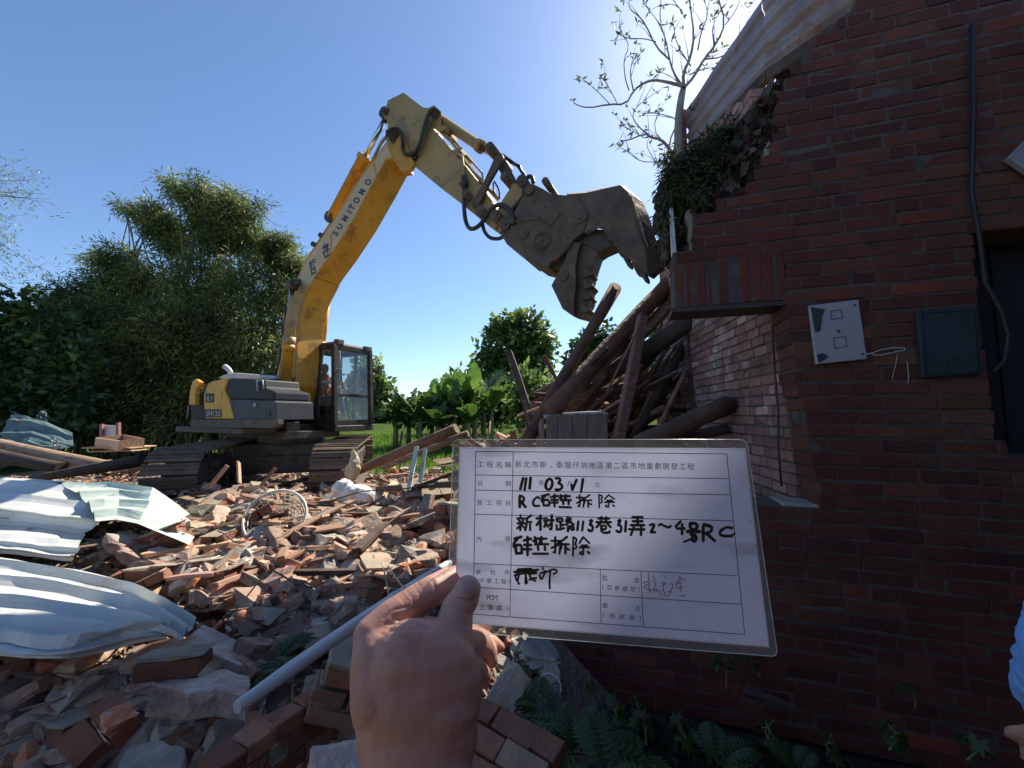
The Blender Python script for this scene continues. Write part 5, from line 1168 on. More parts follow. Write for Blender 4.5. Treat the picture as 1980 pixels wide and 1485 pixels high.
LB = [(-80, 845), (270, 862), (280, 920), (-80, 905)]
scatter(120, protoB, NEAR, (-.01, .06), 'dusty red brick lying', 'brick', 'bricks')
scatter(70, protoH, NEAR, (-.01, .06), 'broken red brick half lying', 'broken brick', 'broken bricks')
scatter(95, protoC, NEAR, (-.02, .05), 'grey mortar lump lying', 'mortar lump', 'mortar lumps', .8, 1.5)
scatter(9, protoK, NEAR, (-.03, .04), 'lump of bricks still mortared together', 'masonry chunk', 'masonry chunks', .85, 1.1, flatrot)
scatter(150, protoB, MID, (.0, .10), 'dusty red brick lying', 'brick', 'bricks', .85, 1.12)
scatter(120, protoH, MID, (-.01, .08), 'broken red brick half lying', 'broken brick', 'broken bricks')
scatter(150, protoC, MID, (.0, .10), 'grey mortar lump lying', 'mortar lump', 'mortar lumps', .8, 1.8)
scatter(36, protoK, MID, (-.02, .05), 'lump of bricks still mortared together', 'masonry chunk', 'masonry chunks', .8, 1.2)
scatter(68, protoP, MID, (.04, .14), 'broken wooden plank lying', 'plank', 'planks', .5, 1.0, flatrot)
scatter(150, protoP, BACK, (.0, .10), 'broken wooden plank lying', 'plank', 'planks', .5, 1.15, flatrot)
scatter(30, protoB, BACK, (0, .05), 'dusty red brick lying', 'brick', 'bricks')
scatter(90, protoH, BACK, (0, .08), 'broken red brick half lying', 'broken brick', 'broken bricks', 1, 1.5)
scatter(60, protoC, BACK, (0, .06), 'grey mortar lump lying', 'mortar lump', 'mortar lumps', 1, 2)
scatter(45, protoP, LB, (.02, .3), 'broken wooden plank lying', 'plank', 'planks', .8, 1.6, flatrot)
GAP = [(740, 870), (880, 838), (1070, 800), (1075, 875), (880, 905), (740, 912)]
scatter(85, protoP, GAP, (.0, .14), 'broken wooden plank lying', 'plank', 'planks', .5, 1.2)
scatter(25, protoH, GAP, (0, .08), 'broken red brick half lying', 'broken brick', 'broken bricks', 1, 1.6); scatter(20, protoC, GAP, (0, .08), 'grey mortar lump lying', 'mortar lump', 'mortar lumps', 1, 2)
for p in protoB+protoH+protoC+protoP+protoK:
    if p.name not in used: inst(p, (rnd(-3, -1), rnd(2, 4), .6), randrot(), 1, 'piece of rubble lying', 'rubble', 'rubble pieces')
ORD = 'first second third fourth fifth sixth seventh eighth ninth tenth eleventh twelfth'.split()
for (what, st, z_), L_ in LAB.items():
    L_.sort(key=lambda o: proj(o.location)[0]); n = len(L_)
    for i, o in enumerate(L_):
        o['label'] = '%s %s %s' % (what, st, z_) if n == 1 else ('%s %s %s, %s from left' % (what, st, z_, ORD[i]) if i < 12 else '%s %s %s' % (what, st, z_))
# fine debris nobody could count
fd = MB(); n = 0
while n < 9000:
    y = 1.0+8*random.random()**1.4; x = rnd(-1.4*y, min(1.0, .15*y+.35) if y > 2.4 else .08)
    z = H(x, y)+rnd(-.01, .03); s = rnd(.008, .03)*(1+.12*y); c = random.choice([(.32, .13, .08), (.42, .38, .32), (.3, .2, .13), (.5, .2, .1), (.38, .33, .27), (.22, .16, .12)]); v = rnd(.6, 1.15); c = (c[0]*v, c[1]*v, c[2]*v)
    if random.random() < .8: fd.box((x, y, z), (s*rnd(.8, 2), s, s*rnd(.4, 1)), randrot(), s*.2, c)
    else:
        a = rnd(0, 6.28); L_ = rnd(.06, .3); d = Vector((math.cos(a), math.sin(a), rnd(-.25, .35)))*L_; q = Vector((x, y, z+.015)); w_ = rnd(.45, 1.1); fd.beam(q, q+d, rnd(.004, .014), rnd(.003, .007), c=(.42*w_, .29*w_, .19*w_), jit=.002)
    n += 1
tag(fd.build('fine_rubble', M['debris'], fixn=False), kind='stuff', label='fine brick crumbs, mortar dust and splinters between the larger rubble', cat='rubble')
# pieces one can point to ----------------------------------------------------
def place(o, p, R, label, cat, sc=(1, 1, 1)):
    o.location = p; o.rotation_euler = R.to_euler(); o.scale = sc; tag(o, label, cat); return o
def at(px, py, lift=0): p = onray(px, py, lift); return p
RZ = lambda a: Matrix.Rotation(math.radians(a), 3, 'Z')
RX = lambda a: Matrix.Rotation(math.radians(a), 3, 'X')
RY = lambda a: Matrix.Rotation(math.radians(a), 3, 'Y')
def poly_slab(name, top_px, d, thick, m, label, cat, drop=None, bevel=.006):
    "a slab whose top outline is given by (px, py, depth) corners"
    A = [P(x, y, dd) for x, y, dd in top_px]; B = [p+Vector((rnd(-.012, .012), rnd(-.012, .012), -thick*rnd(.85, 1.1))) for p in A]
    b = MB(); b.loft(A, B); c = sum(A, Vector())/len(A); o = b.build(name, m, origin=c, bevel=bevel); s = o.modifiers.new('sub', 'SUBSURF'); s.subdivision_type = 'SIMPLE'; s.levels = 3; s.render_levels = 3
    t = bpy.data.textures.get('chip') or bpy.data.textures.new('chip', 'CLOUDS'); t.noise_scale = .05
    dm = o.modifiers.new('d', 'DISPLACE'); dm.texture = t; dm.strength = .016; dm.mid_level = .5; dm.texture_coords = 'LOCAL'
    return tag(o, label, cat)
M['slab'] = mat('masonry_slab', (.36, .31, .26), (.52, .47, .41), 7, rough=.95, bump=1, bscale=45, bdist=.01, c3=(.33, .15, .10), s3=9, t3=.57, w3=.12)
poly_slab('masonry_chunk', [(352, 1238, 1.78), (392, 1204, 1.95), (482, 1250, 1.90), (470, 1288, 1.70), (425, 1268, 1.7)], 0, .13, M['slab'], 'grey mortar-faced block tilted against the corner of the white sheet', 'masonry chunk')
poly_slab('masonry_chunk', [(292, 1320, 1.52), (330, 1302, 1.60), (372, 1312, 1.56), (430, 1292, 1.64), (485, 1305, 1.58), (478, 1345, 1.45), (420, 1330, 1.46), (365, 1338, 1.44)], 0, .11, M['slab'], 'long grey masonry slab lying flat in the near left shadow', 'masonry chunk')
place(clustermesh('masonry_chunk', 1, 1, 1, 0), P(338, 1284, 1.58), RZ(14)@RX(-8), 'single mortar-topped brick resting on the long grey slab', 'masonry chunk', (1.0, 1.1, 1.1))
place(clustermesh('masonry_chunk', 1, 2, 1, 0, False), P(196, 1418, 1.36), RZ(-28)@RX(24)@RY(16), 'block of two bricks with a bright orange broken corner, near left', 'masonry chunk', (.75, .75, 1.1))
o = protoH[1].copy(); col.objects.link(o); place(o, P(232, 1385, 1.36), RZ(60)@RX(30), 'bright orange brick fragment stuck on the corner of the two-brick block', 'broken brick', (.6, .6, .6))
for i, (x, y, d, a, n_, lab) in enumerate(((560, 1395, 1.34, 38, 2, 'upper toppled piece of brick wall beside the hand, its brick ends up'), (460, 1445, 1.25, 38, 2, 'lower toppled piece of brick wall in front, its brick ends up'))):
    A, C = ((P(512, 1402, 1.32), P(640, 1322, 1.5)) if i == 0 else (P(392, 1478, 1.16), P(512, 1392, 1.33))); dx = (C-A).normalized(); dy = UP.cross(dx).normalized(); place(clustermesh('wall_fragment', 2, 1, 3, .1, False), (A+C)/2-UP*.085, Matrix((dx, dy, dx.cross(dy))).transposed()@RX(8 if i else -6), lab, 'wall fragment', ((C-A).length/.44, .9, .9))
poly_slab('mortar_slab', [(226, 1478, 1.2), (250, 1445, 1.27), (310, 1428, 1.3), (360, 1445, 1.26), (352, 1500, 1.17), (280, 1530, 1.12)], 0, .08, M['concrete'], 'pale broken mortar slab in the bottom left corner area', 'mortar slab')
poly_slab('paving_piece', [(602, 1440, 1.18), (702, 1425, 1.2), (708, 1520, 1.1), (606, 1520, 1.1)], 0, .07, M['slab'], 'square dark grey paving piece beside the wrist', 'paving piece')
place(clustermesh('masonry_chunk', 1, 1, 3, 0), P(672, 1340, 1.45), RZ(20)@RY(25), 'pale brick lump half hidden behind the wrist', 'masonry chunk')
poly_slab('masonry_chunk', [(440, 1195, 2.05), (470, 1165, 2.2), (552, 1142, 2.3), (558, 1150, 2.28), (548, 1195, 2.1), (500, 1215, 2.0)], 0, .12, M['slab'], 'slanting mortar-topped brick slab right of the lower sheet corner', 'masonry chunk')
poly_slab('masonry_chunk', [(556, 1190, 2.05), (585, 1168, 2.15), (645, 1175, 2.12), (650, 1200, 2.02), (610, 1212, 1.98)], 0, .13, M['slab'], 'stepped mortar-topped masonry lump in front of the white pipe', 'masonry chunk')
poly_slab('concrete_piece', [(425, 1110, 2.5), (442, 1083, 2.62), (498, 1080, 2.62), (492, 1130, 2.42), (450, 1160, 2.3)], 0, .05, M['concrete'], 'flat grey concrete plate tilted towards the camera in the middle heap', 'concrete piece')
poly_slab('masonry_chunk', [(730, 1008, 3.3), (760, 998, 3.4), (812, 1004, 3.35), (812, 1028, 3.2), (738, 1030, 3.15)], 0, .14, M['slab'], 'square pale masonry block near the left edge of the card', 'masonry chunk')
poly_slab('masonry_chunk', [(530, 1025, 3.05), (584, 1018, 3.1), (590, 1040, 2.95), (545, 1048, 2.9)], 0, .11, M['brick'], 'clean red brick block below the cream basket', 'masonry chunk')
place(clustermesh('masonry_chunk', 2, 2, 2, .2), P(825, 955, 3.6), RZ(30)@RX(30), 'dark brick lump just left of the card top', 'masonry chunk')
o = place(brickmesh('brick', M['loosebrick'], .23), P(975, 1352, 1.45), RZ(58)@RY(-18)@RX(30), 'single loose brick on the dark soil right of the hand', 'brick')
# orange brickwork lump at the bottom right of the hand
place(clustermesh('wall_fragment', 2, 3, 2, .05, False), P(972, 1470, 1.12), RZ(-34)@RX(14), 'fallen orange brickwork showing its courses, right of the wrist', 'wall fragment', (.62, .62, .62))
# corrugated sheets -----------------------------------------------------------
def bent_sheet(name, rows, nribs, amp, m, label, crumple=.02, nu=40, seed=1, thick=.002, pl=None):
    "rows: list of (left..right) polylines of (px,py,depth), from the far edge to the near edge; ribs run from left to right"
    G_ = []
    for r in rows:
        g = []
        for i, p in enumerate(r):
            if len(p) == 2: g.append(PP(p[0], p[1], pl[0], pl[1]))
            elif p[2] == 'L0': g.append(P(p[0], p[1], g[-1].y-.03))
            elif p[2] == 'L': g.append(P(p[0], p[1], G_[-1][i].y-.02))
            else: g.append(P(*p))
        G_.append(g)
    nr, nc = len(G_), len(G_[0]); N = nribs*8; b = MB(); vs = []
    def ev(u, v):
        a = u*(nc-1); i = min(nc-2, int(a)); fu = a-i; c = v*(nr-1); j = min(nr-2, int(c)); fv = c-j
        return (G_[j][i]*(1-fu)+G_[j][i+1]*fu)*(1-fv)+(G_[j+1][i]*(1-fu)+G_[j+1][i+1]*fu)*fv
    for i in range(nu+1):
        u = i/nu
        for k in range(N+1):
            v = k/N; p = ev(u, v); e = .01; du = ev(min(1, u+e), v)-ev(max(0, u-e), v); dv = ev(u, min(1, v+e))-ev(u, max(0, v-e)); nn = du.cross(dv)
            if nn.length > 1e-9: nn.normalize()
            if nn.z < 0: nn = -nn
            ph = (v*nribs) % 1; prof = max(0, min(1, 7*(.5-abs(ph-.5))-2.2))
            p = p+nn*(amp*(prof-.5)*(1-.4*abs(noise.noise(Vector((u*3, v*4, seed))))))+Vector((0, 0, crumple*noise.noise(Vector((u*5, v*5, seed+5)))+.3*crumple*noise.noise(Vector((u*16, v*14, seed))))); vs.append(p)
    b.add(vs, [(i*(N+1)+k, i*(N+1)+k+1, (i+1)*(N+1)+k+1, (i+1)*(N+1)+k) for i in range(nu) for k in range(N)]); c = sum(vs, Vector())/len(vs)
    o = b.build(name, m, origin=c, fixn=False); md = o.modifiers.new('s', 'SOLIDIFY'); md.thickness = thick; return tag(o, label, 'metal sheet')
bent_sheet('metal_sheet', [[(-260, 905), (0, 919), (150, 930), (272, 941)], [(-300, 940), (0, 948), (130, 962), (240, 972)], [(-330, 975), (0, 980), (100, 992), (190, 1003)], [(-360, 1005, 'L'), (0, 1015, 'L'), (85, 1022, 'L'), (165, 1032, 'L')], [(-360, 1045), (0, 1045), (70, 1052), (150, 1058)], [(-360, 1060, 'L'), (0, 1070, 'L'), (60, 1078, 'L'), (132, 1086, 'L')]], 6, .035, M['sheet'], 'upper white corrugated metal roof sheet sloping in from the left edge', .012, nu=12, pl=((-3, 3.5, .76), (.03, -.07, 1)))
bent_sheet('metal_sheet', [[(100, 925), (200, 930), (296, 940), (340, 973, 'L0'), (386, 1005, 'L0')], [(150, 950), (230, 948), (290, 956), (335, 988, 'L0'), (382, 1022, 'L0')], [(175, 976), (230, 972), (287, 976), (322, 1003, 'L0'), (377, 1034, 'L0')], [(185, 1002), (225, 1000), (268, 1006), (318, 1026, 'L0'), (370, 1047, 'L0')]], 4, .04, M['greensheet'], 'pale green corrugated sheet folded down at its end, left of the basket', .012, nu=8, seed=4, pl=((-3, 3.8, .84), (0, -.05, 1)))
bent_sheet('metal_sheet', [[(-300, 1050), (0, 1071), (130, 1092), (250, 1119), (318, 1150), (386, 1196)], [(-330, 1085), (0, 1105), (130, 1125), (240, 1146), (308, 1172), (366, 1212)], [(-360, 1135), (0, 1150), (110, 1165), (215, 1182), (290, 1196), (345, 1232)], [(-400, 1190), (0, 1200), (90, 1212), (180, 1215), (250, 1212), (322, 1204)], [(-400, 1225), (0, 1232), (60, 1246), (130, 1246), (220, 1222, 'L'), (320, 1212, 'L')], [(-400, 1270, 'L'), (0, 1270, 'L'), (60, 1276, 'L'), (120, 1275, 'L'), (220, 1256, 'L'), (316, 1234, 'L')]], 6, .042, M['sheet'], 'lower large white corrugated metal sheet with a crumpled front edge', .014, nu=16, seed=9, pl=((-2, 2.2, .60), (.05, -.03, 1)))
for k, (q, lab) in enumerate((([[(20, 800, 9), (60, 805, 9), (140, 835, 8.8)], [(0, 840, 8.6), (60, 838, 8.6), (142, 862, 8.4)], [(10, 868, 8.2), (50, 866, 8.2), (100, 870, 8.2)]], 'blue-green sheet lying lowest under the left trees'), ([[(20, 790, 9.2), (40, 805, 9.2)], [(55, 830, 9.0), (60, 822, 9.0)]], 'blue-grey sheet standing on end under the left trees'), ([[(84, 790, 9.3), (96, 806, 9.3)], [(56, 818, 9.1), (84, 822, 9.1)]], 'small blue-grey sheet flap rising beside the standing sheet'), ([[(95, 838, 7.6), (106, 848, 7.6)], [(104, 870, 7.4), (118, 862, 7.4)]], 'bent pale grey metal strip left of the drawer'))):
    bent_sheet('scrap_sheet', q, 3, .04, M['bluesheet'] if k < 3 else M['greymetal'], lab, .05, nu=12, seed=20+k)
# timbers ---------------------------------------------------------------------
def log(name, a, c, wpx, m, label, cat='log', bend=.0, taper=.85, n=10, square=False, wob=.02):
    A, C = P(*a), P(*c); r0 = wpx/2*(A-CAM).length/F*.93
    pts = []; rs = []; N_ = 7; pv = (C-A).cross(Vector((0, 1, 0))).normalized(); s1 = rnd(0, 9)
    for i in range(N_):
        t = i/(N_-1); pts.append(A.lerp(C, t)+pv*(bend*math.sin(t*math.pi)+wob*r0*8*noise.noise(Vector((t*2, s1, 0))))); rs.append(r0*(1+(taper-1)*t)*(1+.16*noise.noise(Vector((t*6, s1, 4)))))
    b = MB(); b.tube(pts, rs, 4 if square else n, jit=.10 if not square else .04, sm=not square); o = b.build(name, m, origin=(A+C)/2, bevel=.004 if square else 0); return tag(o, label, cat)
log('log', (1190, 556, 4.0), (988, 905, 3.2), 24, M['log'], 'brown log with a broken top rising highest towards the crusher', wob=.01)
log('log', (1312, 528, 4.5), (1060, 800, 3.3), 30, M['log'], 'thick brown log leaning up to the jaw against the brick wall', wob=.01)
log('timber', (1318, 560, 4.4), (1100, 800, 3.6), 26, M['wood'], 'second brown beam leaning just below the thick log', 'timber', square=True)
log('timber', (1242, 612, 3.7), (1196, 850, 3.0), 25, M['wood'], 'upright grey squared beam standing in front of the leaning logs', 'timber', square=True)
log('log', (1350, 612, 3.6), (1120, 760, 3.9), 36, M['darkwood'], 'thick black log reaching across to the dark doorpost')
log('post', (1344, 596, 3.7), (1352, 850, 3.5), 34, M['darkwood'], 'dark upright timber post against the side wall', 'post', square=True)
log('log', (1330, 650, 3.9), (1225, 850, 3.4), 17, M['darkwood'], 'thin dark pole slanting left of the doorpost')
log('pole', (1326, 716, 3.6), (1262, 850, 3.1), 8, M['wood'], 'thin pale-edged stick standing left of the dark doorpost', 'pole')
log('log', (1412, 782, 2.75), (1235, 862, 2.7), 33, M['log'], 'short thick log with a rounded end lying against the side wall', taper=1.1)
log('log', (1408, 828, 2.8), (1270, 858, 2.9), 20, M['darkwood'], 'dark splintered branch under the short thick log')
log('post', (984, 680, 4.1), (1046, 858, 3.6), 18, M['darkwood'], 'charred black post tilting left above the card', 'post', square=True)
log('timber', (1052, 688, 4.3), (1090, 760, 4.1), 11, M['log'], 'short brown stub behind the highest log', 'timber', square=True)
log('log', (882, 828, 4.3), (690, 912, 4.6), 22, M['log'], 'brown log lying low left of the card')
log('log', (905, 838, 4.0), (740, 905, 4.2), 14, M['wood'], 'grey log beside the brown low log left of the card')
log('log', (905, 935, 3.2), (730, 945, 3.9), 14, M['darkwood'], 'dark plank-like log touching the left card edge')
log('log', (-60, 850, 6.5), (205, 902, 5.6), 15, M['wood'], 'long peeled brown log lying behind the upper white sheet')
log('log', (278, 890, 5.3), (62, 925, 5.2), 19, M['darkwood'], 'dark log slanting up in front of the drawer', taper=.6)
log('log', (-60, 872, 6.0), (120, 905, 5.6), 14, M['darkwood'], 'dark beam lying under the long peeled log')
log('branch', (575, 1125, 2.3), (822, 1045, 3.0), 17, M['palewood'], 'splintered pale branch lying across the middle heap', 'branch', taper=1.4)
log('log', (640, 1085, 2.7), (900, 985, 3.3), 18, M['wood'], 'grey weathered log behind the splintered branch')
BT = ['brown beam deep in the timber heap beside the wall']
TJ = []
for k in range(330):
    t = random.random(); x0 = rnd(1010, 1300); y0 = rnd(760, 860); a = rnd(-.2, 1.2); L_ = rnd(60, 190); x1 = x0+L_*math.cos(a); y1 = y0-L_*math.sin(a)
    if x0 < 1060 and L_ > 110: continue
    if x1 > 1345 or y1 < 590+abs(x1-1300)*.62: continue
    d = rnd(3.5, 5.0); o = log('timber', (x0, y0, d), (x1, y1, d+rnd(-.2, .6)), rnd(5, 16), random.choice([M['wood'], M['darkwood'], M['darkwood'], M['log']]), 'dark timber jammed in the heap between the logs and the brick wall', 'timber', square=random.random() < .6)
    o['group'] = 'timbers jammed in the heap'; TJ.append(o)
TB = []
for k in range(12):
    x0 = rnd(1000, 1200); y0 = rnd(800, 860); d = rnd(3.2, 4.4); a = rnd(-.3, 1.0); L_ = rnd(30, 90)
    o = log('batten', (x0, y0, d), (x0+L_*math.cos(a), y0-L_*math.sin(a), d+.1), rnd(4, 8), random.choice([M['palewood'], M['wood'], M['pinkwood']]), 'thin split batten sticking out at the foot of the logs', 'batten', square=True); o['group'] = 'split battens at the foot of the logs'; TB.append(o)
def ordinal(L_, fmt):
    L_.sort(key=lambda o: proj(o.location)[0])
    for i, o in enumerate(L_):
        if i < 12: o['label'] = fmt % ORD[i]
        else: bpy.data.objects.remove(o)
ordinal(TB, 'thin split batten at the foot of the logs, %s from the left')
hl = {}
for o in TJ:
    x, y, f = proj(o.location); hh = 'high' if y < 700 else ('middle' if y < 760 else 'low'); zz = 'left of' if x < 1130 else ('under' if x < 1210 else 'right of'); mm = o.data.materials[0].name.split('_')[0]; hl.setdefault((hh, zz, {'old': 'brown', 'weathered': 'dark', 'brown': 'reddish'}.get(mm, mm)), []).append(o)
for (hh, zz, mm), L_ in hl.items(): ordinal(L_, mm+' beam jammed '+hh+' in the heap '+zz+' the thick leaning log, %s from left')
# crate, basket, bag, frame, upright plank, sack, drawer -------------------------
cr = empty('wooden_crate', P(1110, 845, 3.0)); co = Vector(cr.location); tag(cr, 'grey-brown plywood crate standing just above the top edge of the card', 'crate')
xs = [1055, 1078, 1106, 1136, 1175]; ty = [806, 800, 800, 798, 800]
for i in range(4):
    b = MB(); v = .9+.2*random.random()
    A = [P(xs[i]+1, ty[i], 3.05), P(xs[i+1]-.5, ty[i+1], 3.05), P(xs[i+1]+2, 905, 2.98), P(xs[i]+1.5, 905, 2.98)]
    b.loft(A, [p+Vector((0, .03, 0)) for p in A], (v, v, v)); b.build('board', M['doorgrey'], cr, origin=co, bevel=.003)
A = [P(1052, 808, 3.05), P(1040, 830, 3.5), P(1044, 895, 3.5), P(1054, 905, 3.0)]; b = MB(); b.loft(A, [p+Vector((-.02, 0, 0)) for p in A]); b.build('side_board', M['doorgrey'], cr, origin=co)
A = [P(1054, 806, 3.08), P(1176, 798, 3.08), P(1160, 794, 3.4), P(1050, 800, 3.4)]; b = MB(); b.loft(A, [p-Vector((0, 0, .02)) for p in A]); b.build('top_board', M['pvc'], cr, origin=co)
BK = P(535, 1012, 3.05); bk = empty('basket', BK); tag(bk, 'cream plastic mesh basket lying on its side in the rubble', 'basket')
ax = Vector((.25, -.75, .55)).normalized(); u = ax.cross(UP).normalized(); v_ = u.cross(ax)
b = MB(); R0_, R1_ = .21, .135; ctr = BK+UP*.03
for i in range(30):
    a = 2*math.pi*i/30; d = u*math.cos(a)+v_*math.sin(a); b.tube([ctr+d*R0_+ax*.06, ctr+d*(R0_*.95)-ax*.02, ctr+d*R1_-ax*.10], .0035, 4)
for k in range(5): t = k/4; r = R0_*.97+(R1_-R0_*.97)*t**1.3; b.tube([ctr+(u*math.cos(j*.2618)+v_*math.sin(j*.2618))*r+ax*(.04-.14*t) for j in range(25)], .0035, 4)
for k in range(-5, 6):
    h = math.sqrt(max(0, R1_**2-(k*.028)**2)); b.tube([ctr+u*(k*.028)+v_*h-ax*.10, ctr+u*(k*.028)-v_*h-ax*.10], .0035, 4); b.tube([ctr+v_*(k*.028)+u*h-ax*.10, ctr+v_*(k*.028)-u*h-ax*.10], .0035, 4)
b.build('mesh_bowl', M['cream'], bk, origin=BK, fixn=False)
b = MB(); b.tube([ctr+(u*math.cos(j*.19635)+v_*math.sin(j*.19635))*R0_+ax*.06 for j in range(33)], .010, 8); b.build('rim', M['cream'], bk, origin=BK)
b = MB(); c = P(682, 955, 3.7); ellip(b, c, (.17, .12, .09)); ellip(b, P(664, 947, 3.7), (.11, .09, .10)); ellip(b, P(705, 962, 3.68), (.1, .09, .07))
def crump(me, o):
    nr = [v.normal.copy() for v in me.vertices]
    for v, n_ in zip(me.vertices, nr): v.co += n_*(.035*(abs(noise.noise(v.co*9))-.25)+.018*(abs(noise.noise(v.co*22+Vector((3, 1, 2))))-.2))
bag = fuse('plastic_bag', b, .012, 1, M['plastic'], origin=c, deform=crump); tag(bag, 'crumpled white plastic bag lying on the rubble left of the card', 'plastic bag')
fo = P(800, 900, 3.7); fe = empty('window_frame', fo); tag(fe, 'pale green and dark wooden window frame standing in the rubble', 'window frame')
for a, c, w_, m, n_ in (((806, 864, 3.75), (790, 948, 3.45), .05, 'greensheet', 'stile'), ((822, 868, 3.9), (812, 938, 3.6), .05, 'bluesheet', 'stile'), ((790, 946, 3.5), (905, 905, 3.4), .05, 'darkwood', 'rail'), ((806, 866, 3.76), (905, 838, 3.7), .03, 'darkwood', 'rail')):
    b = MB(); b.beam(P(*a), P(*c), w_*.8, w_*.5, UP); b.build(n_, M[m], fe, origin=fo, bevel=.003)
for a, c, w_, m, lab in (((461, 893, 4.4), (463, 935, 4.3), .075, 'palewood', 'pale flat board standing upright in front of the excavator'), ((440, 900, 4.3), (405, 942, 4.2), .07, 'wood', 'slanting brown board left of the upright pale board'), ((533, 905, 4.3), (500, 945, 4.2), .06, 'wood', 'slanting grey board right of the upright pale board'), ((534, 943, 3.7), (540, 985, 3.5), .06, 'palewood', 'short orange-tan board standing above the basket'), ((1022, 838, 3.3), (1012, 775, 3.4), .03, 'darkwood', 'thin dark board standing behind the crate')):
    b = MB(); A, C = P(*a), P(*c); b.beam(A, C, w_, .02, Vector((1, .2, 0))); tag(b.build('board', M[m], origin=(A+C)/2, bevel=.003), lab, 'board')
b = MB(); c = P(684, 905, 4.5); ring_tube(b, [P(682, 915, 4.5), P(684, 900, 4.5), P(686, 884, 4.5), P(683, 870, 4.5)], [.078, .072, .043, .017]); sk = fuse('sack', b, .012, 1, M['sack'], origin=c, deform=crump); tag(sk, 'tan cloth sack hanging beside the right track of the excavator', 'sack')
do = P(230, 855, 7.0); dw = empty('drawer', do); tag(dw, 'orange-brown wooden drawer with clutter inside, on the far left debris', 'drawer')
for a, c, h_, n_ in (((185, 856, 6.9), (232, 862, 6.7), .17, 'drawer_front'), ((232, 862, 6.7), (278, 856, 7.0), .17, 'drawer_side'), ((185, 854, 6.9), (238, 848, 7.3), .15, 'drawer_side'), ((238, 848, 7.3), (278, 856, 7.0), .15, 'drawer_back')):
    b = MB(); b.beam(P(*a), P(*c), .02, h_, UP); b.build(n_, M['palewood' if n_ == 'drawer_front' else 'wood'], dw, origin=do)
b = MB(); b.beam(P(187, 864, 7.0), P(278, 864, 7.0), .5, .02, UP); b.beam(P(190, 872, 6.9), P(270, 870, 6.9), .3, .02, UP); b.build('drawer_bottom', M['pinkwood'], dw, origin=do)
wo = P(210, 838, 7.4); wb = empty('cabinet_panel', wo); tag(wb, 'white panel between two dark red posts standing behind the drawer', 'panel')
b = MB(); b.beam(P(202, 850, 7.4), P(203, 823, 7.4), .02, .0, UP); A = [P(201, 822, 7.4), P(225, 823, 7.4), P(224, 850, 7.4), P(202, 850, 7.4)]; b = MB(); b.loft(A, [p+Vector((0, .03, 0)) for p in A]); b.build('panel', M['whiteboard'], wb, origin=wo)
for a, c in (((197, 820, 7.35), (197, 852, 7.35)), ((229, 817, 7.4), (229, 850, 7.4))): b = MB(); b.beam(P(*a), P(*c), .05, .05, Vector((0, 1, 0))); b.build('post', M['redmetal'], wb, origin=wo)
# white pipe
A, C = P(458, 1368, 1.32), P(900, 1072, 2.75); b = MB(); r0 = 11.5*(A-CAM).length/F*.97; pts = [A.lerp(C, k/8)+UP*.02*math.sin(k/8*3.14) for k in range(9)]
b.tube(pts, [r0*.72]+[r0]*8, 16); b.tube([pts[4]-(C-A).normalized()*.0, pts[4]+(C-A).normalized()*.02], r0*1.12, 16); tag(b.build('pipe', M['pvc'], origin=(A+C)/2), 'long white plastic pipe slanting across the rubble behind the hand', 'pipe')
b = MB(); A2 = A+(A-C).normalized()*.001; 
# wires, straws and thin roots
for k, pl in enumerate(([(735, 1030, 3), (800, 1036, 2.9), (870, 1034, 2.9)], [(600, 980, 3.4), (640, 968, 3.3), (700, 950, 3.3), (790, 944, 3.4), (850, 935, 3.4)], [(820, 1128, 2.1), (838, 1105, 2.2), (855, 1112, 2.2), (868, 1140, 2.0)], [(750, 1095, 2.2), (775, 1130, 2.1), (800, 1150, 2.0)], [(740, 1090, 2.3), (750, 1140, 2.1), (755, 1170, 2.0)], [(910, 890, 3.2), (918, 850, 3.3), (928, 826, 3.3)], [(940, 880, 3.2), (942, 845, 3.2), (948, 815, 3.2), (945, 870, 3.15)])):
    b = MB(); b.tube([P(*q) for q in pl], .0045 if k > 1 else .006, 6); o = tag(b.build('twig' if k > 1 else 'wire', M['palewood'] if k > 1 else M['hose'], origin=P(*pl[0])), ['thin dark wire lying behind the upper left card edge', 'dark wire looped over the white plastic bag', 'forked pale twig just left of the fingers', 'thin pale twig crossing left of the index finger', 'thin pale twig standing up over the pipe', 'curved pale strip above the left corner of the card', 'splintered pale strip above the card left corner'][k], 'twig' if k > 1 else 'wire')
WR = []
for k in range(22):
    x, y = rnd(380, 870), rnd(960, 1180)
    if not clearof(x, y): continue
    p = onray(x, y); a = rnd(0, 6.28); L_ = rnd(.2, .6); d = Vector((math.cos(a), math.sin(a), rnd(-.1, .25))); sd = Vector((-d.y, d.x, 0)); p = p+UP*rnd(.04, .12); b = MB(); bw = rnd(-.15, .15)
    b.tube([p+d*(L_*t)+sd*(bw*math.sin(t*3.1))+UP*(.06*math.sin(t*5+k)) for t in (0, .2, .4, .6, .8, 1)], rnd(.0025, .005), 5); o = b.build('metal_rod', random.choice([M['hose'], M['darksteel'], M['track'], M['cream']]), origin=p); tag(o, 'x', 'rod', 'bent rods and wires in the rubble'); WR.append(o)
ordinal(WR, 'bent thin rod or wire sticking out of the middle rubble, %s from the left')
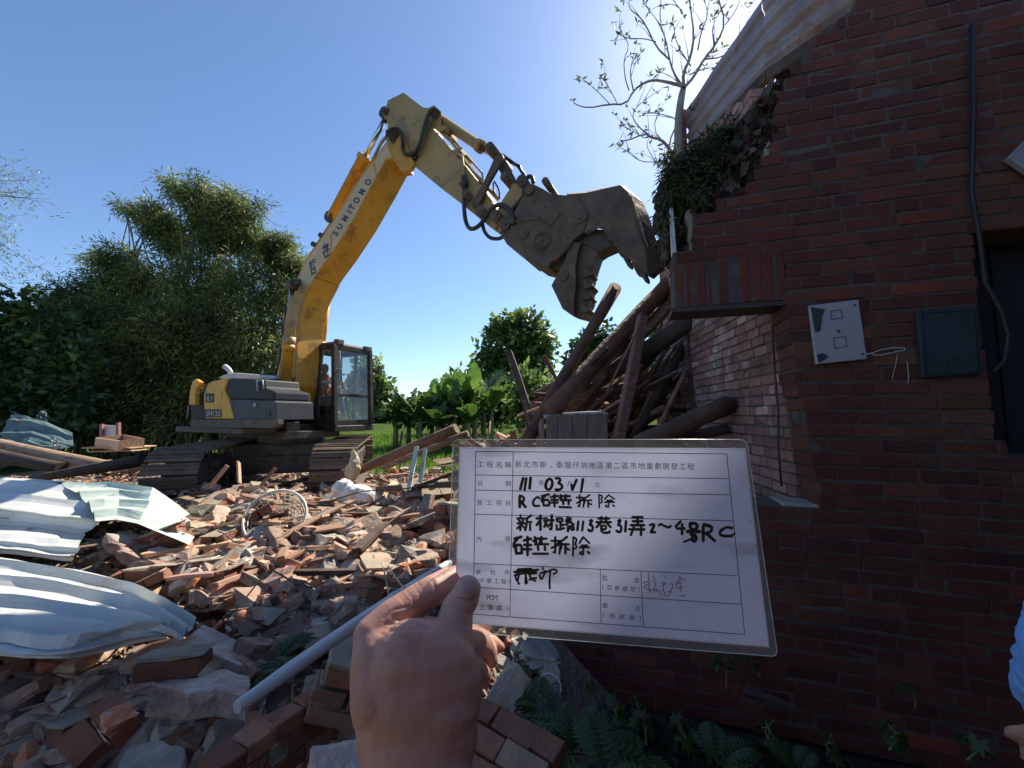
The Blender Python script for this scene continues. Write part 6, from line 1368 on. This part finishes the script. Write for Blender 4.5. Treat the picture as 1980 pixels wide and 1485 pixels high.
# glass jar in the weeds
JO = P(1062, 1330, 1.75); b = MB(); d = (CAM-JO).normalized(); b.tube([JO, JO-d*.1], .05, 20, caps=False); b.tube([JO-d*.1, JO-d*.102], .05, 20); o = b.build('glass_jar', M['film'], origin=JO); tag(o, 'clear glass jar lying in the weeds below the card', 'glass jar')
b = MB(); w1, w2 = JO.cross(d).normalized(), d.cross(JO.cross(d)).normalized(); b.tube([JO+(w1*math.cos(k*.3142)+w2*math.sin(k*.3142))*.05 for k in range(21)], .003, 6); b.build('rim', M['filmedge'], o, origin=JO)
for x, y, d, s in ((1030, 1275, 1.9, .9), (1060, 1295, 1.85, .74), (1010, 1262, 1.95, .82), (1045, 1260, 2.0, 1.06), (985, 1300, 1.9, .96)):
    q = protoC[random.randrange(3)].copy(); col.objects.link(q); p = P(x, y, d); q.location = p; q.rotation_euler = randrot().to_euler(); q.scale = (s, s, s); tag(q, {.9: 'nearest', .74: 'smallest', .82: 'upper left', 1.06: 'largest', .96: 'leftmost'}[s]+' pale mortar lump by the broken end of the low brick wall', 'mortar lump', 'mortar lumps at the end of the low wall')
# ------------------------------------------------------------------ vegetation
def lump(px, py, rpx, Y, sq=1.0): p = P(px, py, Y); return (tuple(p), rpx*Y/F, sq)
def polytrunk(pts, r0, r1, m, name, par, origin, n=8):
    b = MB(); N_ = len(pts); b.tube(pts, [r0+(r1-r0)*i/(N_-1) for i in range(N_)], n, jit=.06); return b.build(name, m, par, origin=origin)
GR = [(1, 1, 1), (.8, .85, .8), (1.15, 1.15, 1), (1.5, 1.45, 1.3), (.65, .7, .7)]
GB = GR+[(1.9, 1.55, 1.3), (2.2, 1.7, 1.5)]
def tree(name, label, lumps, base, m, L, W, dens, sub, per, droop, palette, seed, trunkr=.18, branches=True, bark='bark', extra=None, cat='tree'):
    rng = np.random.default_rng(seed); random.seed(seed); o = Vector(base); t = empty(name, o); tag(t, label, cat)
    V, C = clump_leaves(lumps, dens, sub, per, L, W, droop, rng, palette); leaves_mesh('crown', V, C, m, t, tuple(o))
    b = MB(); big = sorted(lumps, key=lambda l: -l[1])[:9]; top = Vector(big[0][0]); fork = o.lerp(Vector((o.x*.5+top.x*.5, o.y*.5+top.y*.5, top.z)), .55)
    b.tube([o, o.lerp(fork, .5)+Vector((rnd(-.1, .1), rnd(-.1, .1), 0)), fork], [trunkr*1.2, trunkr, trunkr*.75], 10, jit=.08)
    if branches:
        for l in lumps:
            c = Vector(l[0]); mid = fork.lerp(c, .5)+Vector((rnd(-.2, .2), rnd(-.2, .2), rnd(-.1, .3)))*l[1]; b.tube([fork.lerp(o, rnd(0, .3)), mid, c], [trunkr*.45, trunkr*.28, trunkr*.08], 6)
            for k in range(4): e = c+Vector((rnd(-1, 1), rnd(-1, 1), rnd(-.4, 1)))*l[1]*.8; b.tube([mid.lerp(c, .5), e], [trunkr*.14, trunkr*.04], 5)
    b.build('trunk', M[bark], t, origin=o, fixn=False); return t
# bamboo ---------------------------------------------------------------------
BL = [(385, 385, 42, 15), (335, 368, 30, 15), (452, 400, 48, 15), (290, 408, 36, 15), (248, 402, 16, 15), (320, 450, 48, 15), (405, 455, 66, 15), (485, 465, 55, 15), (545, 490, 38, 15), (575, 515, 34, 15), (230, 500, 48, 14.6), (192, 503, 18, 14.6),
      (300, 540, 72, 14.4), (385, 540, 84, 14.4), (480, 550, 84, 14.4), (555, 575, 52, 14.4), (205, 575, 55, 14.2), (140, 583, 45, 14.2), (106, 590, 22, 14.2), (250, 640, 95, 14), (380, 650, 110, 14), (495, 655, 92, 14), (155, 665, 80, 14), (300, 745, 92, 14), (430, 735, 85, 14.2), (205, 750, 82, 13.8), (120, 750, 70, 13.8), (360, 800, 70, 13.6), (250, 810, 60, 13.4), (540, 740, 60, 14.6), (590, 640, 30, 15)]
rng = np.random.default_rng(5); random.seed(5); bo = Vector(P(350, 860, 14)); bo.z = 0; bam = empty('bamboo_clump', bo); tag(bam, 'tall dark bamboo clump with arching feathery tops, behind the excavator', 'bamboo')
lumps = [lump(x, y, r*(.62 if y < 560 else .85), Y, 1) for x, y, r, Y in BL]
for (x0, y0), (x1, y1), (x2, y2) in (((430, 560), (405, 400), (330, 352)), ((430, 560), (440, 390), (380, 345)), ((470, 560), (470, 420), (500, 395)), ((380, 560), (330, 440), (238, 396)), ((360, 560), (350, 420), (292, 398)), ((300, 600), (240, 490), (175, 505)), ((520, 600), (550, 480), (590, 520)), ((250, 650), (170, 580), (88, 592)), ((500, 560), (520, 440), (555, 470)), ((330, 600), (270, 520), (190, 545)), ((450, 560), (430, 420), (452, 372))):
    for i in range(9):
        t = .35+.65*i/8; x = (1-t)**2*x0+2*t*(1-t)*x1+t*t*x2; y = (1-t)**2*y0+2*t*(1-t)*y1+t*t*y2; lumps.append(lump(x+rnd(-5, 5), y+rnd(-4, 6), 24-15*t, 14.8, .8))
V, C = clump_leaves(lumps, 12, .36, 40, .24, .045, .45, rng, GB); dark = []
leaves_mesh('foliage', V, C, M['bamboo'], bam, tuple(bo))
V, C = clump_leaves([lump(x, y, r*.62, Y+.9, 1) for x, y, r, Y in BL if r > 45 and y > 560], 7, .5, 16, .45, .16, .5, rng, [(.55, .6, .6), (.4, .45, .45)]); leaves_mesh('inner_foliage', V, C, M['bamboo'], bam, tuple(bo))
b = MB()
for i in range(90):
    l = random.choice(lumps[:19]); c = Vector(l[0])+Vector((rnd(-1, 1), rnd(-1, 1), rnd(-.5, 1)))*l[1]*.8; s = bo+Vector((rnd(-2.6, 2.2)+(c.x-bo.x)*.35, rnd(-.8, .8), 0)); m1 = s.lerp(c, .5)+Vector(((s.x-c.x)*.25, 0, (c.z)*.14)); m2 = s.lerp(c, .8)+Vector(((s.x-c.x)*.12, 0, c.z*.07)); b.tube([s, m1, m2, c, c+Vector((rnd(-.6, .6), rnd(-.3, .3), -.1))], [.045, .035, .022, .012, .004], 6)
b.build('culms', M['culm'], bam, origin=bo, fixn=False)
tree('broadleaf_tree', 'dark broad-leaved tree at the left edge, sunlit on its top', [lump(x, y, r, Y) for x, y, r, Y in ((25, 605, 36, 11), (60, 622, 30, 11), (-60, 620, 60, 11), (0, 660, 62, 11), (85, 655, 45, 11), (45, 720, 70, 11), (-60, 730, 90, 11), (120, 705, 42, 11), (30, 785, 60, 10.6), (105, 775, 50, 10.8), (-40, 800, 60, 10.6))], tuple(Vector((P(30, 860, 11).x, 11, 0))), M['broad'], .26, .15, 7, .4, 22, .4, GR, 8)
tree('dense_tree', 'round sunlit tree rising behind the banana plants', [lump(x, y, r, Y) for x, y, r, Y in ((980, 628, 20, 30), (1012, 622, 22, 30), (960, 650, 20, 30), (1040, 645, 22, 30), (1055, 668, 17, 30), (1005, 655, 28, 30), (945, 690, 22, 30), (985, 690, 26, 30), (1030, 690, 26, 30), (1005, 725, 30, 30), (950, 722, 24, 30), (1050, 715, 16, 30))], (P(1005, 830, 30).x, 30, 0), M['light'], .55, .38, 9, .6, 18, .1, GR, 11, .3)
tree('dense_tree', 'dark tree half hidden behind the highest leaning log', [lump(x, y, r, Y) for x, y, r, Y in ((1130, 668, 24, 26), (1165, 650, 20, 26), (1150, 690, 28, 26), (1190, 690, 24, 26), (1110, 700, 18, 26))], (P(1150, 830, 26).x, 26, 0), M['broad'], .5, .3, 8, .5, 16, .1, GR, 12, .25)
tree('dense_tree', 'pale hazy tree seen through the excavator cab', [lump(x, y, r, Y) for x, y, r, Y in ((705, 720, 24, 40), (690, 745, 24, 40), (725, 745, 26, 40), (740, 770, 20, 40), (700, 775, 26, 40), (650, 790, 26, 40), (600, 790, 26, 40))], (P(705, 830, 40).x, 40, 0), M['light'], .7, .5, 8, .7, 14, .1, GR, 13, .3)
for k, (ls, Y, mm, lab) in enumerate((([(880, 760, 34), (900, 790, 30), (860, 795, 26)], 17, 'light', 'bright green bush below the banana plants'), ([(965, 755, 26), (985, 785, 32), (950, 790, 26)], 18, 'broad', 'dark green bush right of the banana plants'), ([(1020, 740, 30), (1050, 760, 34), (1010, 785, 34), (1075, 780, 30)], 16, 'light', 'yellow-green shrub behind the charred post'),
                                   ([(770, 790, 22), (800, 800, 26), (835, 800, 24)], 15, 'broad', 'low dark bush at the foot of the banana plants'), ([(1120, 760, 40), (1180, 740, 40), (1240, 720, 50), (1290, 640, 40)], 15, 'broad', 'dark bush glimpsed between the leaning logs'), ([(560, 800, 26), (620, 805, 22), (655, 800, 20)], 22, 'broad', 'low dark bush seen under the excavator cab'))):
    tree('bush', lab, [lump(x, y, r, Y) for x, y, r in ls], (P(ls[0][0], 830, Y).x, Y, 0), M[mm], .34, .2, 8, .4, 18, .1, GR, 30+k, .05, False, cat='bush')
# far hedge line closing the horizon
for k in range(26):
    x = -700+k*110
    if 1250 < x: continue
    Y = rnd(45, 70); tree('far_tree', 'far tree on the horizon, '+ORD[k % 12]+(' from the left' if k < 12 else ' beyond the twelfth'), [lump(x+rnd(-20, 20), rnd(788, 800), rnd(14, 26), Y), lump(x+rnd(20, 60), rnd(790, 805), rnd(14, 24), Y)], (P(x, 830, Y).x, Y, 0), M['broad'], 1.1, .8, 9, 1.0, 12, .1, GR, 60+k, .2, False)['group'] = 'trees along the horizon'
for k in range(13):
    x = -40+k*52; tree('bush', 'low dark bush under the left trees, '+'first second third fourth fifth sixth seventh eighth ninth tenth eleventh twelfth thirteenth'.split()[k]+' from the left', [lump(x, 828, 32, 15.5), lump(x+22, 812, 28, 15.5)], (P(x, 830, 15.5).x, 15.5, 0), M['broad'], .3, .18, 8, .4, 16, .1, GR, 130+k, .05, False, cat='bush')['group'] = 'bushes under the left trees'
# banana plants ---------------------------------------------------------------
def banana_leaf(b, base, az, elev, L, W, c, torn=.25):
    d = Vector((math.cos(az), math.sin(az), 0)); s = Vector((-d.y, d.x, 0)); N_ = 14; pts = []
    for i in range(N_+1):
        t = i/N_; h = L*(t*math.sin(elev)-.55*t*t*math.cos(elev)*.8); r = L*t*math.cos(elev)*(1-.1*t); pts.append(base+d*r+UP*h)
    for i in range(N_):
        t = (i+.5)/N_; t0, t1 = i/N_, (i+1)/N_
        w0 = W*.5*math.sin(math.pi*min(1, t0*.92+.05))**.6 if t0 > .12 else .02; w1 = W*.5*math.sin(math.pi*min(1, t1*.92+.05))**.6 if t1 > .12 else .02
        if i == N_-1: w1 = .01
        for q in (-1, 1):
            if t > .3 and random.random() < torn: w0_ = w0*.75; w1_ = w1*.8
            else: w0_, w1_ = w0, w1
            up = .25; b.add([pts[i], pts[i+1], pts[i+1]+s*(q*w1_)+UP*(w1_*up-rnd(0, .05)), pts[i]+s*(q*w0_)+UP*(w0_*up-rnd(0, .05))], [(0, 1, 2, 3)], c, True)
PW = 'leftmost|tilted dark|short|tall|broad-leaved|bright upright|sunlit|tallest bright|right-hand|rightmost|small|slender'.split('|')
for k, (px, top, Y) in enumerate(((765, 745, 15), (790, 735, 16), (812, 745, 14.5), (835, 730, 16.5), (858, 722, 15.5), (880, 712, 15), (898, 690, 16), (918, 685, 15.5), (935, 690, 16.5), (950, 712, 15), (846, 765, 13.5), (905, 745, 14))):
    random.seed(200+k); base = P(px, 840, Y); base.z = 0; tp = P(px, top, Y).z; h = tp*.52; e = empty('banana_plant', base)
    tag(e, PW[k]+' banana plant in the row beyond the rubble, right of the cab', 'banana plant', 'banana plants beyond the rubble')
    b = MB(); b.tube([base, base+UP*h*.5, base+UP*h], [.13, .10, .07], 8); b.build('stem', M['culm'], e)
    b = MB()
    for i in range(9): v = rnd(.6, 1.5); banana_leaf(b, base+UP*h*rnd(.8, 1), i*2.4+rnd(-.3, .3), rnd(.5, 1.35), rnd(.45, .62)*tp, rnd(.4, .6), (v, v, v*.9))
    b.build('leaves', M['banana'], e, fixn=False)
# grass strip
n = 26000; rg = np.random.default_rng(4); y = rg.uniform(9, 26, n); x = rg.uniform(-.55, .3, n)*y; C_ = np.stack([x, y, np.full(n, -.08)], 1); D_ = rg.normal(size=(n, 3))*.35; D_[:, 2] = 1
leaves = leaf_arrays(C_, D_, rg.uniform(.15, .5, n), .05, rg); v = rg.uniform(.6, 1.4, (n, 1)); tag(leaves_mesh('grass', leaves, np.repeat(v, 3, 1), M['grass']), kind='stuff', label='bright green grass strip beyond the excavator', cat='grass')
# wispy branches of a tree standing beyond the left edge ------------------------
random.seed(77); wo_ = Vector((P(-250, 860, 9).x, 9, 0)); wt = empty('wispy_tree', wo_); tag(wt, 'thin leafless branches reaching in at the far left edge', 'tree')
b = MB(); hub = P(-170, 420, 9); b.tube([wo_, wo_.lerp(hub, .6)+Vector((.2, 0, 0)), hub], [.16, .12, .07], 8); tw = []
for x, y in ((40, 310), (110, 395), (60, 350), (30, 335), (90, 375), (35, 425), (20, 490), (80, 520), (40, 530), (12, 460), (25, 548), (0, 300), (100, 385)):
    e_ = P(x, y, 9+rnd(-.4, .4)); m1 = hub.lerp(e_, .5)+Vector((0, 0, rnd(.1, .5))); b.tube([hub, m1, e_], [.022, .011, .002], 5)
    for k in range(12):
        t = rnd(.35, 1); s = (hub.lerp(m1, t*2) if t < .5 else m1.lerp(e_, t*2-1)); f = s+Vector((rnd(.05, .5), rnd(-.2, .2), rnd(-.35, .2))); b.tube([s, s.lerp(f, .5)+Vector((0, 0, .03)), f], [.005, .003, .0012], 4, caps=False); tw.append(f)
b.build('branches', M['bark'], wt, origin=wo_, fixn=False)
C_ = np.repeat(np.array([tuple(p) for p in tw]), 5, 0)+rg.normal(size=(len(tw)*5, 3))*.08; D_ = rg.normal(size=(len(C_), 3)); D_[:, 2] -= .8; leaves_mesh('leaves', leaf_arrays(C_, D_, .12, .02, rg), np.full((len(C_), 3), 1.3), M['bamboo'], wt, tuple(wo_))
# sapling growing out of the broken wall -----------------------------------------
def Zs(x, y, d=4.55): return P(1100+x/2.97, y/2.97, d)
so_ = Zs(610, 900); sp = empty('sapling', so_); tag(sp, 'bare sapling with opening leaf buds growing out of the broken wall top', 'sapling')
b = MB(); tips = []
def br_(pts, r0, r1, d=4.55, tip=True, twigs=3):
    W = [Zs(x, y, d+rnd(-.12, .12)) for x, y in pts]; n_ = len(W); q = [W[0]]
    for u, v in zip(W, W[1:]): q += [u.lerp(v, .3), u.lerp(v, .75)]
    q.append(W[-1]); b.tube(q, [r0+(r1-r0)*i/(len(q)-1) for i in range(len(q))], 6, caps=False)
    if tip: tips.append(W[-1])
    for k in range(twigs):
        i = random.randrange(1, len(q)-1); s = q[i]; dr = (q[i+1]-q[i]).normalized(); e_ = s+(dr+Vector((rnd(-1, 1), rnd(-.6, .6), rnd(-.3, 1)))*.8).normalized()*rnd(.12, .42); m_ = s.lerp(e_, .5)+Vector((rnd(-.02, .02), 0, .02)); b.tube([s, m_, e_], [r1*1.1+.002, .003, .0015], 5, caps=False); tips.append(e_)
br_([(630, 900), (628, 700), (645, 560), (660, 500)], .06, .034, tip=False, twigs=0)
br_([(660, 505), (640, 490), (560, 470), (490, 458), (430, 475), (370, 520), (330, 600), (230, 598), (110, 622), (35, 600), (22, 575)], .022, .004)
br_([(370, 520), (350, 420), (360, 370), (395, 305)], .009, .003); br_([(345, 520), (320, 440), (315, 340), (345, 270), (330, 225), (285, 190)], .008, .003); br_([(235, 598), (180, 540), (125, 490)], .007, .003); br_([(275, 590), (240, 520), (195, 450)], .006, .003)
br_([(660, 500), (655, 420), (700, 330), (720, 200), (700, 60), (690, -60)], .024, .005, twigs=6); br_([(660, 505), (720, 440), (780, 330), (850, 250), (900, 130), (860, 0), (850, -80)], .022, .005, twigs=6); br_([(655, 500), (600, 420), (575, 330), (560, 240), (520, 120), (530, -10)], .016, .004, twigs=5)
br_([(575, 340), (500, 270), (440, 140), (400, 90), (345, 50), (345, 0)], .012, .003, twigs=4); br_([(500, 240), (430, 220), (350, 225), (290, 200)], .007, .003); br_([(700, 380), (620, 260), (600, 150)], .01, .003); br_([(780, 340), (880, 330), (960, 270), (1010, 200)], .01, .003, twigs=4)
br_([(740, 290), (760, 180), (800, 90), (780, 0)], .011, .003, twigs=4); br_([(840, 260), (820, 160), (870, 60)], .009, .003); br_([(900, 140), (960, 60), (1000, -40)], .009, .003, twigs=4); br_([(690, 430), (760, 400), (840, 385)], .009, .003); br_([(650, 60), (600, 20), (540, 30)], .006, .003)
br_([(610, 905), (575, 850), (530, 800), (470, 790), (440, 765), (330, 810), (295, 805)], .024, .004, 4.7); br_([(470, 785), (390, 720), (360, 660), (400, 600), (500, 530)], .01, .003, 4.7, twigs=4); br_([(575, 850), (590, 770), (640, 690), (520, 650), (450, 650)], .012, .003, 4.6); br_([(560, 835), (480, 740), (520, 640)], .008, .003, 4.7)
br_([(520, 960), (480, 900), (440, 830), (470, 780)], .006, .003, 4.7); br_([(500, 930), (420, 930), (370, 900), (335, 865)], .006, .003, 4.6); br_([(430, 790), (350, 745), (300, 720)], .006, .003, 4.7)
b.build('trunk', M['glarebark'], sp, origin=so_, fixn=False)
C_ = []; D_ = []
for t in tips:
    for k in range(4): C_.append(tuple(t)); D_.append((rnd(-1, 1), rnd(-1, 1), rnd(-.5, 1)))
C_ = np.array(C_); V = leaf_arrays(C_, np.array(D_), rg.uniform(.04, .10, len(C_)), .028, rg); leaves_mesh('leaves', V, rg.uniform(1.1, 2.0, (len(C_), 1))*np.array([[1.25, 1.1, .9]]), M['vine'], sp, tuple(so_))
# ferns and creepers hanging over the wall top --------------------------------------
fo_ = P(1370, 340, 2.05); fv = empty('hanging_fern', fo_); tag(fv, 'ragged green ferns and creepers hanging over the broken wall top', 'fern')
ls = [(x, y, r, Y) for x, y, r, Y in ((1300, 345, 22, 2.1), (1330, 325, 26, 2.1), (1318, 372, 24, 2.08), (1355, 300, 26, 2.1), (1350, 345, 26, 2.06), (1385, 275, 24, 2.1), (1385, 305, 24, 2.05), (1412, 262, 20, 2.05), (1290, 385, 12, 2.1), (1284, 425, 7, 2.1), (1280, 455, 5, 2.1), (1345, 378, 15, 2.0), (1400, 318, 14, 2.0), (1440, 232, 12, 2.0), (1300, 315, 14, 2.15), (1288, 300, 9, 2.2))]
V, C = clump_leaves([lump(x, y, r*.9, Y) for x, y, r, Y in ls], 26, .045, 15, .05, .010, .9, np.random.default_rng(9), GR+[(1.6, 1.5, 1.2)]); leaves_mesh('fronds', V, C, M['vine'], fv, tuple(fo_))
random.seed(90); b = MB()
for k in range(60):
    x, y, r, Y = random.choice(ls); s = P(x+rnd(-r, r), y+rnd(-5, r), Y); b.tube([s, s+Vector((rnd(-.03, .03), rnd(-.03, .03), -rnd(.03, .1))), s+Vector((rnd(-.03, .03), rnd(-.03, .03), -rnd(.1, .2)))], [.002, .0016, .0008], 4, caps=False)
b.build('hanging_roots', M['bark'], fv, origin=fo_, fixn=False)
# ferns and weeds in the foreground -------------------------------------------------
def fern(p, R_, n, label, seed, az0=None, group=None, spread=6.28):
    random.seed(seed); e = empty('fern', p); b = MB()
    for k in range(n):
        az = (az0 if az0 is not None else 0)+rnd(-.5, .5)*spread; L = R_*rnd(.7, 1.1); el = rnd(.5, 1.1); d = Vector((math.cos(az), math.sin(az), 0)); s = Vector((-d.y, d.x, 0)); pts = []
        for i in range(13): t = i/12; pts.append(p+d*(L*t*math.cos(el)*(1+.2*t))+UP*(L*(t*math.sin(el)-.6*t*t)))
        b.tube(pts, [.0022]*13, 4, caps=False, c=(.8, .8, .5)); v = rnd(.7, 1.3)
        for i in range(2, 13):
            w = L*.24*math.sin(math.pi*min(1, (i/12)*.85+.15)); fw = (pts[min(12, i+1)]-pts[i-1]).normalized()
            for q in (-1, 1):
                a = pts[i]; tip = a+s*(q*w)+fw*w*.35-UP*w*.15; m1 = a+s*(q*w*.4)+fw*w*.36; m2 = a+s*(q*w*.45)-fw*w*.05; b.add([a, m2, tip, m1], [(0, 1, 2, 3)], (v, v, v))
    b.build('fronds', M['fern'], e, fixn=False); tag(e, label, 'fern', group); return e
def maple(p, h, n, label, seed, lw=.05, group=None):
    random.seed(seed); e = empty('weed', p); b = MB(); c = MB(); top = p+Vector((rnd(-.04, .04), rnd(-.04, .02), h))
    c.tube([p, p.lerp(top, .5)+Vector((.01, 0, 0)), top], [.004, .003, .002], 5, caps=False)
    for k in range(n):
        s = p.lerp(top, rnd(.35, 1)); az = rnd(0, 6.28); e2 = s+Vector((math.cos(az)*lw*.8, math.sin(az)*lw*.8, rnd(-.02, .04))); c.tube([s, e2], [.0018, .0012], 4, caps=False)
        d = (e2-s); d.z = rnd(-.05, .01); d.normalize(); d.z -= .35; s_ = Vector((-d.y, d.x, rnd(-.2, .2))).normalized(); w = lw*rnd(.7, 1.25); v = rnd(.6, 1.3); ctr = e2+d*w*.1
        out = []
        for i in range(11):
            a = -2.3+4.6*i/10; r = w*(.95 if i % 2 == 0 else .5)*(1 if i == 5 else .9); out.append(ctr+d*(math.cos(a)*r)+s_*(math.sin(a)*r)-UP*(abs(math.sin(a))*r*.12))
        for i in range(10): b.add([ctr, out[i], out[i+1]], [(0, 1, 2)], (v, v, v*.9), True)
    b.build('leaves', M['fern'], e, fixn=False); c.build('stem', M['culm'], e, fixn=False); tag(e, label, 'weed', group); return e
fern(P(545, 1275, 1.75), .2, 6, 'fern with small leaflets growing in the rubble above the white pipe', 1, 1.5, spread=2.6); fern(P(560, 1300, 1.65), .17, 6, 'dark fern arching in the gap left of the white pipe', 2, 3.0, spread=2.2)
fern(P(645, 1320, 1.6), .16, 7, 'sunlit fern between the white pipe and the wrist', 3, 1.2, spread=3.5); fern(P(650, 1350, 1.5), .12, 5, 'small fern below the white pipe beside the wrist', 4, 1.0, spread=3)
for k, (x, y, d, h, n, lab) in enumerate(((1010, 1310, 1.75, .12, 9, 'bright leafy weed just right of the fingertips'), (1405, 1330, 1.75, .22, 12, 'lobed-leaf weed standing below the right end of the card'), (1385, 1300, 1.8, .2, 6, 'second lobed-leaf weed behind the tallest weed'), (1470, 1310, 1.85, .1, 5, 'small dark weed against the wall right of the card'), (1770, 1370, 1.5, .12, 3, 'lone pale leaf weed near the right edge by the wall'), (1250, 1440, 1.4, .16, 10, 'dark weed in the middle of the dark soil'), (1190, 1400, 1.5, .14, 8, 'dark weed left of the middle weed'), (1130, 1350, 1.7, .12, 8, 'low weed beside the glass jar'), (1330, 1450, 1.35, .1, 8, 'low weed at the bottom below the card corner'), (1600, 1460, 1.3, .1, 9, 'dark weed at the bottom right'), (1720, 1450, 1.3, .1, 8, 'dim weed in the bottom right shadow'), (1870, 1470, 1.25, .1, 7, 'dim weed close to the bottom right corner'), (1480, 1440, 1.4, .09, 8, 'low dark weed along the wall foot'))):
    p = P(x, y, d); p.z = max(p.z, -.02) if p.z > -.05 else 0; maple(p, h*.75, n, lab, 300+k, .028)
for k, (x, y, d, R_, lab) in enumerate(((1075, 1420, 1.25, .2, 'pale green fern nearest the brick paving lump'), (1130, 1460, 1.15, .22, 'wide fern at the bottom below the card'), (1050, 1370, 1.45, .16, 'small fern behind the pale green fern'), (1170, 1500, 1.05, .2, 'fern cut by the bottom edge'), (1230, 1480, 1.2, .16, 'fern right of the wide fern'), (1390, 1480, 1.2, .17, 'dim fern at the bottom under the card corner'), (1540, 1500, 1.2, .16, 'dim fern on the bottom edge at right'))):
    p = P(x, y, d); p.z = max(0, p.z); fern(p, R_, 9, lab, 340+k)
n = 5200; x = rg.uniform(.3, 2.1, n); y = rg.uniform(.5, 2.3, n); ok = (y < 2.2-.3*x) | (x < .3); x = x[ok]; y = y[ok]; n = len(x); C_ = np.stack([x, y, np.full(n, .01)], 1); D_ = rg.normal(size=(n, 3)); D_[:, 2] = np.abs(D_[:, 2])*.8
tag(leaves_mesh('ground_cover', leaf_arrays(C_, D_, rg.uniform(.03, .08, n), .022, rg), rg.uniform(.35, .8, (n, 1))*np.ones((1, 3)), M['fern']), kind='stuff', label='low dark ground cover and leaf litter along the wall foot', cat='ground cover')
for o in bpy.data.objects:
    if '_o' in o: del o['_o']
